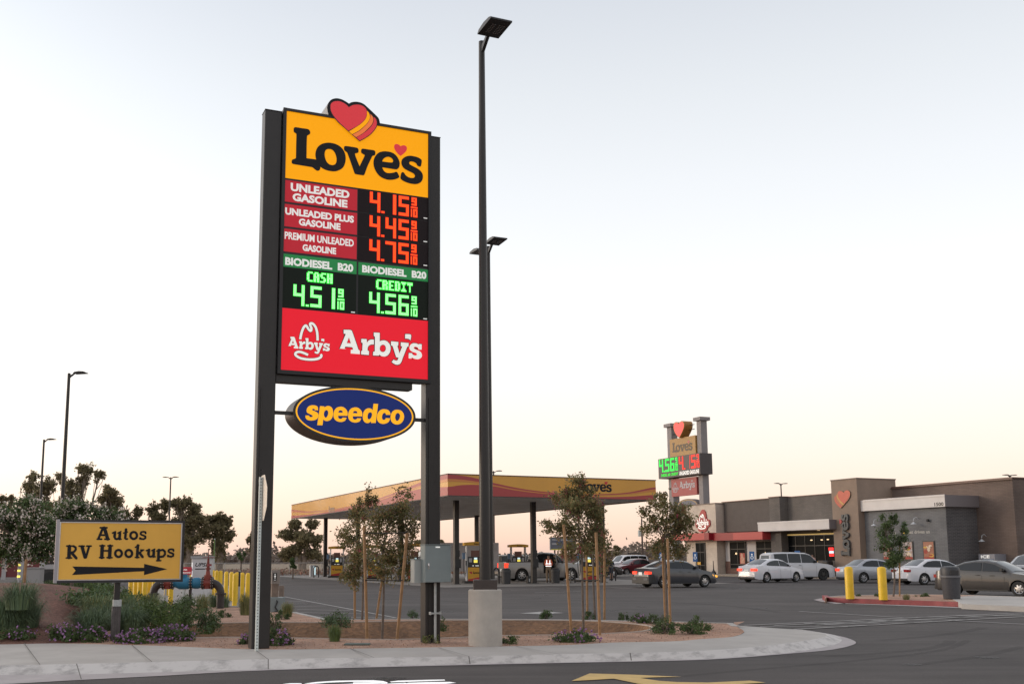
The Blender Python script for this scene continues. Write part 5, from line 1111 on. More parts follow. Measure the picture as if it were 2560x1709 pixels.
    if typ=='suv':tz=(.42*Ht,.60*Ht)
    for sg in(-1,1):
        m=MB();y1=sg*wl*.99;y0=sg*(wl*.99-(.36 if typ[:5]=='sedan' else .16))
        m.box(X(0)-.012,X(.03),min(y0,y1),max(y0,y1),*tz);yy=sg*(hw(.03)+.006);m.box(X(.004),X(.055),min(yy-sg*.05,yy),max(yy-sg*.05,yy),tz[0]+.01,tz[1]-.01)
        ob('tail_lamp',m,m_tlon if lit else m_tl,body)
        m=MB();uh=.955;z0=belt(.97)-.10;hx=hw(.96)
        m.add([(X(.93),sg*(hw(.93)+.006),z0+.02),(X(.985),sg*(hw(.985)+.008),z0-.03),(X(.985),sg*(hw(.985)+.004),z0+.07),(X(.91),sg*(hw(.91)+.004),z0+.12)],[(0,1,2,3)])
        m.box(X(.985),X(1)+.012,min(sg*hx*.55,sg*hx*.93),max(sg*hx*.55,sg*hx*.93),z0-.04,z0+.06);ob('headlight',m,m_ind if (ind and sg<0) else m_hl,body)
    zp=.48*Ht if typ!='pickup' else .36*Ht
    if typ=='suv':zp=.36*Ht
    m=MB();m.box(X(0)-.02,X(0)-.003,-.16,.16,zp-.02,zp+.14);ob('number_plate',m,m_plate,body)
    m=MB();m.box(X(0)-.03,X(0)+.05,-wl*.93,wl*.93,.24,.36);m.box(X(1)-.05,X(1)+.02,-hw(1)*.8,hw(1)*.8,.24,.36)
    m.box(X(1)-.03,X(1)+.012,-hw(1)*.45,hw(1)*.45,.40,.40+.18*Ht*.6);ob('bumper_trim',m,m_trim,body)
    return t,body,X,hw,belt
def at(px,Y):p=D(px,1400,Y);return (p[0],p[1],.006)
gs=group=None
pdk=paint('gunmetal_paint',(.045,.047,.056),.2,.28);pwh=paint('white_car_paint',(.62,.62,.66),.0,.25);psv=paint('silver_paint',(.36,.37,.40),.5,.28);pgr=paint('bronze_grey_paint',(.030,.026,.025),.0,.4);ptr=paint('pickup_silver',(.30,.29,.285),.2,.3);pmr=paint('maroon_paint',(.11,.012,.02),.3,.3);ptan=paint('tan_paint',(.33,.30,.27),.3,.4)
cargrp='cars on the forecourt'
p=G(1706,1468);c1=make_car('parked_car','dark grey sedan with a missing rear bumper cover crossing the lot','car',(p[0]-.18,p[1]+.95,.006),R(24),'sedan',4.5,1.80,1.44,pdk,cargrp,lit=True,ind=True)
t,body,X,hw,belt=c1
m=MB()
m.box(X(0)-.035,X(0)+.02,-.80,.80,.22,.60)
for sg in(-1,1):m.add([(X(.003),sg*(hw(.02)+.012),.24),(X(.085),sg*(hw(.08)+.012),.28),(X(.06),sg*(hw(.06)+.012),.72),(X(.003),sg*(hw(.01)+.014),.72)],[(0,1,2,3)])
ob('exposed_bumper_bar',m,m_trim,body);m=MB()
for sg in(-1,1):m.box(X(0)-.05,X(0)-.036,min(sg*.35,sg*.7),max(sg*.35,sg*.7),.40,.52)
ob('bumper_foam',m,mat('bumper_grey',(.09,.09,.1),.6),body)
p=at(1927,69.2);make_car('parked_car','white sedan with lit tail lamps stopped in front of the restaurant','car',p,R(31),'sedan',4.60,1.79,1.48,pwh,cargrp,lit=True)
p=at(1990,75.2);t,body,X,hw,belt=make_car('parked_suv','big white four-door sport utility vehicle parked at the store entrance','suv',p,R(14),'suv',5.15,2.0,1.93,paint('white_suv_paint',(.50,.50,.53),0,.3),cargrp,wheel_r=.40,rim=m_rimd,clad=True)
p=at(2185,67.2);make_car('parked_car','silver sedan parked behind the two yellow bollards by the tower','car',p,R(12),'sedan2',4.6,1.80,1.47,psv,cargrp,lit=True)
p=at(2338,62.6);make_car('parked_car','white coupe-like sedan parked below the wall posters','car',p,R(12),'sedan2',4.88,1.85,1.46,pwh,cargrp)
p=at(2482,44.3);make_car('parked_car','dark bronze grey sedan partly hidden by the litter bin on the right','car',p,R(-52),'sedan',4.45,1.72,1.44,pgr,cargrp,rim=m_rim,wheel_r=.31,clad=True,ind=True)
p=at(2590,60);make_car('parked_suv','pale people carrier cut off by the right edge of the picture','suv',p,R(-165),'suv',5.0,1.95,1.75,paint('pale_van_paint',(.42,.43,.45),.2,.3),cargrp,wheel_r=.34)
p=at(1583,98);make_car('parked_car','dark red car parked far behind the right canopy column','car',p,R(205),'sedan2',4.5,1.78,1.50,pmr,cargrp)
p=at(1562,106);make_car('parked_suv','white van-like car beyond the dark red car','suv',p,R(205),'suv',4.8,1.9,1.85,pwh,cargrp)
p=at(1487,88);make_car('parked_car','grey car glimpsed behind the right-hand fuel pump','car',p,R(20),'sedan2',4.5,1.78,1.5,pgr,cargrp)
# silver pickup with open rear door
p=at(1352,75);t,body,X,hw,belt=make_car('pickup_truck','silver crew cab pickup fuelling with its near rear door open','pickup',p,R(16),'pickup',5.95,2.03,1.97,ptr,cargrp,wheel_r=.43,lit=True)
m=MB();y=-(hw(.5)+.012);zt_=1.83
m.add([(X(.47),y,.55),(X(.60),y,.55),(X(.60),y+.02,1.25),(X(.47),y+.02,1.25)],[(0,1,2,3)]);m.add([(X(.465),y+.02,1.25),(X(.605),y+.02,1.25),(X(.60),y+.27,1.86),(X(.475),y+.27,1.86)],[(0,1,2,3)]);ob('door_opening',m,m_dark,body)  # flat dark sheets paint the shaded cab interior over the closed body
m=MB();v0=Vector((X(.605),-(hw(.6)+.02),0));
m.add([(X(.61),-(hw(.6)+.01),.5),(X(.575),-(hw(.6)+.95),.5),(X(.575),-(hw(.6)+.93),1.25),(X(.61),-(hw(.6)+.01),1.25),(X(.62),-(hw(.6)+.01),.5),(X(.585),-(hw(.6)+.95),.5),(X(.585),-(hw(.6)+.93),1.25),(X(.62),-(hw(.6)+.01),1.25)],[(0,1,2,3),(4,7,6,5),(0,3,7,4),(1,5,6,2),(0,4,5,1),(3,2,6,7)]);dd=ob('open_door',m,ptr,body)
m=MB();m.tube([(X(.615),-(hw(.6)+.02),1.25),(X(.61),-(hw(.6)-.15),1.82),(X(.585),-(hw(.6)+.5),1.84),(X(.58),-(hw(.6)+.92),1.25)],.025,6);ob('window_frame',m,ptr,dd)
m=MB();
for sg in(-1,1):m.box(X(.03),X(.36),min(sg*.55,sg*.62),max(sg*.55,sg*.62),1.31,1.35)
m.box(X(.035),X(.365),-.86,.86,1.325,1.345);ob('bed_liner',m,m_dark,body)
# box van behind the pumps
def boxvan(loc,rz):
    t=thing('box_truck','white box truck parked behind the pumps, mostly hidden by the cabinet and the light pole','truck',loc,rz)
    m=MB();m.bbox(-2.9,2.0,-1.05,1.05,.62,2.75,.03);bx=ob('cargo_box',m,mat('truck_white',(.50,.48,.49),.5,noise=.06,scale=1),t)
    m=MB()
    for z in(.63,2.70):m.box(-2.92,2.02,-1.062,-1.0505,z,z+.05)
    for x in(-2.92,1.97):m.box(x,x+.05,-1.062,-1.0505,.68,2.7)
    ob('box_trim',m,m_alum,bx)
    m=MB();prof=[(2.05,.45),(2.05,2.1),(2.9,2.1),(3.35,1.35),(3.95,1.15),(4.0,.45)];k=len(prof);vs=[(x,y,z) for y in(-.95,.95) for x,z in prof]
    m.add(vs,[tuple(range(k)),tuple(range(2*k-1,k-1,-1))]+[(i,k+i,k+(i+1)%k,(i+1)%k) for i in range(k)]);cb=ob('cab',m,pwh,t)
    m=MB()
    for sg in(-1,1):m.add([(2.3,sg*.955,1.35),(3.2,sg*.955,1.35),(2.85,sg*.955,2.0),(2.3,sg*.955,2.0)],[(0,1,2,3)])
    m.add([(2.93,-.8,2.06),(2.93,.8,2.06),(3.36,.8,1.38),(3.36,-.8,1.38)],[(0,1,2,3)]);ob('cab_window',m,m_cg,cb)
    for x in(-1.9,3.1):
        for sg in(-1,1):
            m=MB();m.cyl((x,sg*.75,.42),(x,sg*1.0,.42),.42,n=22);wh=ob('wheel',m,m_tyre,t);m=MB();m.cyl((x,sg*1.0,.42),(x,sg*1.01,.42),.24,n=16);ob('rim',m,m_rim,wh)
    m=MB();m.box(-2.95,-2.9,-.95,-.8,.68,.85);m.box(-2.95,-2.9,.8,.95,.68,.85);ob('tail_lamp',m,m_ind,t);return t
p=at(1150,80);boxvan((p[0]-.1,p[1],.006),R(190))
# tan off-roader with spare wheel on the back
p=at(1305,86);t,body,X,hw,belt=make_car('parked_suv','tan off-roader with a round spare wheel, hidden behind the silver pickup','suv',p,R(195-180),'suv',4.6,1.85,1.85,ptan,cargrp,wheel_r=.40,lit=True)
m=MB();m.cyl((X(0)-.26,0,1.25),(X(0)-.02,0,1.25),.38,n=24);sw=ob('spare_wheel',m,m_tyre,body);m=MB();m.cyl((X(0)-.27,0,1.25),(X(0)-.262,0,1.25),.2,n=16);ob('spare_cover',m,m_dark,sw)
# ---------------- people ----------------
m_skin=mat('skin',(.30,.17,.12),.6);m_hair=mat('dark_hair',(.02,.015,.012),.7)
def skin_mesh(name,verts,edges,rad,mats,parent=None,root=0,sub=2):
    me=bpy.data.meshes.new(name);me.from_pydata(verts,edges,[]);o=bpy.data.objects.new(name,me);COL.objects.link(o)
    sk=o.modifiers.new('s','SKIN');ss=o.modifiers.new('u','SUBSURF');ss.levels=sub;ss.render_levels=sub
    for i,r in enumerate(rad):
        me.skin_vertices[0].data[i].radius=(r,r) if not hasattr(r,'__len__') else r
        me.skin_vertices[0].data[i].use_root=(i==root)
    dg=bpy.context.evaluated_depsgraph_get();m2=bpy.data.meshes.new_from_object(o.evaluated_get(dg));m2.name=name
    o.modifiers.clear();o.data=m2;m2.materials.clear()
    for q in mats:m2.materials.append(q)
    for pl in m2.polygons:pl.use_smooth=True
    if parent:o.parent=parent
    return o
def person(label,loc,rz,hh,top_m,leg_m,arms='down',legs=(0.,0.),short=False,catg='person',vest=None,sleeves=True):
    t=thing('person',label,catg,loc,rz);k=hh/1.75
    S_=[(0,0,.95),(0,0,1.12),(0,.01,1.30),(0,0,1.43),(0,-.01,1.52),(0,-.015,1.60),(0,-.02,1.70)]
    def leg(sg,fw):return [(sg*.09,0,.90),(sg*.10,-fw*.5,.50),(sg*.10,-fw*.2,.10),(sg*.10,-fw*.2-.13,.045)]
    def arm(sg):
        if arms=='fwd':return [(sg*.17,0,1.41),(sg*.24,-.03,1.16),(sg*.16,-.26,1.06),(sg*.13,-.33,1.07)]
        if arms=='reach' and sg>0:return [(sg*.17,0,1.41),(sg*.30,-.14,1.22),(sg*.40,-.34,1.18),(sg*.43,-.41,1.17)]
        return [(sg*.17,0,1.41),(sg*.23,.02,1.14),(sg*.25,-.05,.90),(sg*.25,-.08,.82)]
    V_=list(S_);E_=[(i,i+1) for i in range(6)];Rr=[.125,.115,.125,.095,.05,.085,.07]
    for sg,fw in((-1,legs[0]),(1,legs[1])):
        b=len(V_);V_+=leg(sg,fw);E_+=[(0,b),(b,b+1),(b+1,b+2),(b+2,b+3)];Rr+=[.085,.06,.042,.035]
    hands=[]
    for sg in(-1,1):
        b=len(V_);a_=arm(sg);V_+=a_;E_+=[(3,b),(b,b+1),(b+1,b+2),(b+2,b+3)];Rr+=[.052,.042,.03,.03];hands.append((sg,Vector(a_[2]),Vector(a_[3])))
        d=(Vector(a_[3])-Vector(a_[2])).normalized();sd_=d.cross(Vector((0,0,1)));sd_=sd_.normalized() if sd_.length>.1 else Vector((0,1,0))
        w0=b+3
        for f in range(4):
            q=len(V_);p1=Vector(a_[3])+sd_*(.03-.02*f)+d*.05;p2=p1+d*(.045-.006*abs(f-1.4))+Vector((0,-.01,-.008));V_+=[tuple(p1),tuple(p2)];E_+=[(w0,q),(q,q+1)];Rr+=[.009,.007]
        q=len(V_);p1=Vector(a_[3])+sd_*.045+d*.01;V_+=[tuple(p1),tuple(p1+d*.035)];E_+=[(w0,q),(q,q+1)];Rr+=[.010,.008]
    V_=[(x*k,y*k,z*k) for x,y,z in V_];Rr=[r*k for r in Rr]
    body=skin_mesh('body',V_,E_,Rr,[m_skin],t)
    # clothing as slightly larger shells over torso, arms and legs
    tv=S_[:4];te_=[(0,1),(1,2),(2,3)];tr_=[.145,.135,.145,.10]
    if sleeves:
        for sg in(-1,1):
            a_=arm(sg);b=len(tv);tv=tv+a_[:2]+([a_[2]] if not short else []);te_+=[(3,b),(b,b+1)]+([(b+1,b+2)] if not short else []);tr_+=[.065,.055]+([.042] if not short else [])
    skin_mesh('shirt',[(x*k,y*k,z*k) for x,y,z in tv],te_,[r*k for r in tr_],[top_m],t)
    lv=[(0,0,.93)];le=[];lr=[.14]
    for sg,fw in((-1,legs[0]),(1,legs[1])):
        L4=leg(sg,fw);b=len(lv);n_=2 if short else 3;lv+=L4[:n_];le+=[(0,b)]+[(b+i,b+i+1) for i in range(n_-1)];lr+=[.10,.078,.06][:n_]
    skin_mesh('trousers',[(x*k,y*k,z*k) for x,y,z in lv],le,[r*k for r in lr],[leg_m],t)
    skin_mesh('hair',[(0,.015*k,1.66*k),(0,.0,1.745*k)],[(0,1)],[.098*k,.075*k],[m_hair],t)
    m=MB();m.lathe([(0,-.014),(.012,0),(0,.02)],(0,-.115*k,1.645*k),8);ob('nose',m,m_skin,body)
    m=MB()
    for sg in(-1,1):m.box(sg*.035*k-.012,sg*.035*k+.012,-.108*k,-.098*k,1.665*k,1.677*k)
    m.box(-.025,.025,-.104*k,-.092*k,1.60*k,1.608*k);ob('eyes_and_mouth',m,m_hair,body)
    for sg in(-1,1):
        m=MB();m.bbox(sg*.10*k-.045,sg*.10*k+.045,-.2-.2*legs[0 if sg<0 else 1],.06-.2*legs[0 if sg<0 else 1],0,.09,.02);ob('shoe',m,m_pk,t)
    if vest:
        v=skin_mesh('safety_vest',[(x*k,y*k,z*k) for x,y,z in S_[:4]],[(0,1),(1,2),(2,3)],[.165*k,.16*k,.165*k,.12*k],[vest],t)
        mr_=mat('retroreflective_band',(.9,.9,.92),.3,emit=(1,1,1),es=1.0)  # bands carry emission in place of flash thrown back
        m=MB()
        for z in(1.02,1.16):m.lathe([(.182,z),(.184,z+.055)],n=20)
        for x in(-.1,.1):m.box(x-.025,x+.025,-.186,-.176,1.17,1.42);m.box(x-.025,x+.025,.176,.186,1.17,1.42)
        m.v=[(a*k,b*k,c*k) for a,b,c in m.v];ob('reflective_bands',m,mr_,v)
    return t
p=at(1371,69.5);person('person in an orange safety vest with bright bands at the pickup door',(p[0],p[1],.007),R(172),1.80,mat('vest_orange',(.50,.09,.03),.7),mat('khaki_cloth',(.22,.16,.11),.8),vest=mat('vest_orange',(.50,.09,.03),.7),arms='fwd')
p=at(1528,76.5);person('person in dark shirt and shorts behind the black hoop bollard near the right canopy column',(p[0],p[1],.007),R(200),1.62,mat('navy_cloth',(.03,.035,.06),.8),mat('navy_cloth',(.03,.035,.06),.8),short=True,legs=(.15,-.1))
p=at(2031,79.5);person('person in a pale pink top by the store entrance',(p[0],p[1],.15),R(150),1.70,mat('pink_cloth',(.48,.28,.24),.8),mat('navy_cloth',(.03,.035,.06),.8),arms='reach',short=True)
p=at(1389,74.2);person('person in black leaning into the open rear door of the pickup',(p[0],p[1],.35),R(150),1.55,m_pk,m_pk,arms='fwd')
# ---------------- left side: directional sign, stop sign, pipework, bollards ----------------
DO=(1.72,20.07)
ds=thing('directional_sign','yellow directional sign with black arrow and black lettering on one dark post','sign',W(*DO,.15),A)
def dn(lay):
    def f(s,z,o=0):return (s-DO[0],-.004-lay*.003-o,z-.15)
    return f
zG=lambda x,y:ONT(130+x/6.909,1290+y/6.909,DO[1])
e=[zG(*q) for q in((95,62),(2290,62),(2262,1118),(118,1160))];x0=min(zG(95,62)[0],zG(110,1150)[0]);x1=(zG(2290,62)[0]+zG(2262,1118)[0])/2;zt_=(e[0][1]+e[1][1])/2;zb_=(e[2][1]+e[3][1])/2
mb=MB();mb.box(x0-DO[0],x1-DO[0],.002,.22,zb_-.15,zt_-.15);fr=ob('sign_box',mb,mat('dusk_black_frame',(.035,.035,.04),.35,.4),ds)
mb=MB();w_=.042
for a,b,c,d in((x1-w_,x1,zb_,zt_),(x0+w_+.0005,x1-w_-.0005,zb_,zb_+w_),(x0+w_+.0005,x1-w_-.0005,zt_-w_,zt_)):mb.box(a-DO[0],b-DO[0],-.02,.001,c-.15,d-.15)
ob('frame_edge',mb,mat('dusk_black_frame',(.035,.035,.04),.35,.4),fr)
mb=MB();mb.add([(x0-DO[0]-.012,-.004,zb_-.15),(x0-DO[0]+w_,-.021,zb_-.15),(x0-DO[0]+w_,-.021,zt_-.15),(x0-DO[0]-.012,-.004,zt_-.15),(x0-DO[0]-.012,.2,zb_-.15),(x0-DO[0]-.012,.2,zt_-.15),(x0-DO[0]+w_,-.001,zb_-.15),(x0-DO[0]+w_,-.001,zt_-.15)],[(0,1,2,3),(4,0,3,5),(1,6,7,2)]);ob('bright_edge',mb,mat('edge_chrome',(.34,.34,.38),.3,.6),fr)
mb=MB()
for a,b,c,d in((x0+w_,x0+w_+.022,zb_+w_,zt_-w_),(x1-w_-.022,x1-w_,zb_+w_,zt_-w_),(x0+w_+.0225,x1-w_-.0225,zb_+w_,zb_+w_+.018),(x0+w_+.0225,x1-w_-.0225,zt_-w_-.018,zt_-w_)):mb.box(a-DO[0]+.001,b-DO[0]-.001,-.016,.0,c-.15+.001,d-.15-.001)
ob('silver_edge',mb,m_alum,fr)
mb=MB();fs_=dn(0);mb.add([fs_(x0+.06,zb_+.06),fs_(x1-.06,zb_+.06),fs_(x1-.06,zt_-.06),fs_(x0+.06,zt_-.06)],[(0,1,2,3)]);fc=ob('yellow_face',mb,mat('matt_sign_yellow',(.84,.46,.07),.35,noise=.06,scale=1.1),fr)
STR=[]
def st(pts,w):STR.append((pts,w))
def Lt_u(dx=0,dy=0):
    o=lambda x,y:(x+dx,y+dy)
    st([o(1046,286),o(1096,264)],26);st([o(1086,275),o(1080,350)],44);st([o(1080,350),o(1092,385),o(1120,392),o(1160,372)],32);st([o(1172,290),o(1165,388)],44);st([o(1138,286),o(1188,260)],24);st([o(1165,390),o(1194,392)],24)
def Lt_o(cx,cy,rx=57,ry=60,w=38):st([(cx+rx*math.cos(2*math.pi*k/20),cy+ry*math.sin(2*math.pi*k/20)) for k in range(21)],w)
def Lt_s(dx=0,dy=0):
    P_=[(1616,292),(1612,268),(1575,263),(1540,270),(1528,298),(1545,318),(1580,328),(1612,345),(1612,375),(1580,392),(1545,388),(1520,372),(1520,385)];st([(x+dx,y+dy) for x,y in P_],30)
st([(880,195),(800,388)],38);st([(905,200),(962,388)],54);st([(850,322),(935,322)],30);st([(835,195),(948,195)],28);st([(782,392),(856,392)],28);st([(914,392),(988,392)],28)
Lt_u();st([(1278,222),(1264,372)],40);st([(1236,286),(1300,268)],24);st([(1264,376),(1276,392),(1300,388)],28);Lt_o(1410,328);Lt_s()
st([(300,515),(292,708)],54);st([(256,510),(370,510)],26);st([(370,512),(408,535),(410,570),(385,605),(345,622),(300,622)],34);st([(345,635),(418,718)],42);st([(246,716),(338,716)],24)
st([(518,520),(570,702)],50);st([(640,520),(585,708)],34);st([(468,511),(556,511)],26);st([(600,511),(676,511)],26)
st([(868,510),(858,706)],54);st([(1004,510),(994,706)],54);st([(868,592),(1000,592)],28);st([(826,506),(910,506)],24);st([(966,506),(1045,506)],24);st([(820,710),(896,710)],24);st([(950,710),(1036,710)],24)
Lt_o(1148,638);Lt_o(1325,638);st([(1482,500),(1468,702)],44);st([(1440,532),(1500,498)],24);st([(1488,642),(1558,588)],28);st([(1530,578),(1582,578)],22);st([(1512,628),(1562,698)],40);st([(1436,707),(1502,707)],22)
Lt_u(585,303);st([(1842,580),(1835,752)],44);st([(1808,596),(1856,568)],24);st([(1856,590),(1910,574),(1948,605),(1950,655),(1915,692),(1862,696)],34);st([(1806,762),(1878,762)],24);Lt_s(481,302)
px2m=abs(zG(1100,600)[0]-zG(1000,600)[0])/100;q=0;ML=[MB(),MB(),MB()]
for pts,w in STR:
    P_=[zG(*p_) for p_ in pts];li=0 if pts[0][1]<430 and pts[0][1]<430 and max(p_[1] for p_ in pts)<430 else (1 if pts[0][0]<740 else 2)
    for pc_ in stroke(P_,w*px2m*1.14):
        ML[li].sheet([pc_],lambda a,b,o,q=q:dn(1+q*.02)(a,b));q+=1
for mb in ML:ob('lettering_word',mb,m_blk,fc)
mb=MB();mb.sheet([[zG(x,y) for x,y in flat('352 862 1588 885 1592 818 1990 908 1588 1012 1590 945 345 1010 408 932')]],dn(1));ob('black_arrow',mb,m_blk,fc)
pxs=zG(1140,1100)[0]-DO[0]
mb=MB();mb.box(pxs-.05,pxs+.05,.05,.15,.62,zb_-.155);ob('post',mb,m_bronze,ds)
mb=MB();mb.box(pxs-.075,pxs+.075,.02,.18,.0,.60)
for x in(-.04,.0,.04):mb.box(pxs+x-.008,pxs+x+.008,.005,.0195,.0,.6)
ob('base_sleeve',mb,mat('weathered_sleeve',(.11,.10,.10),.5,.4,noise=.2,scale=9),ds)
mb=MB();mb.box(pxs-.06,pxs+.08,.0,.2,.605,.72);ob('clamp',mb,m_galv,ds)
# stop sign seen from behind, nearly edge-on
b=G(641,1630,.12);ss=thing('stop_sign','bare aluminium back of an octagonal road sign on a perforated steel post, nearly edge-on','sign',b,R(111.5))
sz=D(650,1192,b[1])[2]-.12;pzc=D(655,1244,b[1])[2]-.12
mb=MB();mb.box(-.03,.03,-.024,.024,0,sz);po=ob('post',mb,mat('zinc_post',(.58,.62,.60),.5,noise=.08,scale=12),ss)
mb=MB()
for k in range(58):
    z=.06+k*.05
    for s_ in(-1,1):mb.add([(s_*.0305,-.007,z),(s_*.0305,.007,z),(s_*.0305,.007,z+.014),(s_*.0305,-.007,z+.014)],[(0,1,2,3)]);mb.add([(-.007,s_*.0305,z),(.007,s_*.0305,z),(.007,s_*.0305,z+.014),(-.007,s_*.0305,z+.014)],[(0,1,2,3)])
ob('post_holes',mb,m_dark,po)
mb=MB();oc_=[(.412*math.cos(math.pi/8+k*math.pi/4),pzc+.40*math.sin(math.pi/8+k*math.pi/4)) for k in range(8)];mb.sheet([oc_],lambda a,b,o:(a,-.036+o,b),depth=.004);pl=ob('octagon_plate',mb,mat('sheet_aluminium',(.62,.56,.50),.4,.3,noise=.04,scale=4),ss)
mb=MB();mb.sheet([offset_loop(oc_,-.01)],lambda a,b,o:(a,-.0375,b));ob('red_front',mb,mat('stop_red',(.5,.02,.03),.4),pl)
# the plate's face looks towards the side road
# backflow preventer
b=G(548,1520,.15);BO=(b[0]-1.96,b[1]);k_=1.
bf=thing('backflow_preventer','blue and red valve assembly on two black elbow pipes in the gravel','pipework',(BO[0],BO[1],.13),R(4))
m_pb=mat('pipe_black',(.03,.022,.022),.45,noise=.3,scale=6);m_vb=mat('valve_blue',(.015,.15,.27),.5,noise=.2,scale=6);m_vr=mat('valve_red',(.19,.03,.02),.55,noise=.25,scale=7);m_bolt=mat('bolt_steel',(.6,.6,.58),.35,.8)
zc=.76
for sg,x0_ in((1,0.),(-1,1.96)):
    mb=MB();mb.cyl((x0_,0,0),(x0_,0,.42),.115,n=18);mb.cyl((x0_,0,.42),(x0_,0,.47),.165,n=18)
    pts=[(x0_,0,.47)]+[(x0_+sg*.28*(1-math.cos(a)),0,.48+.28*math.sin(a)) for a in [0.1,.4,.7,1.0,1.3,1.57]]
    mb.tube(pts,.115,16);ob('elbow_pipe',mb,m_pb,bf,smooth=True)
def flange(x,r=.185,w=.04,m=m_pb,par=None):
    mb=MB();mb.cyl((x-w/2,0,zc),(x+w/2,0,zc),r,n=22);f=ob('flange',mb,m,par or bf);mb=MB()
    for k in range(12):
        a=2*math.pi*k/12;mb.cyl((x-w/2-.02,.86*r*math.cos(a),zc+.86*r*math.sin(a)),(x+w/2+.02,.86*r*math.cos(a),zc+.86*r*math.sin(a)),.013,n=6)
    ob('bolts',mb,m_bolt,f)
for x0_,x1_ in((.28,.54),(1.44,1.70)):
    mb=MB();mb.cyl((x0_,0,zc),(x1_,0,zc),.135,n=18);c=(x0_+x1_)/2;mb.cyl((c,0,zc-.17),(c,0,zc+.2),.12,n=16);mb.cyl((c,0,zc+.2),(c,0,zc+.235),.11,n=16);mb.cyl((c,0,zc+.235),(c,0,zc+.40),.075,.05,n=14);mb.cyl((c,0,zc+.40),(c,0,zc+.44),.085,n=14);mb.cyl((c,0,zc+.44),(c,0,zc+.72),.05,.03,n=12);gv_=ob('gate_valve',mb,m_vr,bf,smooth=True)
    mb=MB();mb.cyl((c,0,zc+.44),(c,0,zc+.98),.012,n=8);mb.tube([(c+.17*math.cos(2*math.pi*k/20),.17*math.sin(2*math.pi*k/20),zc+.75) for k in range(21)],.012,6,caps=False)
    for k in range(4):mb.cyl((c,0,zc+.75),(c+.17*math.cos(k*math.pi/2),.17*math.sin(k*math.pi/2),zc+.75),.009,n=5)
    ob('hand_wheel',mb,m_vr,gv_)
for x in(.27,.55,1.09,1.43,1.71):flange(x,.185 if x not in(1.09,) else .19)
mb=MB();mb.tube([(.57,0,zc),(.62,0,zc),(.68,0,zc),(.75,0,zc),(1.0,0,zc),(1.07,0,zc)],[.12,.12,.15,.18,.18,.14],18);mb.cyl((.85,0,zc+.1),(.85,0,zc+.26),.12,n=14);ob('check_valve',mb,m_vb,bf,smooth=True)
mb=MB();mb.tube([(1.11,0,zc),(1.18,0,zc),(1.3,0,zc),(1.41,0,zc)],[.13,.165,.17,.12],18);ob('check_valve',mb,m_vb,bf,smooth=True)
mb=MB();mb.cyl((1.07,0,.02),(1.07,0,zc-.18),.045,n=10);mb.cyl((1.07,0,0),(1.07,0,.02),.1,n=12);ob('support_stand',mb,m_pb,bf);mb=MB();mb.cyl((.88,.02,.0),(.92,0,zc-.18),.014,n=8);ob('support_rod',mb,m_galv,bf)
mb=MB();mb.box(1.56,1.68,-.05,-.04,zc+.5,zc+.56);ob('tag_plate',mb,m_red,bf)
# yellow bollards
bl=[(586,1513.5,'front, overlapping its neighbour, right of the pipes'),(577,1502,'behind the front one right of the pipes'),(591,1505,'just behind and right of the front one'),(604,1507,'second from the left sign post'),(618,1510,'nearest the left post of the price sign'),(564,1498,'standing alone right of the red valve stem'),(550,1491,'third of the trio behind the red valve'),(540,1489,'middle of the trio behind the red valve'),(531,1487,'first of the trio behind the red valve'),(508,1488,'directly left of the red valve stem'),(478,1487,'beside the white kiosk'),(426,1509.5,'in front, below the red valve at the left'),(415,1488,'half hidden below the left red valve'),(384,1503,'rightmost of the row under the directional sign'),(372,1502,'second from right in the row under the directional sign'),(360,1503.5,'third from right in the row under the directional sign'),(348,1502,'third from left in the row under the directional sign'),(337,1501,'second from left in the row under the directional sign'),(325,1500,'leftmost of the row under the directional sign')]
mb=MB();mb.lathe([(.085,0),(.085,1.02),(.075,1.07),(.045,1.10),(0,1.11)],n=18);bol=ob('yellow_bollard',mb,m_ybol,smooth=True,cat='bollard',group='yellow bollards round the trailer station')
for i,(px,py,lb) in enumerate(bl):
    o=bol if i==0 else bol.copy()
    if i:COL.objects.link(o)
    o.location=G(px,py,0);o['label']='yellow bollard '+lb
for i,(px,py,lb) in enumerate([(2125.5,1496,'thick yellow bollard on the red-kerbed island, left of the pair'),(2208.5,1498.5,'thick yellow bollard on the red-kerbed island, nearer the sapling')]):
    o=bol.copy();COL.objects.link(o);o.location=G(px,py,.15);o.scale=(1.7,1.7,1.02);o['label']=lb;o['group']='yellow bollards on the island'
# island bin
b=G(2380,1496.5,.155);t=thing('litter_bin','dark grey domed litter bin on the island in front of the bronze grey sedan','litter bin',b)
m_gb=mat('bin_grey',(.045,.045,.052),.6,noise=.2,scale=20)
mb=MB();mb.lathe([(.25,0),(.27,.02),(.315,.74)],n=28);bd=ob('body',mb,m_gb,t,smooth=True);mb=MB();mb.lathe([(.32,.741),(.345,.745),(.345,.80),(.315,.81)],n=28);ob('rim_band',mb,mat('bin_band',(.12,.12,.13),.5),bd)
mb=MB();mb.lathe([(.31,.811),(.315,1.02),(.28,1.10),(.15,1.13),(0,1.14)],n=28);ld=ob('dome_lid',mb,mat('bin_lid',(.03,.03,.035),.5),t,smooth=True);mb=MB();mb.box(-.14,.14,-.325,-.30,.85,.99);ob('flap',mb,m_pk,ld)
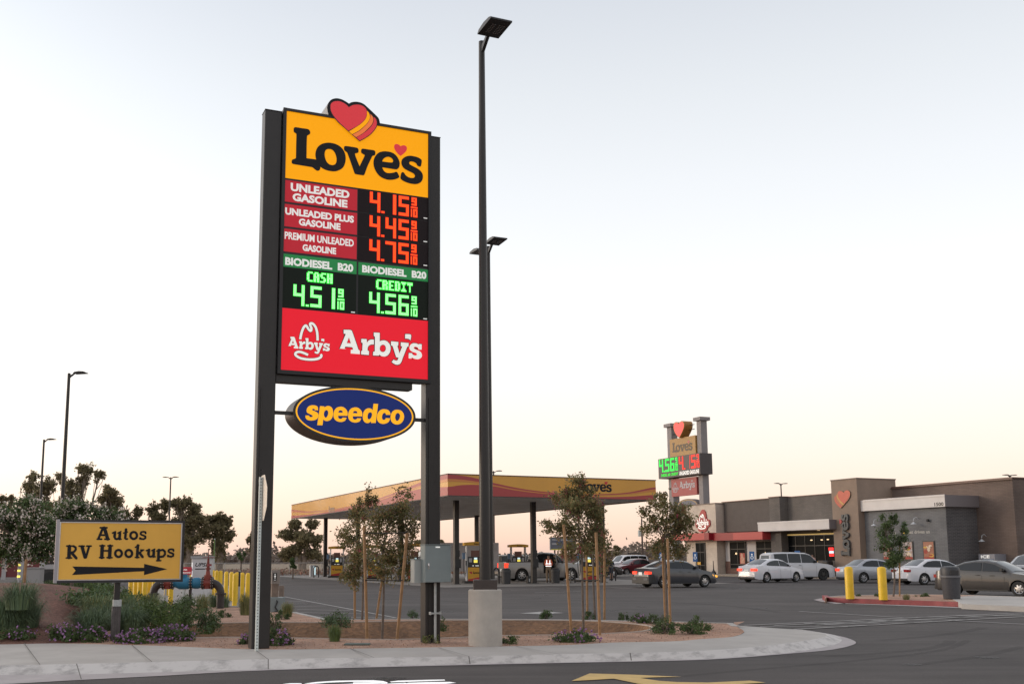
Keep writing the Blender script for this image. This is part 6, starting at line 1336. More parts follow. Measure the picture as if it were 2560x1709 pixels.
# dump station posts behind the left sign post
b=G(686,1530,.13);t=thing('service_pedestal','grey hookup pedestal with a black pictogram plate behind the left sign post','pedestal',b,A)
mb=MB();mb.bbox(-.16,.26,-.15,.15,0,.42,.02);ob('base_block',mb,m_grey,t);mb=MB();mb.box(-.10,.09,-.06,.06,.421,.78);ob('timber_post',mb,mat('weathered_timber',(.20,.15,.12),.8,noise=.2,scale=6),t)
mb=MB();mb.bbox(-.12,.11,-.09,.09,.781,1.15,.01);hd=ob('head_box',mb,mat('pedestal_taupe',(.24,.21,.19),.6),t);mb=MB();mb.box(-.08,.02,-.105,-.091,.86,1.08);pl=ob('pictogram_plate',mb,m_pk,hd)
mb=MB();mb.sheet([oval(10,.013,.016,(-.03,1.045))],lambda a,b,o:(a,-.107,b));mb.box(-.04,-.02,-.108,-.106,.93,1.02);mb.box(-.055,-.005,-.108,-.1065,.985,1.0);mb.box(-.06,.0,-.108,-.1065,.885,.895);ob('pictogram',mb,m_txt,pl)
mb=MB();mb.tube([(.0,-.08,.40),(.04,-.17,.3),(-.02,-.18,.15),(.05,-.19,.05),(-.03,-.2,.02)],.02,6);ob('hose',mb,m_pk,t)
b=G(703,1512,.13);mb=MB();mb.bbox(-.075,.075,-.075,.075,0,.62,.01);o=ob('timber_post',mb,mat('weathered_timber',(.20,.15,.12),.8),label='short square timber post right of the grey pedestal',cat='post');o.location=b
# white kiosk
p=D(508,1400,45);t=thing('air_kiosk','white air and vacuum kiosk with black italic lettering behind the red valve','kiosk',(p[0],p[1],0),A-R(22))
mb=MB();mb.bbox(-.42,.36,-.3,.3,0,1.62,.02);bd=ob('body',mb,mat('kiosk_white',(.50,.50,.52),.4),t);mb=MB();mb.box(-.46,.40,-.34,.34,1.621,1.72);ob('roof',mb,mat('kiosk_grey',(.3,.3,.31),.5),t)
mb=MB();add_text(mb,'UPSL',-.26,.30,1.28,1.44,lambda x,z,o=0:(x,-.304,z),bold=.02,shear=.3);mb.box(-.26,.16,-.306,-.3035,1.16,1.2);ob('lettering',mb,m_blk,bd)
mb=MB();mb.box(-.405,-.37,-.31,-.3035,1.2,1.45);mb.box(-.405,-.37,-.31,-.3035,.85,1.1);ob('lamp_strip',mb,m_reflw,bd)
p=D(462,1400,44);t=thing('red_notice','small red notice board on a post left of the white kiosk','sign',(p[0],p[1],0),0)
mb=MB();mb.box(-.03,.03,-.03,.03,0,1.2);ob('post',mb,m_galv,t);mb=MB();mb.box(-.32,.32,-.05,-.031,.95,1.27);pl=ob('board',mb,mat('notice_red',(.45,.03,.05),.4),t)
mb=MB();add_text(mb,'CAUTION',-.12,.12,1.12,1.19,lambda x,z,o=0:(x,-.052,z));add_text(mb,'CLEARANCE',-.27,.27,1.01,1.06,lambda x,z,o=0:(x,-.052,z));ob('lettering',mb,m_txt,pl)
# delineator and thin sign stakes
b=G(43,1520,.4);p=D(43,1500,29.5)
t=thing('delineator_post','thin white delineator with three glowing yellow reflectors in the grass at the left','marker post',(p[0],p[1],.3))
mb=MB();mb.cyl((0,0,0),(0,0,1.35),.035,n=12);bd=ob('post',mb,mat('delineator_white',(.5,.5,.52),.5),t)
for z in(.80,.96,1.12):
    mb=MB();mb.cyl((0,0,z),(0,0,z+.055),.042,n=12);ob('reflector_band',mb,mat('yellow_reflector',(.9,.7,.1),.4,emit=(1,.85,.15),es=1.1),bd)  # glow painted on as emission, imitating returned flash; no lamp here
for px,Y,h_,lb in((1600-1183,34,1.5,'thin green and black marker stake standing left of the valves'),(600,32,1.25,'thin galvanised marker stake in front of the right-hand bollards'),(535,52,2.6,'slim pale sign post behind the red valve')):
    p=D(px,1400,Y);t=thing('marker_stake',lb,'marker post',(p[0],p[1],0));mb=MB();mb.box(-.03,.03,-.012,.012,0,h_);bd=ob('stake',mb,m_galv,t)
    mb=MB();mb.box(-.028,.028,-.016,-.0125,h_*.62,h_*.98);ob('plate',mb,mat('stake_green',(.10,.17,.03),.5) if h_>2 else m_pk,bd)
# red low building and trucks on the far left
p=D(60,1400,70);t=thing('red_trailer','low dark red trailer side with white posts seen beneath the white-flowered trees','trailer',(p[0],p[1],0),R(0))
mb=MB();mb.bbox(-4.5,3.4,-1.2,1.2,.45,1.75,.05);bd=ob('body',mb,mat('trailer_red',(.13,.018,.02),.5,noise=.2,scale=1),t);mb=MB();mb.box(-4.5,3.4,-1.22,-1.201,1.6,1.76);mb.box(-4.5,-3.6,-1.22,-1.201,.3,.5);ob('trim_rail',mb,mat('dusty_white',(.36,.35,.36),.6),bd)
for x in(-3.4,-.9,.3,1.8):
    mb=MB();mb.box(x,x+.28,-1.26,-1.221,.3,1.9);ob('upright',mb,mat('dusty_white',(.36,.35,.36),.6),t)
for x in(-2.6,2.3):
    mb=MB();mb.cyl((x,-1.0,.45),(x,-1.25,.45),.45,n=18);ob('wheel',mb,m_tyre,t)
p=D(130,1400,66);t=thing('parked_truck','white and black utility truck glimpsed behind the left edge of the directional sign','truck',(p[0]+1.2,p[1],0),R(0))
mb=MB();mb.bbox(-1.6,2.4,-.95,.95,1.0,1.85,.05);ob('body',mb,mat('dusty_white',(.36,.35,.36),.6),t);mb=MB();mb.box(-1.5,2.3,-.9,.9,.35,.999);ob('chassis',mb,m_pk,t)
for x in(-.9,1.6):
    mb=MB();mb.cyl((x,-.7,.42),(x,-.96,.42),.42,n=18);ob('wheel',mb,m_tyre,t)
mb=MB();mb.box(-1.2,-.2,-.97,-.951,1.3,1.75);ob('cab_window',mb,m_cg,t)
p=D(90,1400,58);t=thing('utility_box','pale square utility box under the white-flowered trees','cabinet',(p[0],p[1],.1),0);mb=MB();mb.bbox(-.38,.38,-.3,.3,0,1.0,.02);ob('body',mb,mat('utility_grey',(.28,.27,.27),.6),t);mb=MB();mb.box(-.42,.42,-.34,.34,1.001,1.06);ob('lid',mb,mat('utility_grey',(.28,.27,.27),.6),t)
# flush irrigation lid
b=G(893,1610,.152);mb=MB();mb.bbox(-.22,.22,-.14,.14,-.01,.02,.01);o=ob('valve_lid',mb,mat('lid_green',(.07,.085,.07),.6),label='flat dark green irrigation lid set in the gravel between the sign posts',cat='lid');o.location=b
# ---------------- vegetation ----------------
rg=np.random.default_rng(5)
lm_crape=leafmat('crape_leaf',(.15,.15,.065),.4,.4);lm_crape2=leafmat('crape_leaf_bronze',(.24,.17,.085),.4,.4);lm_euc=leafmat('gum_leaf',(.20,.18,.10),.3,.55);lm_euc2=leafmat('gum_leaf_light',(.21,.175,.10),.3,.3)
lm_dk=leafmat('dark_leaf',(.075,.11,.045));lm_sh=leafmat('shrub_leaf',(0.080,0.123,0.043));lm_sh2=leafmat('shrub_leaf_bright',(0.131,0.181,0.058));lm_gr=leafmat('grass_blade',(.15,.20,.10),.3,.15);lm_gr2=leafmat('grass_blade_dry',(0.246,0.232,0.102),.3,.15);lm_gr3=leafmat('grass_blade_grey',(.12,.17,.10),.3,.15)
m_bark=mat('bark',(.14,.11,.09),.9,noise=.3,scale=14);m_bark2=mat('pale_bark',(.20,.16,.13),.9,noise=.3,scale=6);m_stake=mat('stake_timber',(.30,.17,.08),.7,noise=.25,scale=9);m_tie=mat('rubber_tie',(.02,.02,.02),.7)
m_pink=mat('pink_blossom',(.42,.05,.12),.7,noise=.4,scale=20);m_wbl=mat('white_blossom',(.66,.58,.52),.7,noise=.25,scale=20);m_pur=mat('purple_blossom',(.36,.19,.38),.7,noise=.3,scale=30)
def _x():pass
def leafmesh(m,P,size,aspect=.5,mi=0,up=0.):
    P=np.asarray(P);n=len(P)
    if n==0:return
    a=rg.normal(size=(n,3));a[:,2]+=up;a/=np.linalg.norm(a,axis=1)[:,None]
    b=np.cross(a,rg.normal(size=(n,3)));b/=np.linalg.norm(b,axis=1)[:,None]+1e-9
    s=(size*rg.uniform(.6,1.3,n))[:,None]
    q=np.stack([P-a*s,P+b*s*aspect-a*s*.1,P+a*s,P-b*s*aspect-a*s*.1],1).reshape(-1,3)
    o=len(m.v);m.v+=list(map(tuple,q.tolist()));m.f+=[(o+4*i,o+4*i+1,o+4*i+2,o+4*i+3) for i in range(n)]
    m.m+=([mi]*n if np.isscalar(mi) else list(mi))
def branch(m,p0,p1,r0,r1,bend=.08,n=4,sides=5):
    p0=np.array(p0);p1=np.array(p1);L_=np.linalg.norm(p1-p0);pts=[];k=rg.normal(size=3)*bend*L_
    for i in range(n+1):
        t=i/n;pts.append(tuple(p0+(p1-p0)*t+k*math.sin(math.pi*t)))
    m.tube(pts,[r0+(r1-r0)*i/n for i in range(n+1)],sides);return pts
def tree(name,label,base,h,th,lobes,nleaf,lsize,mats,bark,tr=.03,blossom=None,nb=0,bsize=.05,group=None,spread=.22,trunks=1,sub=5,aspect=.5,shell=.55,catg='tree',base_spread=0.,lean=(0,0)):
    """lobes: (x,y,z,rx,ry,rz,weight) relative to the base; limbs run from the trunk into each lobe"""
    t=thing(name,label,catg,base,0,group);m=MB();lf=[];bl=[]
    tops=[];swt=sum(l[6] for l in lobes)
    for k in range(trunks):
        dx,dy=(base_spread*math.cos(k*2.4),base_spread*math.sin(k*2.4)) if trunks>1 else (0,0)
        pts=branch(m,(dx*.3,dy*.3,-.05),(dx+lean[0],dy+lean[1],th),tr*1.25,tr*.8,.015,6,9);tops.append(np.array(pts[-1]))
    for (x,y,z,rx,ry,rz,wt) in lobes:
        c=np.array((x,y,z));tp=min(tops,key=lambda q:np.linalg.norm(q-c));lp=branch(m,tuple(tp-(0,0,th*.03)),tuple(c),tr*.62,tr*.25,.06,4,6)
        ns=max(3,int(sub*wt**.5*2));nl=int(nleaf*wt/swt)
        per=max(1,nl//(ns*3))
        for s_ in range(ns):
            d=rg.normal(size=3);d/=np.linalg.norm(d);e=c+d*np.array((rx,ry,rz))*rg.uniform(shell,1.0);st_=np.array(lp[rg.integers(2,5)]);e=c+(e-c)*(1.18 if rg.random()<.3 else 1)
            bp=branch(m,tuple(st_),tuple(e),tr*.22,tr*.06,.1,3,4)
            for q in range(3):
                g_=e+(st_-e)*rg.uniform(-.05,.5)*q/2
                sg=spread*np.array((rx,ry,rz))*rg.uniform(.6,1.3)
                lf.append(g_+rg.normal(size=(per,3))*sg)
            if blossom and rg.random()<nb:
                bl.append(e+d*np.array((rx,ry,rz))*.12)
    ob('trunk',m,bark,t,smooth=True)
    P=np.concatenate(lf);m=MB();mi=(rg.random(len(P))<.38).astype(int).tolist();leafmesh(m,P,lsize,aspect,mi);ob('crown',m,mats,t)
    if bl:
        m=MB()
        for b_ in bl:leafmesh(m,b_+rg.normal(size=(30,3))*bsize*np.array((.55,.55,.8)),bsize*.27,.9)
        ob('blossom',m,blossom,t)
    return t
def atg(px,py,z=.13):return G(px,py,z)
def relobe(base,lst,Y=None):   # lobes given as (px,py,rpx_x,rpx_y,weight) in the picture at the tree's depth
    out=[];Y=Y or base[1]
    for px,py,rx,ry,wt in lst:
        p=D(px,py,Y);k=Y/F;dy=rg.uniform(-.5,.5)*rx*k;out.append((p[0]-base[0],dy,p[2]-base[2],rx*k,rx*k*.9,ry*k,wt))
    return out
CR=[lm_crape,lm_crape2]
grp='staked young trees in the gravel bed'
b=atg(955,1590);tree('crape_myrtle_tree','staked young tree between the two sign posts, the nearer of that pair',b,3,1.75,relobe(b,[(1005,1262,28,38,.9),(975,1310,45,40,1.2),(1030,1330,22,40,.6),(950,1370,50,45,1.5),(1005,1390,35,42,1.2),(930,1300,26,35,.7),(975,1430,40,26,.8),(1060,1300,16,30,.25)]) ,6600,.031,CR,m_bark,.022,m_pink,.10,.045,grp,.26,sub=6)
b=atg(905,1550);tree('crape_myrtle_tree','staked young tree just behind the left part of that pair between the posts',b,3,1.9,relobe(b,[(925,1240,18,28,.5),(893,1290,24,40,.8),(860,1345,38,30,.8),(900,1390,40,45,1.2),(880,1440,30,26,.8)]),4800,.035,CR,m_bark,.022,m_pink,.06,.05,grp,.26,sub=6)
b=atg(1459,1580);tree('crape_myrtle_tree','staked young tree with pink blossoms nearest the concrete drum on its right',b,3,1.8,relobe(b,[(1420,1270,32,30,.8),(1385,1315,28,20,.5),(1440,1320,48,34,1.3),(1480,1355,36,34,1.0),(1495,1300,24,34,.7),(1440,1370,40,24,.8),(1470,1262,28,26,.6)]) ,6600,.031,CR,m_bark,.022,m_pink,.16,.05,grp,.26,sub=6)
b=atg(1488,1548);tree('crape_myrtle_tree','taller staked young tree with pink blossoms in front of the canopy lettering',b,3,2.1,relobe(b,[(1432,1212,32,24,.8),(1400,1240,28,22,.6),(1460,1228,26,24,.6),(1440,1262,48,30,1.1),(1492,1270,22,24,.4),(1500,1350,26,36,.7),(1515,1400,18,30,.4)]),4600,.036,CR,m_bark,.024,m_pink,.30,.06,grp,.26,sub=6)
b=atg(1668,1563);tree('crape_myrtle_tree','rightmost staked young tree, in front of the distant highway sign',b,3,2.0,relobe(b,[(1650,1248,20,18,.4),(1622,1270,26,24,.6),(1665,1280,34,32,1.0),(1630,1315,30,26,.7),(1700,1285,28,28,.8),(1680,1330,42,32,1.2),(1715,1320,24,24,.6),(1650,1370,28,26,.7),(1695,1375,28,24,.6)]),5600,.034,CR,m_bark,.022,m_pink,.08,.045,grp,.26,sub=6)
b=atg(2233,1490,.15);tree('young_tree','slender leafy sapling on the red-kerbed island right of the bollards',b,3,1.7,relobe(b,[(2212,1300,14,16,.5),(2236,1294,12,14,.5),(2222,1335,24,22,1.0),(2262,1318,12,14,.4),(2248,1345,20,22,.8),(2210,1368,22,18,.8),(2240,1385,22,22,.9),(2226,1412,20,20,.8)]),4500,.055,[lm_dk,lm_sh],m_bark,.03,None,0,.05,None,.24,sub=6,aspect=.3)
# stakes
stk=[((910,1317),(918,1594),'left stake of the nearer tree between the sign posts'),((1018,1330),(992,1596),'leaning right stake of the nearer tree between the sign posts'),((887,1380),(887,1548),'left stake of the farther tree between the sign posts'),((958,1430),(940,1547),'leaning right stake of the farther tree between the sign posts'),((1409,1310),(1429,1583),'left stake of the nearest tree right of the drum'),((1490,1330),(1500,1589),'right stake of the nearest tree right of the drum'),((1466,1350),(1468.5,1547),'left stake of the taller pink-blossomed tree'),((1511,1330),(1511,1549),'right stake of the taller pink-blossomed tree'),((1655,1340),(1664,1561),'left stake of the rightmost staked tree'),((1669,1345),(1676,1567),'right stake of the rightmost staked tree'),((2249,1355),(2249,1491),'single stake of the island sapling')]
ts=[]
for (x1,y1),(x0,y0),lb in stk:
    b=atg(x0,y0,.13);tp=D(x1,y1,b[1]);m=MB();m.cyl((0,0,-.05),(tp[0]-b[0],0,tp[2]-b[2]),.029,.028,n=10);o=ob('tree_stake',m,m_stake,smooth=True,label='round timber '+lb,cat='stake',group='timber stakes holding the young trees');o.location=b;ts.append((b,tp))
for i,j,z,lb in((0,1,1.07,'lower black rubber tie between the stakes of the nearer tree by the sign'),(0,1,1.95,'upper black rubber tie between the stakes of the nearer tree by the sign'),(2,3,1.05,'black rubber tie across the farther tree between the sign posts'),(4,5,1.05,'black rubber tie across the nearest tree right of the drum'),(6,7,1.05,'black rubber tie across the taller pink-blossomed tree')):
    (b0,t0_),(b1,t1_)=ts[i],ts[j];f=lambda b_,t_:Vector(b_)+(Vector(t_)-Vector(b_))*(z/(t_[2]-b_[2]))
    a_,c_=f(b0,t0_),f(b1,t1_);m=MB();m.tube([(0,-.04,0),tuple((c_-a_)*.5+Vector((0,-.03,-.012))),tuple((c_-a_)+Vector((0,-.04,0)))],.010,5);o=ob('tree_tie',m,m_tie,label=lb,cat='tie');o.location=a_
# white flowered trees on the left
WL=[lm_dk,lm_sh]
b=D(66,1400,29.5);b=(b[0],b[1],.25);tree('flowering_tree','white-flowered tree at the far left edge of the picture',b,4,1.5,relobe(b,[(20,1290,45,30,1),(75,1275,38,28,1),(-30,1300,50,50,1),(10,1345,55,35,1.3),(80,1325,45,38,1.3),(120,1320,35,35,1),(30,1385,50,26,1.1),(100,1375,35,26,.9)]),9000,.055,WL,m_bark,.05,m_wbl,.85,.12,'white-flowered trees behind the directional sign',.26,sub=10)
b=D(185,1400,32);b=(b[0],b[1],.2);tree('flowering_tree','white-flowered tree directly behind the yellow directional sign',b,4,1.6,relobe(b,[(150,1290,40,30,1),(205,1265,35,26,1),(262,1285,34,20,.8),(190,1320,60,40,1.4),(240,1330,50,40,1),(140,1360,34,34,.9),(300,1310,20,14,.3)]),8000,.055,WL,m_bark,.05,m_wbl,.85,.12,'white-flowered trees behind the directional sign',.26,sub=10)
for px,Y,z,h_,lb in((61,28.5,.35,1.35,'rough timber stake of the leftmost white-flowered tree'),(181,25,.25,.75,'timber stake below the left end of the directional sign')):
    p=D(px,1400,Y);m=MB();m.cyl((0,0,-.1),(.05,0,h_),.04,n=8);o=ob('tree_stake',m,m_stake,label=lb,cat='stake');o.location=(p[0],p[1],z-.1)
# gum trees in the distance
EU=[lm_euc,lm_euc2]
def gum(px,Y,label,lst,n,th=4,trunks=2,ls=.42,tr=.3):
    p=D(px,1400,Y);b=(p[0],p[1],0);tree('gum_tree',label,b,10,th,relobe(b,lst,Y),int(n*1.7),ls*.46*Y/150,EU,m_bark2,tr*Y/150,None,0,.1,'distant gum trees',.17,trunks=trunks,sub=18,shell=.25,base_spread=.5)
gum(75,140,'tall airy gum tree left of the two thin light poles',[(82,1192,16,14,.5),(72,1215,14,10,.4),(95,1225,34,22,1.2),(80,1260,30,22,1.2),(55,1290,30,26,1),(125,1215,22,20,.8),(110,1270,26,26,.9)],5200)
gum(190,145,'tall airy gum tree with bare forked limbs right of the tallest left pole',[(150,1190,16,14,.4),(215,1172,22,16,.7),(200,1200,20,14,.5),(246,1184,16,12,.4),(180,1235,28,24,1.0),(155,1265,34,26,1.2),(195,1275,22,20,.7),(180,1210,14,12,.3)],4800,th=5,trunks=3)
gum(270,150,'round-topped gum tree above the middle of the directional sign',[(275,1225,22,14,.9),(262,1255,22,16,.8),(288,1252,22,18,.9),(250,1275,18,12,.5),(285,1285,24,14,.6)],3600)
gum(325,155,'small double-crowned gum tree above the directional sign',[(312,1285,14,14,.7),(345,1278,14,12,.6),(328,1300,24,14,.8)],2200)
gum(400,150,'sparse gum tree below the twin-headed pole',[(383,1270,16,14,.7),(412,1258,16,14,.7),(395,1292,22,16,.8)],2400)
gum(470,150,'largest dense gum tree right of the directional sign',[(440,1262,20,16,.9),(463,1256,20,16,.8),(488,1270,18,16,.8),(455,1300,34,26,1.8),(495,1300,26,24,1.2),(470,1345,36,30,1.6),(505,1330,20,24,.8),(455,1380,28,18,.8)],8500,trunks=3)
gum(548,152,'fan-shaped gum tree just left of the left sign post',[(530,1298,18,12,.8),(552,1292,16,12,.7),(572,1304,14,14,.7),(545,1325,30,22,1.4),(575,1340,16,20,.7),(550,1360,24,22,1.1),(550,1390,16,16,.6)],5600,trunks=3)
gum(632,150,'small gum tree seen beside the left sign post',[(625,1350,12,12,.5),(645,1335,16,16,.6),(640,1375,16,16,.6)],1600)
gum(755,135,'bushy gum tree under the far end of the canopy',[(735,1310,20,12,.9),(780,1308,16,12,.6),(720,1335,22,16,1),(758,1345,34,22,1.6),(790,1350,18,20,.8),(735,1375,34,20,1.4),(780,1385,26,16,1),(712,1390,18,12,.6)],7500)
gum(12,150,'gum tree cut by the left edge of the picture',[(10,1248,16,12,.6),(30,1245,12,10,.4),(25,1285,28,20,1.2),(-10,1300,30,24,1)],3000)
gum(1105,170,'small tree tops above the white truck roof',[(1045,1354,8,6,.4),(1100,1354,10,6,.4)],500)
p=D(603,1400,70);b=(p[0],p[1],0);tree('bare_tree','small half-bare pruned tree behind the bollards',b,2,1.3,relobe(b,[(598,1385,5,6,.5),(610,1383,5,6,.5),(603,1393,8,5,.6)],70),260,.10,[lm_sh,lm_dk],m_bark,.06,sub=3)
p=D(733,1400,84);b=(p[0],p[1],0);tree('young_tree','dark young tree standing against the chain-link fence',b,2,1.1,relobe(b,[(732,1402,6,8,.8),(734,1414,7,7,.8)],84),900,.09,[lm_dk,lm_sh],m_bark,.05,sub=4)
p=D(1541,1400,110);b=(p[0],p[1],0);tree('young_tree','thin distant sapling right of the right canopy column',b,2,1.4,relobe(b,[(1538,1368,6,5,.6),(1546,1372,5,5,.4),(1541,1382,8,7,.8)],110),700,.11,EU,m_bark,.06,sub=4)
# horizon tree belt
m=MB();pts=[]
for i in range(620):
    px=rg.uniform(-200,2100);Y=rg.uniform(330,520)
    if 860<px<1500 and rg.random()<.5:continue
    hgt=rg.uniform(1.5,3.6)+ (3 if (600<px<720 or 1560<px<1740) and rg.random()<.6 else 0)
    p=D(px,1400,Y);pts.append(np.array((p[0],p[1],hgt*.5))+rg.normal(size=(80,3))*np.array((3.6,3,hgt*.24)))
leafmesh(m,np.concatenate(pts),.8,.7,(rg.random(sum(len(q) for q in pts))<.3).astype(int).tolist());ob('tree_belt',m,[leafmat('far_leaf',(.16,.125,.105),.2,.2),leafmat('far_leaf_dull',(0.203,0.167,0.138),.2,.1)],label='low far-off belt of trees and bushes along the horizon',cat='tree belt',kind='stuff')
m=MB();pts=[]
for i in range(900):
    p=D(rg.uniform(440,1120),1400,rg.uniform(98,125));pts.append(np.array((p[0],p[1],.25))+rg.normal(size=(10,3))*np.array((2.5,.8,.10)))
leafmesh(m,np.concatenate(pts),.12,.5,(rg.random(9000)<.5).astype(int).tolist());ob('field_scrub',m,[mat('scrub_red',(.27,.13,.09),.9),mat('scrub_tan',(.25,.19,.13),.9)],label='low dry reddish scrub in the field beyond the fence',cat='scrub',kind='stuff')
# shrubs, grasses, flowers
def shrub(name,label,base,r,h,n,ls,mats,flower=None,nf=0,fs=.02,group=None,catg='shrub',asp=.35,up=.6):
    t=thing(name,label,catg,base,0,group);m=MB()
    for k in range(9):
        a=rg.uniform(0,2*math.pi);q=rg.uniform(.3,.8)*r;branch(m,(0,0,-.02),(q*math.cos(a),q*math.sin(a),h*rg.uniform(.5,.9)),.008,.003,.1,3,4)
    ob('stem',m,m_bark,t)
    ncl=max(8,n//60);P=[]
    for k in range(ncl):
        d=rg.normal(size=3);d/=np.linalg.norm(d);d[2]=abs(d[2]);c=d*np.array((r,r,h))*rg.uniform(.45,.92)+np.array((0,0,h*.08));P.append(c+rg.normal(size=(n//ncl,3))*np.array((r,r,h))*.15)
    P=np.concatenate(P);P[:,2]=np.maximum(P[:,2],.01);m=MB();leafmesh(m,P,ls,asp,(rg.random(len(P))<.4).astype(int).tolist(),up);ob('foliage',m,mats,t)
    if flower:
        d=rg.normal(size=(nf,3));d/=np.linalg.norm(d,axis=1)[:,None];d[:,2]=abs(d[:,2]);c=d*np.array((r,r,h))*rg.uniform(.85,1.1,(nf,1))+np.array((0,0,.03))
        Q=np.concatenate([c+rg.normal(size=(nf,3))*fs*.45 for k in range(7)]);m=MB();leafmesh(m,Q,fs,.9);ob('flowers',m,flower,t)
    return t
def grass(name,label,base,r,h,n,mats,group=None,wdt=.006,sp=1.):
    t=thing(name,label,'ornamental grass',base,0,group);m=MB()
    a=rg.uniform(0,2*math.pi,n);q=rg.uniform(0,1,n)**.6;L_=h*rg.uniform(.45,1.1,n)
    for i in range(n):
        c,s=math.cos(a[i]),math.sin(a[i]);b0=.5*r*rg.random()**.5;out=r*q[i]*sp*.75;k=rg.uniform(.7,1.2);w0=wdt;L_[i]*=(1-.35*(b0/r)*2*rg.random())
        pts=[(c*b0,s*b0,0),(c*(b0+out*.25),s*(b0+out*.25),L_[i]*.6),(c*(b0+out*.62),s*(b0+out*.62),L_[i]*.92*(1-.15*q[i])),(c*(b0+out*1.05),s*(b0+out*1.05),L_[i]*(1.0-.5*q[i]*k))]
        o=len(m.v);nx,ny=-s*w0,c*w0
        for j,(x,y,z) in enumerate(pts[:3]):f=(1,.9,.6)[j];m.v+=[(x-nx*f,y-ny*f,z),(x+nx*f,y+ny*f,z)]
        m.v.append(pts[3]);m.f+=[(o,o+1,o+3,o+2),(o+2,o+3,o+5,o+4),(o+4,o+5,o+6)];m.m+=[int(rg.random()<.25)]*3
    ob('blades',m,mats,t);return t
def onm(px,py):    # a point on the mulch mound seen at this pixel
    z=.15
    for _ in range(12):
        p=G(px,py,z);z=.5*z+.5*(mound_h(p[0],p[1]) if px<420 else .14)
    p=G(px,py,z);return (p[0],p[1],z)
GM=[lm_gr,lm_gr2];G3=[lm_gr3,lm_gr]
gg='soft green grass clumps on the mulch bank'
for px,py,r,h,n,mt,lb in [(15,1583,.72,.85,1300,G3,'big soft grass clump in the lower left corner'),(58,1575,.5,.75,800,G3,'grass clump right of the corner clump, below the delineator'),(50,1520,.5,.6,500,G3,'grass clump around the foot of the delineator'),(228,1582,.55,.55,800,G3,'grass clump just left of the sign post'),(262,1572,.5,.6,700,G3,'grass clump directly behind the sign post'),(322,1578,.5,.55,700,G3,'grass clump just right of the sign post'),(238,1535,.5,.5,600,GM,'grass clump on the slope behind the sign'),(310,1535,.5,.5,600,GM,'paler grass clump higher on the bank right of the post'),(375,1525,.4,.5,500,GM,'grass clump around the left black elbow pipe'),(350,1552,.5,.5,600,G3,'grass clump between the sign post and the olive shrub'),
   (505,1530,.28,.62,520,[lm_gr2,lm_gr],'yellow-green grass tuft under the blue valve'),(535,1517,.32,.55,420,G3,'grey grass tuft left of the right black pipe'),(560,1518,.3,.5,380,G3,'grey grass tuft right of the right black pipe'),(472,1508,.22,.35,250,G3,'small grey tuft by the pipe support stand'),(615,1537,.30,.70,480,[lm_gr2,lm_sh],'spiky yellow-green grass against the left sign post'),(718,1541,.22,.45,480,[lm_gr2,lm_sh2],'bright yellow-green grass tuft beside the pedestal'),(836,1603,.17,.36,520,[lm_sh2,lm_gr],'bright green grass tuft at the basin edge between the posts'),(528,1577,.14,.3,260,[lm_sh2,lm_gr],'little bright tuft right of the lantana row'),(2266,1499,.2,.28,200,[lm_gr2,lm_gr3],'dry tuft on the island right of the sapling')]:
    b=onm(px,py);grass('grass_clump',lb,(b[0],b[1],b[2]-.02),r,h,n,mt,gg if px<400 else 'grass tufts in the gravel',.0055 if r>.4 else .004)
SG=[lm_sh,lm_sh2];DG=[lm_dk,lm_sh]
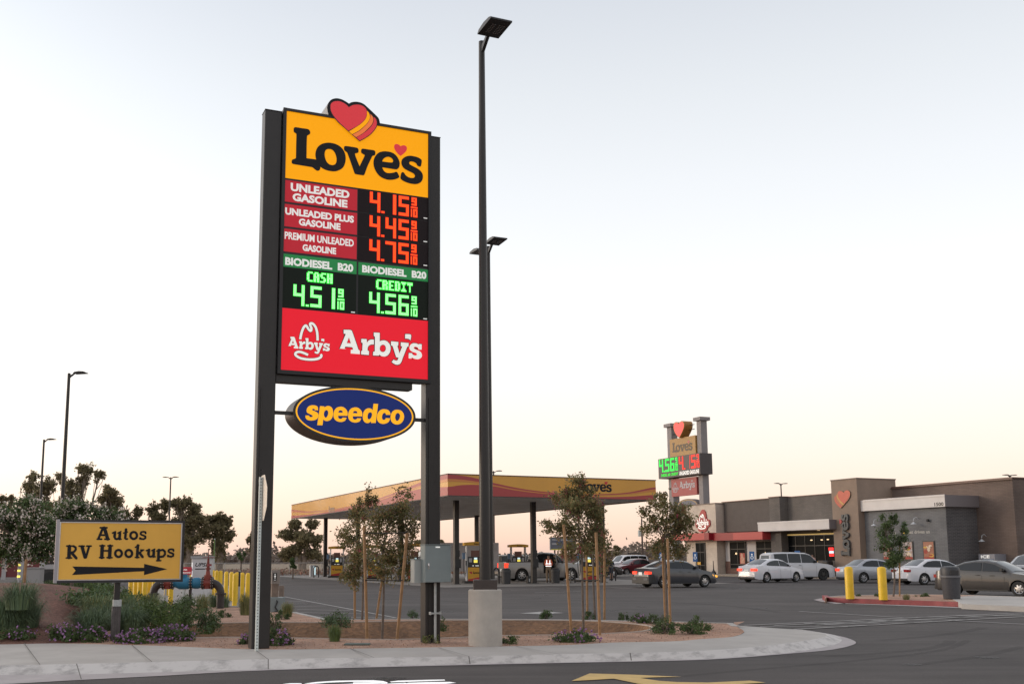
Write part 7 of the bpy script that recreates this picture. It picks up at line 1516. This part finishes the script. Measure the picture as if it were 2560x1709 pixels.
for px,py,r,h,n,ls,mt,lb in [(380,1573,.62,.55,3200,.035,SG,'rounded green shrub right of the directional sign post'),(430,1565,.55,.55,2600,.035,[lm_sh,lm_dk],'olive green shrub between the sign and the pylon, left one'),(465,1548,.42,.55,1800,.035,[lm_sh,lm_dk],'tall-stemmed olive shrub below the blue valve'),(515,1580,.32,.48,1300,.032,[lm_sh,lm_gr3],'sparse olive shrub left of the left sign post'),(140,1452,.7,.45,1400,.06,DG,'low dark shrub on top of the bank at left'),(180,1462,.7,.45,1400,.06,DG,'low dark shrub on the bank under the sign corner'),(215,1470,.7,.45,1400,.06,DG,'low dark shrub behind the stake under the sign'),(255,1478,.7,.45,1400,.06,DG,'low dark shrub behind the sign post top'),(110,1448,.6,.4,900,.06,DG,'low dark shrub at the far crest of the bank'),(285,1500,.6,.45,1300,.05,DG,'low dark shrub right of the sign post on the bank'),(230,1510,.7,.4,1400,.05,[lm_sh,lm_gr3],'olive shrub on the slope left of the sign post'),(120,1478,.6,.4,1100,.05,DG,'low shrub at the left of the shrub line under the sign'),(160,1492,.6,.4,1100,.05,DG,'low shrub beside the timber stake foot'),(205,1500,.65,.42,1200,.05,DG,'low shrub right of the timber stake foot'),(265,1508,.6,.42,1200,.045,SG,'brighter shrub behind the clamp of the sign post'),(330,1520,.5,.4,1000,.04,SG,'brighter shrub right of the clamp of the sign post'),(300,1560,.45,.4,1000,.035,[lm_sh,lm_gr3],'olive shrub at the right foot of the sign post'),
   (556,1543,.2,.17,420,.028,DG,'flat dark rosette plant in the gravel below the right pipe'),(425,1522,.16,.16,300,.028,DG,'small dark plant below the left elbow pipe'),(400,1520,.2,.2,380,.03,DG,'dark plant at the foot of the left elbow pipe'),(706,1548,.2,.22,520,.028,DG,'dark small shrub beside the pedestal'),(682,1570,.26,.35,800,.03,[lm_sh,lm_gr3],'olive shrub right of the left sign post'),(842,1568,.36,.32,1300,.028,[lm_gr3,lm_sh],'grey-green shrub on the basin edge between the posts'),(1032,1545,.18,.2,360,.026,[lm_gr3,lm_dk],'grey dark plant just left of the right sign post'),(1108,1575,.14,.3,300,.028,DG,'narrow dark shrub right of the right sign post'),(1081,1608,.2,.16,300,.026,[lm_gr2,lm_sh2],'pale weed at the foot of the right sign post'),(1363,1545,.2,.24,520,.028,DG,'small shrub in front of the white lot arrow'),(1471,1547,.16,.18,360,.026,DG,'small shrub at the foot of the taller staked tree'),(1557,1549,.15,.24,380,.026,DG,'upright small shrub right of the basin tip, first in the back row'),(1596,1556,.26,.2,520,.028,DG,'spreading small shrub, second in the back row'),(1633,1559,.19,.22,480,.028,DG,'small shrub, third in the back row'),(1656,1553,.15,.18,320,.026,DG,'small shrub touching the rightmost stakes'),(1690,1564,.2,.14,350,.026,DG,'flat shrub right of the rightmost stakes'),(1658,1584,.28,.30,1000,.028,DG,'dense shrub in front of the rightmost staked tree'),(1725,1585,.26,.22,800,.028,DG,'dense low shrub, left of the front pair at the bed end'),(1749,1576,.24,.27,700,.028,DG,'feathery shrub, right of the front pair at the bed end'),(1270,1609,.24,.16,520,.026,DG,'low shrub right of the concrete drum'),
   (2304,1491,.24,.17,420,.03,DG,'dark rosette on the island left of the bin'),(2195,1491,.13,.14,200,.03,DG,'tiny dark plant between the thick bollards'),(2146,1490,.13,.10,160,.03,DG,'tiny dark plant behind the left thick bollard')]:
    b=onm(px,py);shrub('shrub',lb,(b[0],b[1],b[2]-.01),r,h,n,ls,mt,group='shrubs in the planting beds')
for px,py,r,h,n,nf,lb in [(165,1600,.36,.30,1300,60,'purple-flowered low shrub at the left, below the sign corner'),(238,1602,.26,.25,800,36,'purple-flowered low shrub left of the sign post'),(348,1607,.42,.24,1700,130,'purple-flowered mound just right of the sign post'),(430,1602,.40,.28,1700,130,'purple-flowered mound, second right of the sign post'),(20,1596,.4,.16,900,22,'sparsely flowered low shrub in the left corner'),(50,1594,.3,.18,600,22,'sparsely purple-flowered shrub beside the corner grass'),(622,1610,.20,.17,500,34,'purple flowers left of the bare road sign post'),(686,1612,.30,.26,1200,72,'purple-flowered shrub right of the bare road sign post'),(1440,1603,.42,.2,1300,62,'purple-flowered low shrub at the foot of the staked tree'),(1600,1557,.2,.2,260,14,'few purple flowers among the back row shrubs'),(1672,1579,.15,.18,200,12,'few purple flowers beside the dense front shrub')]:
    b=onm(px,py);shrub('lantana_shrub',lb,(b[0],b[1],b[2]-.01),r,h,n,.024,DG,m_pur,nf,.015,'purple-flowered shrubs along the sidewalk',asp=.6)
# ---------------- chain-link fence, utility poles, billboard ----------------
fm=bpy.data.materials.new('chain_link');fm.use_nodes=True;n_=fm.node_tree;b_=n_.nodes['Principled BSDF'];b_.inputs['Base Color'].default_value=(.33,.31,.29,1);b_.inputs['Alpha'].default_value=.22
fa_=D(-200,1400,95);fb_=D(1100,1400,101)
t=thing('chain_link_fence','low chain-link fence with pale top rail between the lot and the dry field','fence',(fa_[0],fa_[1],0),math.atan2(fb_[1]-fa_[1],fb_[0]-fa_[0]));LN=math.hypot(fb_[0]-fa_[0],fb_[1]-fa_[1])
m=MB();m.add([(0,0,.05),(LN,0,.05),(LN,0,1.2),(0,0,1.2)],[(0,1,2,3)]);ob('mesh_panel',m,fm,t)
m=MB();m.cyl((0,0,1.21),(LN,0,1.21),.03,n=6);ob('top_rail',m,mat('fence_pale',(.36,.34,.33),.5),t)
for k in range(int(LN/3)+1):
    m=MB();m.cyl((k*3,0,0),(k*3,0,1.25),.035,n=6);ob('post',m,mat('fence_pale',(.36,.34,.33),.5),t)
m_up=mat('weathered_pole',(.07,.05,.045),.9)
for px,Y,zt_,arms,lb in((1604,190,None,[],'utility pole with a transformer can right of the canopy'),(1616,260,None,[.0,1.],'distant utility pole with two crossarms')):
    py={1604:1296,1616:1349,700:1230}[px];p=D(px,py,Y);t=thing('utility_pole',lb,'utility pole',(p[0],p[1],0),A,'utility poles on the horizon');m=MB();m.cyl((0,0,0),(0,0,p[2]),.2 if Y<250 else .16,.13,n=8);ob('pole',m,m_up,t)
    if px==1604:m=MB();m.lathe([(.0,0),(.3,.02),(.3,1.1),(0,1.15)],(-.55,0,p[2]-3.2),10);ob('transformer',m,m_galv,t)
    for k,a_ in enumerate(arms):m=MB();m.box(-1.5,1.5,-.1,.1,p[2]-.7-k*1.6,p[2]-.5-k*1.6);ob('crossarm',m,m_up,t)
# billboard
p=D(1408,1400,150);t=thing('billboard','distant blue and grey billboard behind the pickup cab','billboard',(p[0],p[1],0),R(5))
zt_=D(1408,1342,150)[2];zb_=D(1408,1374,150)[2];hw_=33*150/F
m=MB();m.box(-hw_,hw_,-.1,.1,zb_,zt_);bd=ob('board',m,mat('billboard_blue',(.06,.075,.13),.6,noise=.5,scale=.35,col2=(.13,.13,.13)),t)
m=MB();m.box(-hw_,-hw_+.12,-.16,-.11,zb_,zt_);m.box(-hw_+.3,-hw_+1.3,-.13,-.11,zt_-.45,zt_-.25);m.box(-hw_+.3,-hw_+1.2,-.13,-.11,zb_+.75,zb_+1.0);m.box(-.3,1.2,-.13,-.11,zt_-.5,zt_-.28);ob('printed_blocks',m,mat('billboard_pale',(.28,.28,.30),.6),bd)
m=MB();m.box(-hw_+.0,hw_*.0,-.105,-.1,zb_,zb_+.15);m.box(.4,1.2,-.13,-.11,zb_+.4,zb_+.9);ob('yellow_block',m,mat('billboard_yellow',(.5,.45,.05),.6),bd)
for x in(-1.2,1.2):m=MB();m.box(x-.1,x+.1,-.1,.1,0,zb_-.01);ob('post',m,m_up,t)
# dark frame right of the sapling
p=D(1586,1400,120);t=thing('steel_frame','dark open steel frame standing far behind the red car','frame',(p[0],p[1],0),0);zt_=D(1586,1381,120)[2]
m=MB();m.box(-.75,-.65,-.05,.05,0,zt_);m.box(-.649,.75,-.05,.05,zt_-.1,zt_);m.box(-.649,.7,-.04,.04,zt_-.95,zt_-.9);ob('frame',m,m_pk,t)
# lot-edge concrete kerb behind the cars and far verge
p0,p1=D(1500,1400,93),D(1800,1400,96);strip('far_kerb',[p0,p1],.3,0,.15,m_walk,kind='structure')
p=D(1690,1400,112);m=MB();m.box(-9,9,-.2,.2,0,1.5);o=ob('far_wall',m,mat('far_wall_brown',(.20,.16,.14),.9),label='low brown wall far behind the dark red car and the restaurant',cat='wall');o.location=(p[0]-3,p[1]+8,0);o.rotation_euler=(0,0,R(5))

# loose stones, chips and dry leaves lying on the beds and in the basin
from mathutils.geometry import intersect_point_line
def inside(p,lp):
    c=False;j=len(lp)-1
    for i in range(len(lp)):
        if (lp[i][1]>p[1])!=(lp[j][1]>p[1]) and p[0]<(lp[j][0]-lp[i][0])*(p[1]-lp[i][1])/(lp[j][1]-lp[i][1])+lp[i][0]:c=not c
        j=i
    return c
m=MB();P=[];mi=[]
for k in range(7000):
    g=G(rg.uniform(250,1860),rg.uniform(1548,1622),.152)
    if inside(g,bed) and not inside(g,basin):P.append((g[0],g[1],.156));mi.append(int(rg.integers(0,3)))
leafmesh(m,np.array(P),.0085,.8,mi);ob('loose_stones',m,[mat('stone_pale',(.52,.31,.22),.9),mat('stone_dark',(.16,.10,.075),.9),mat('dry_leaf',(.26,.14,.06),.9)],label='loose chips and dry leaves scattered over the pink gravel beds',cat='gravel chips',kind='stuff')
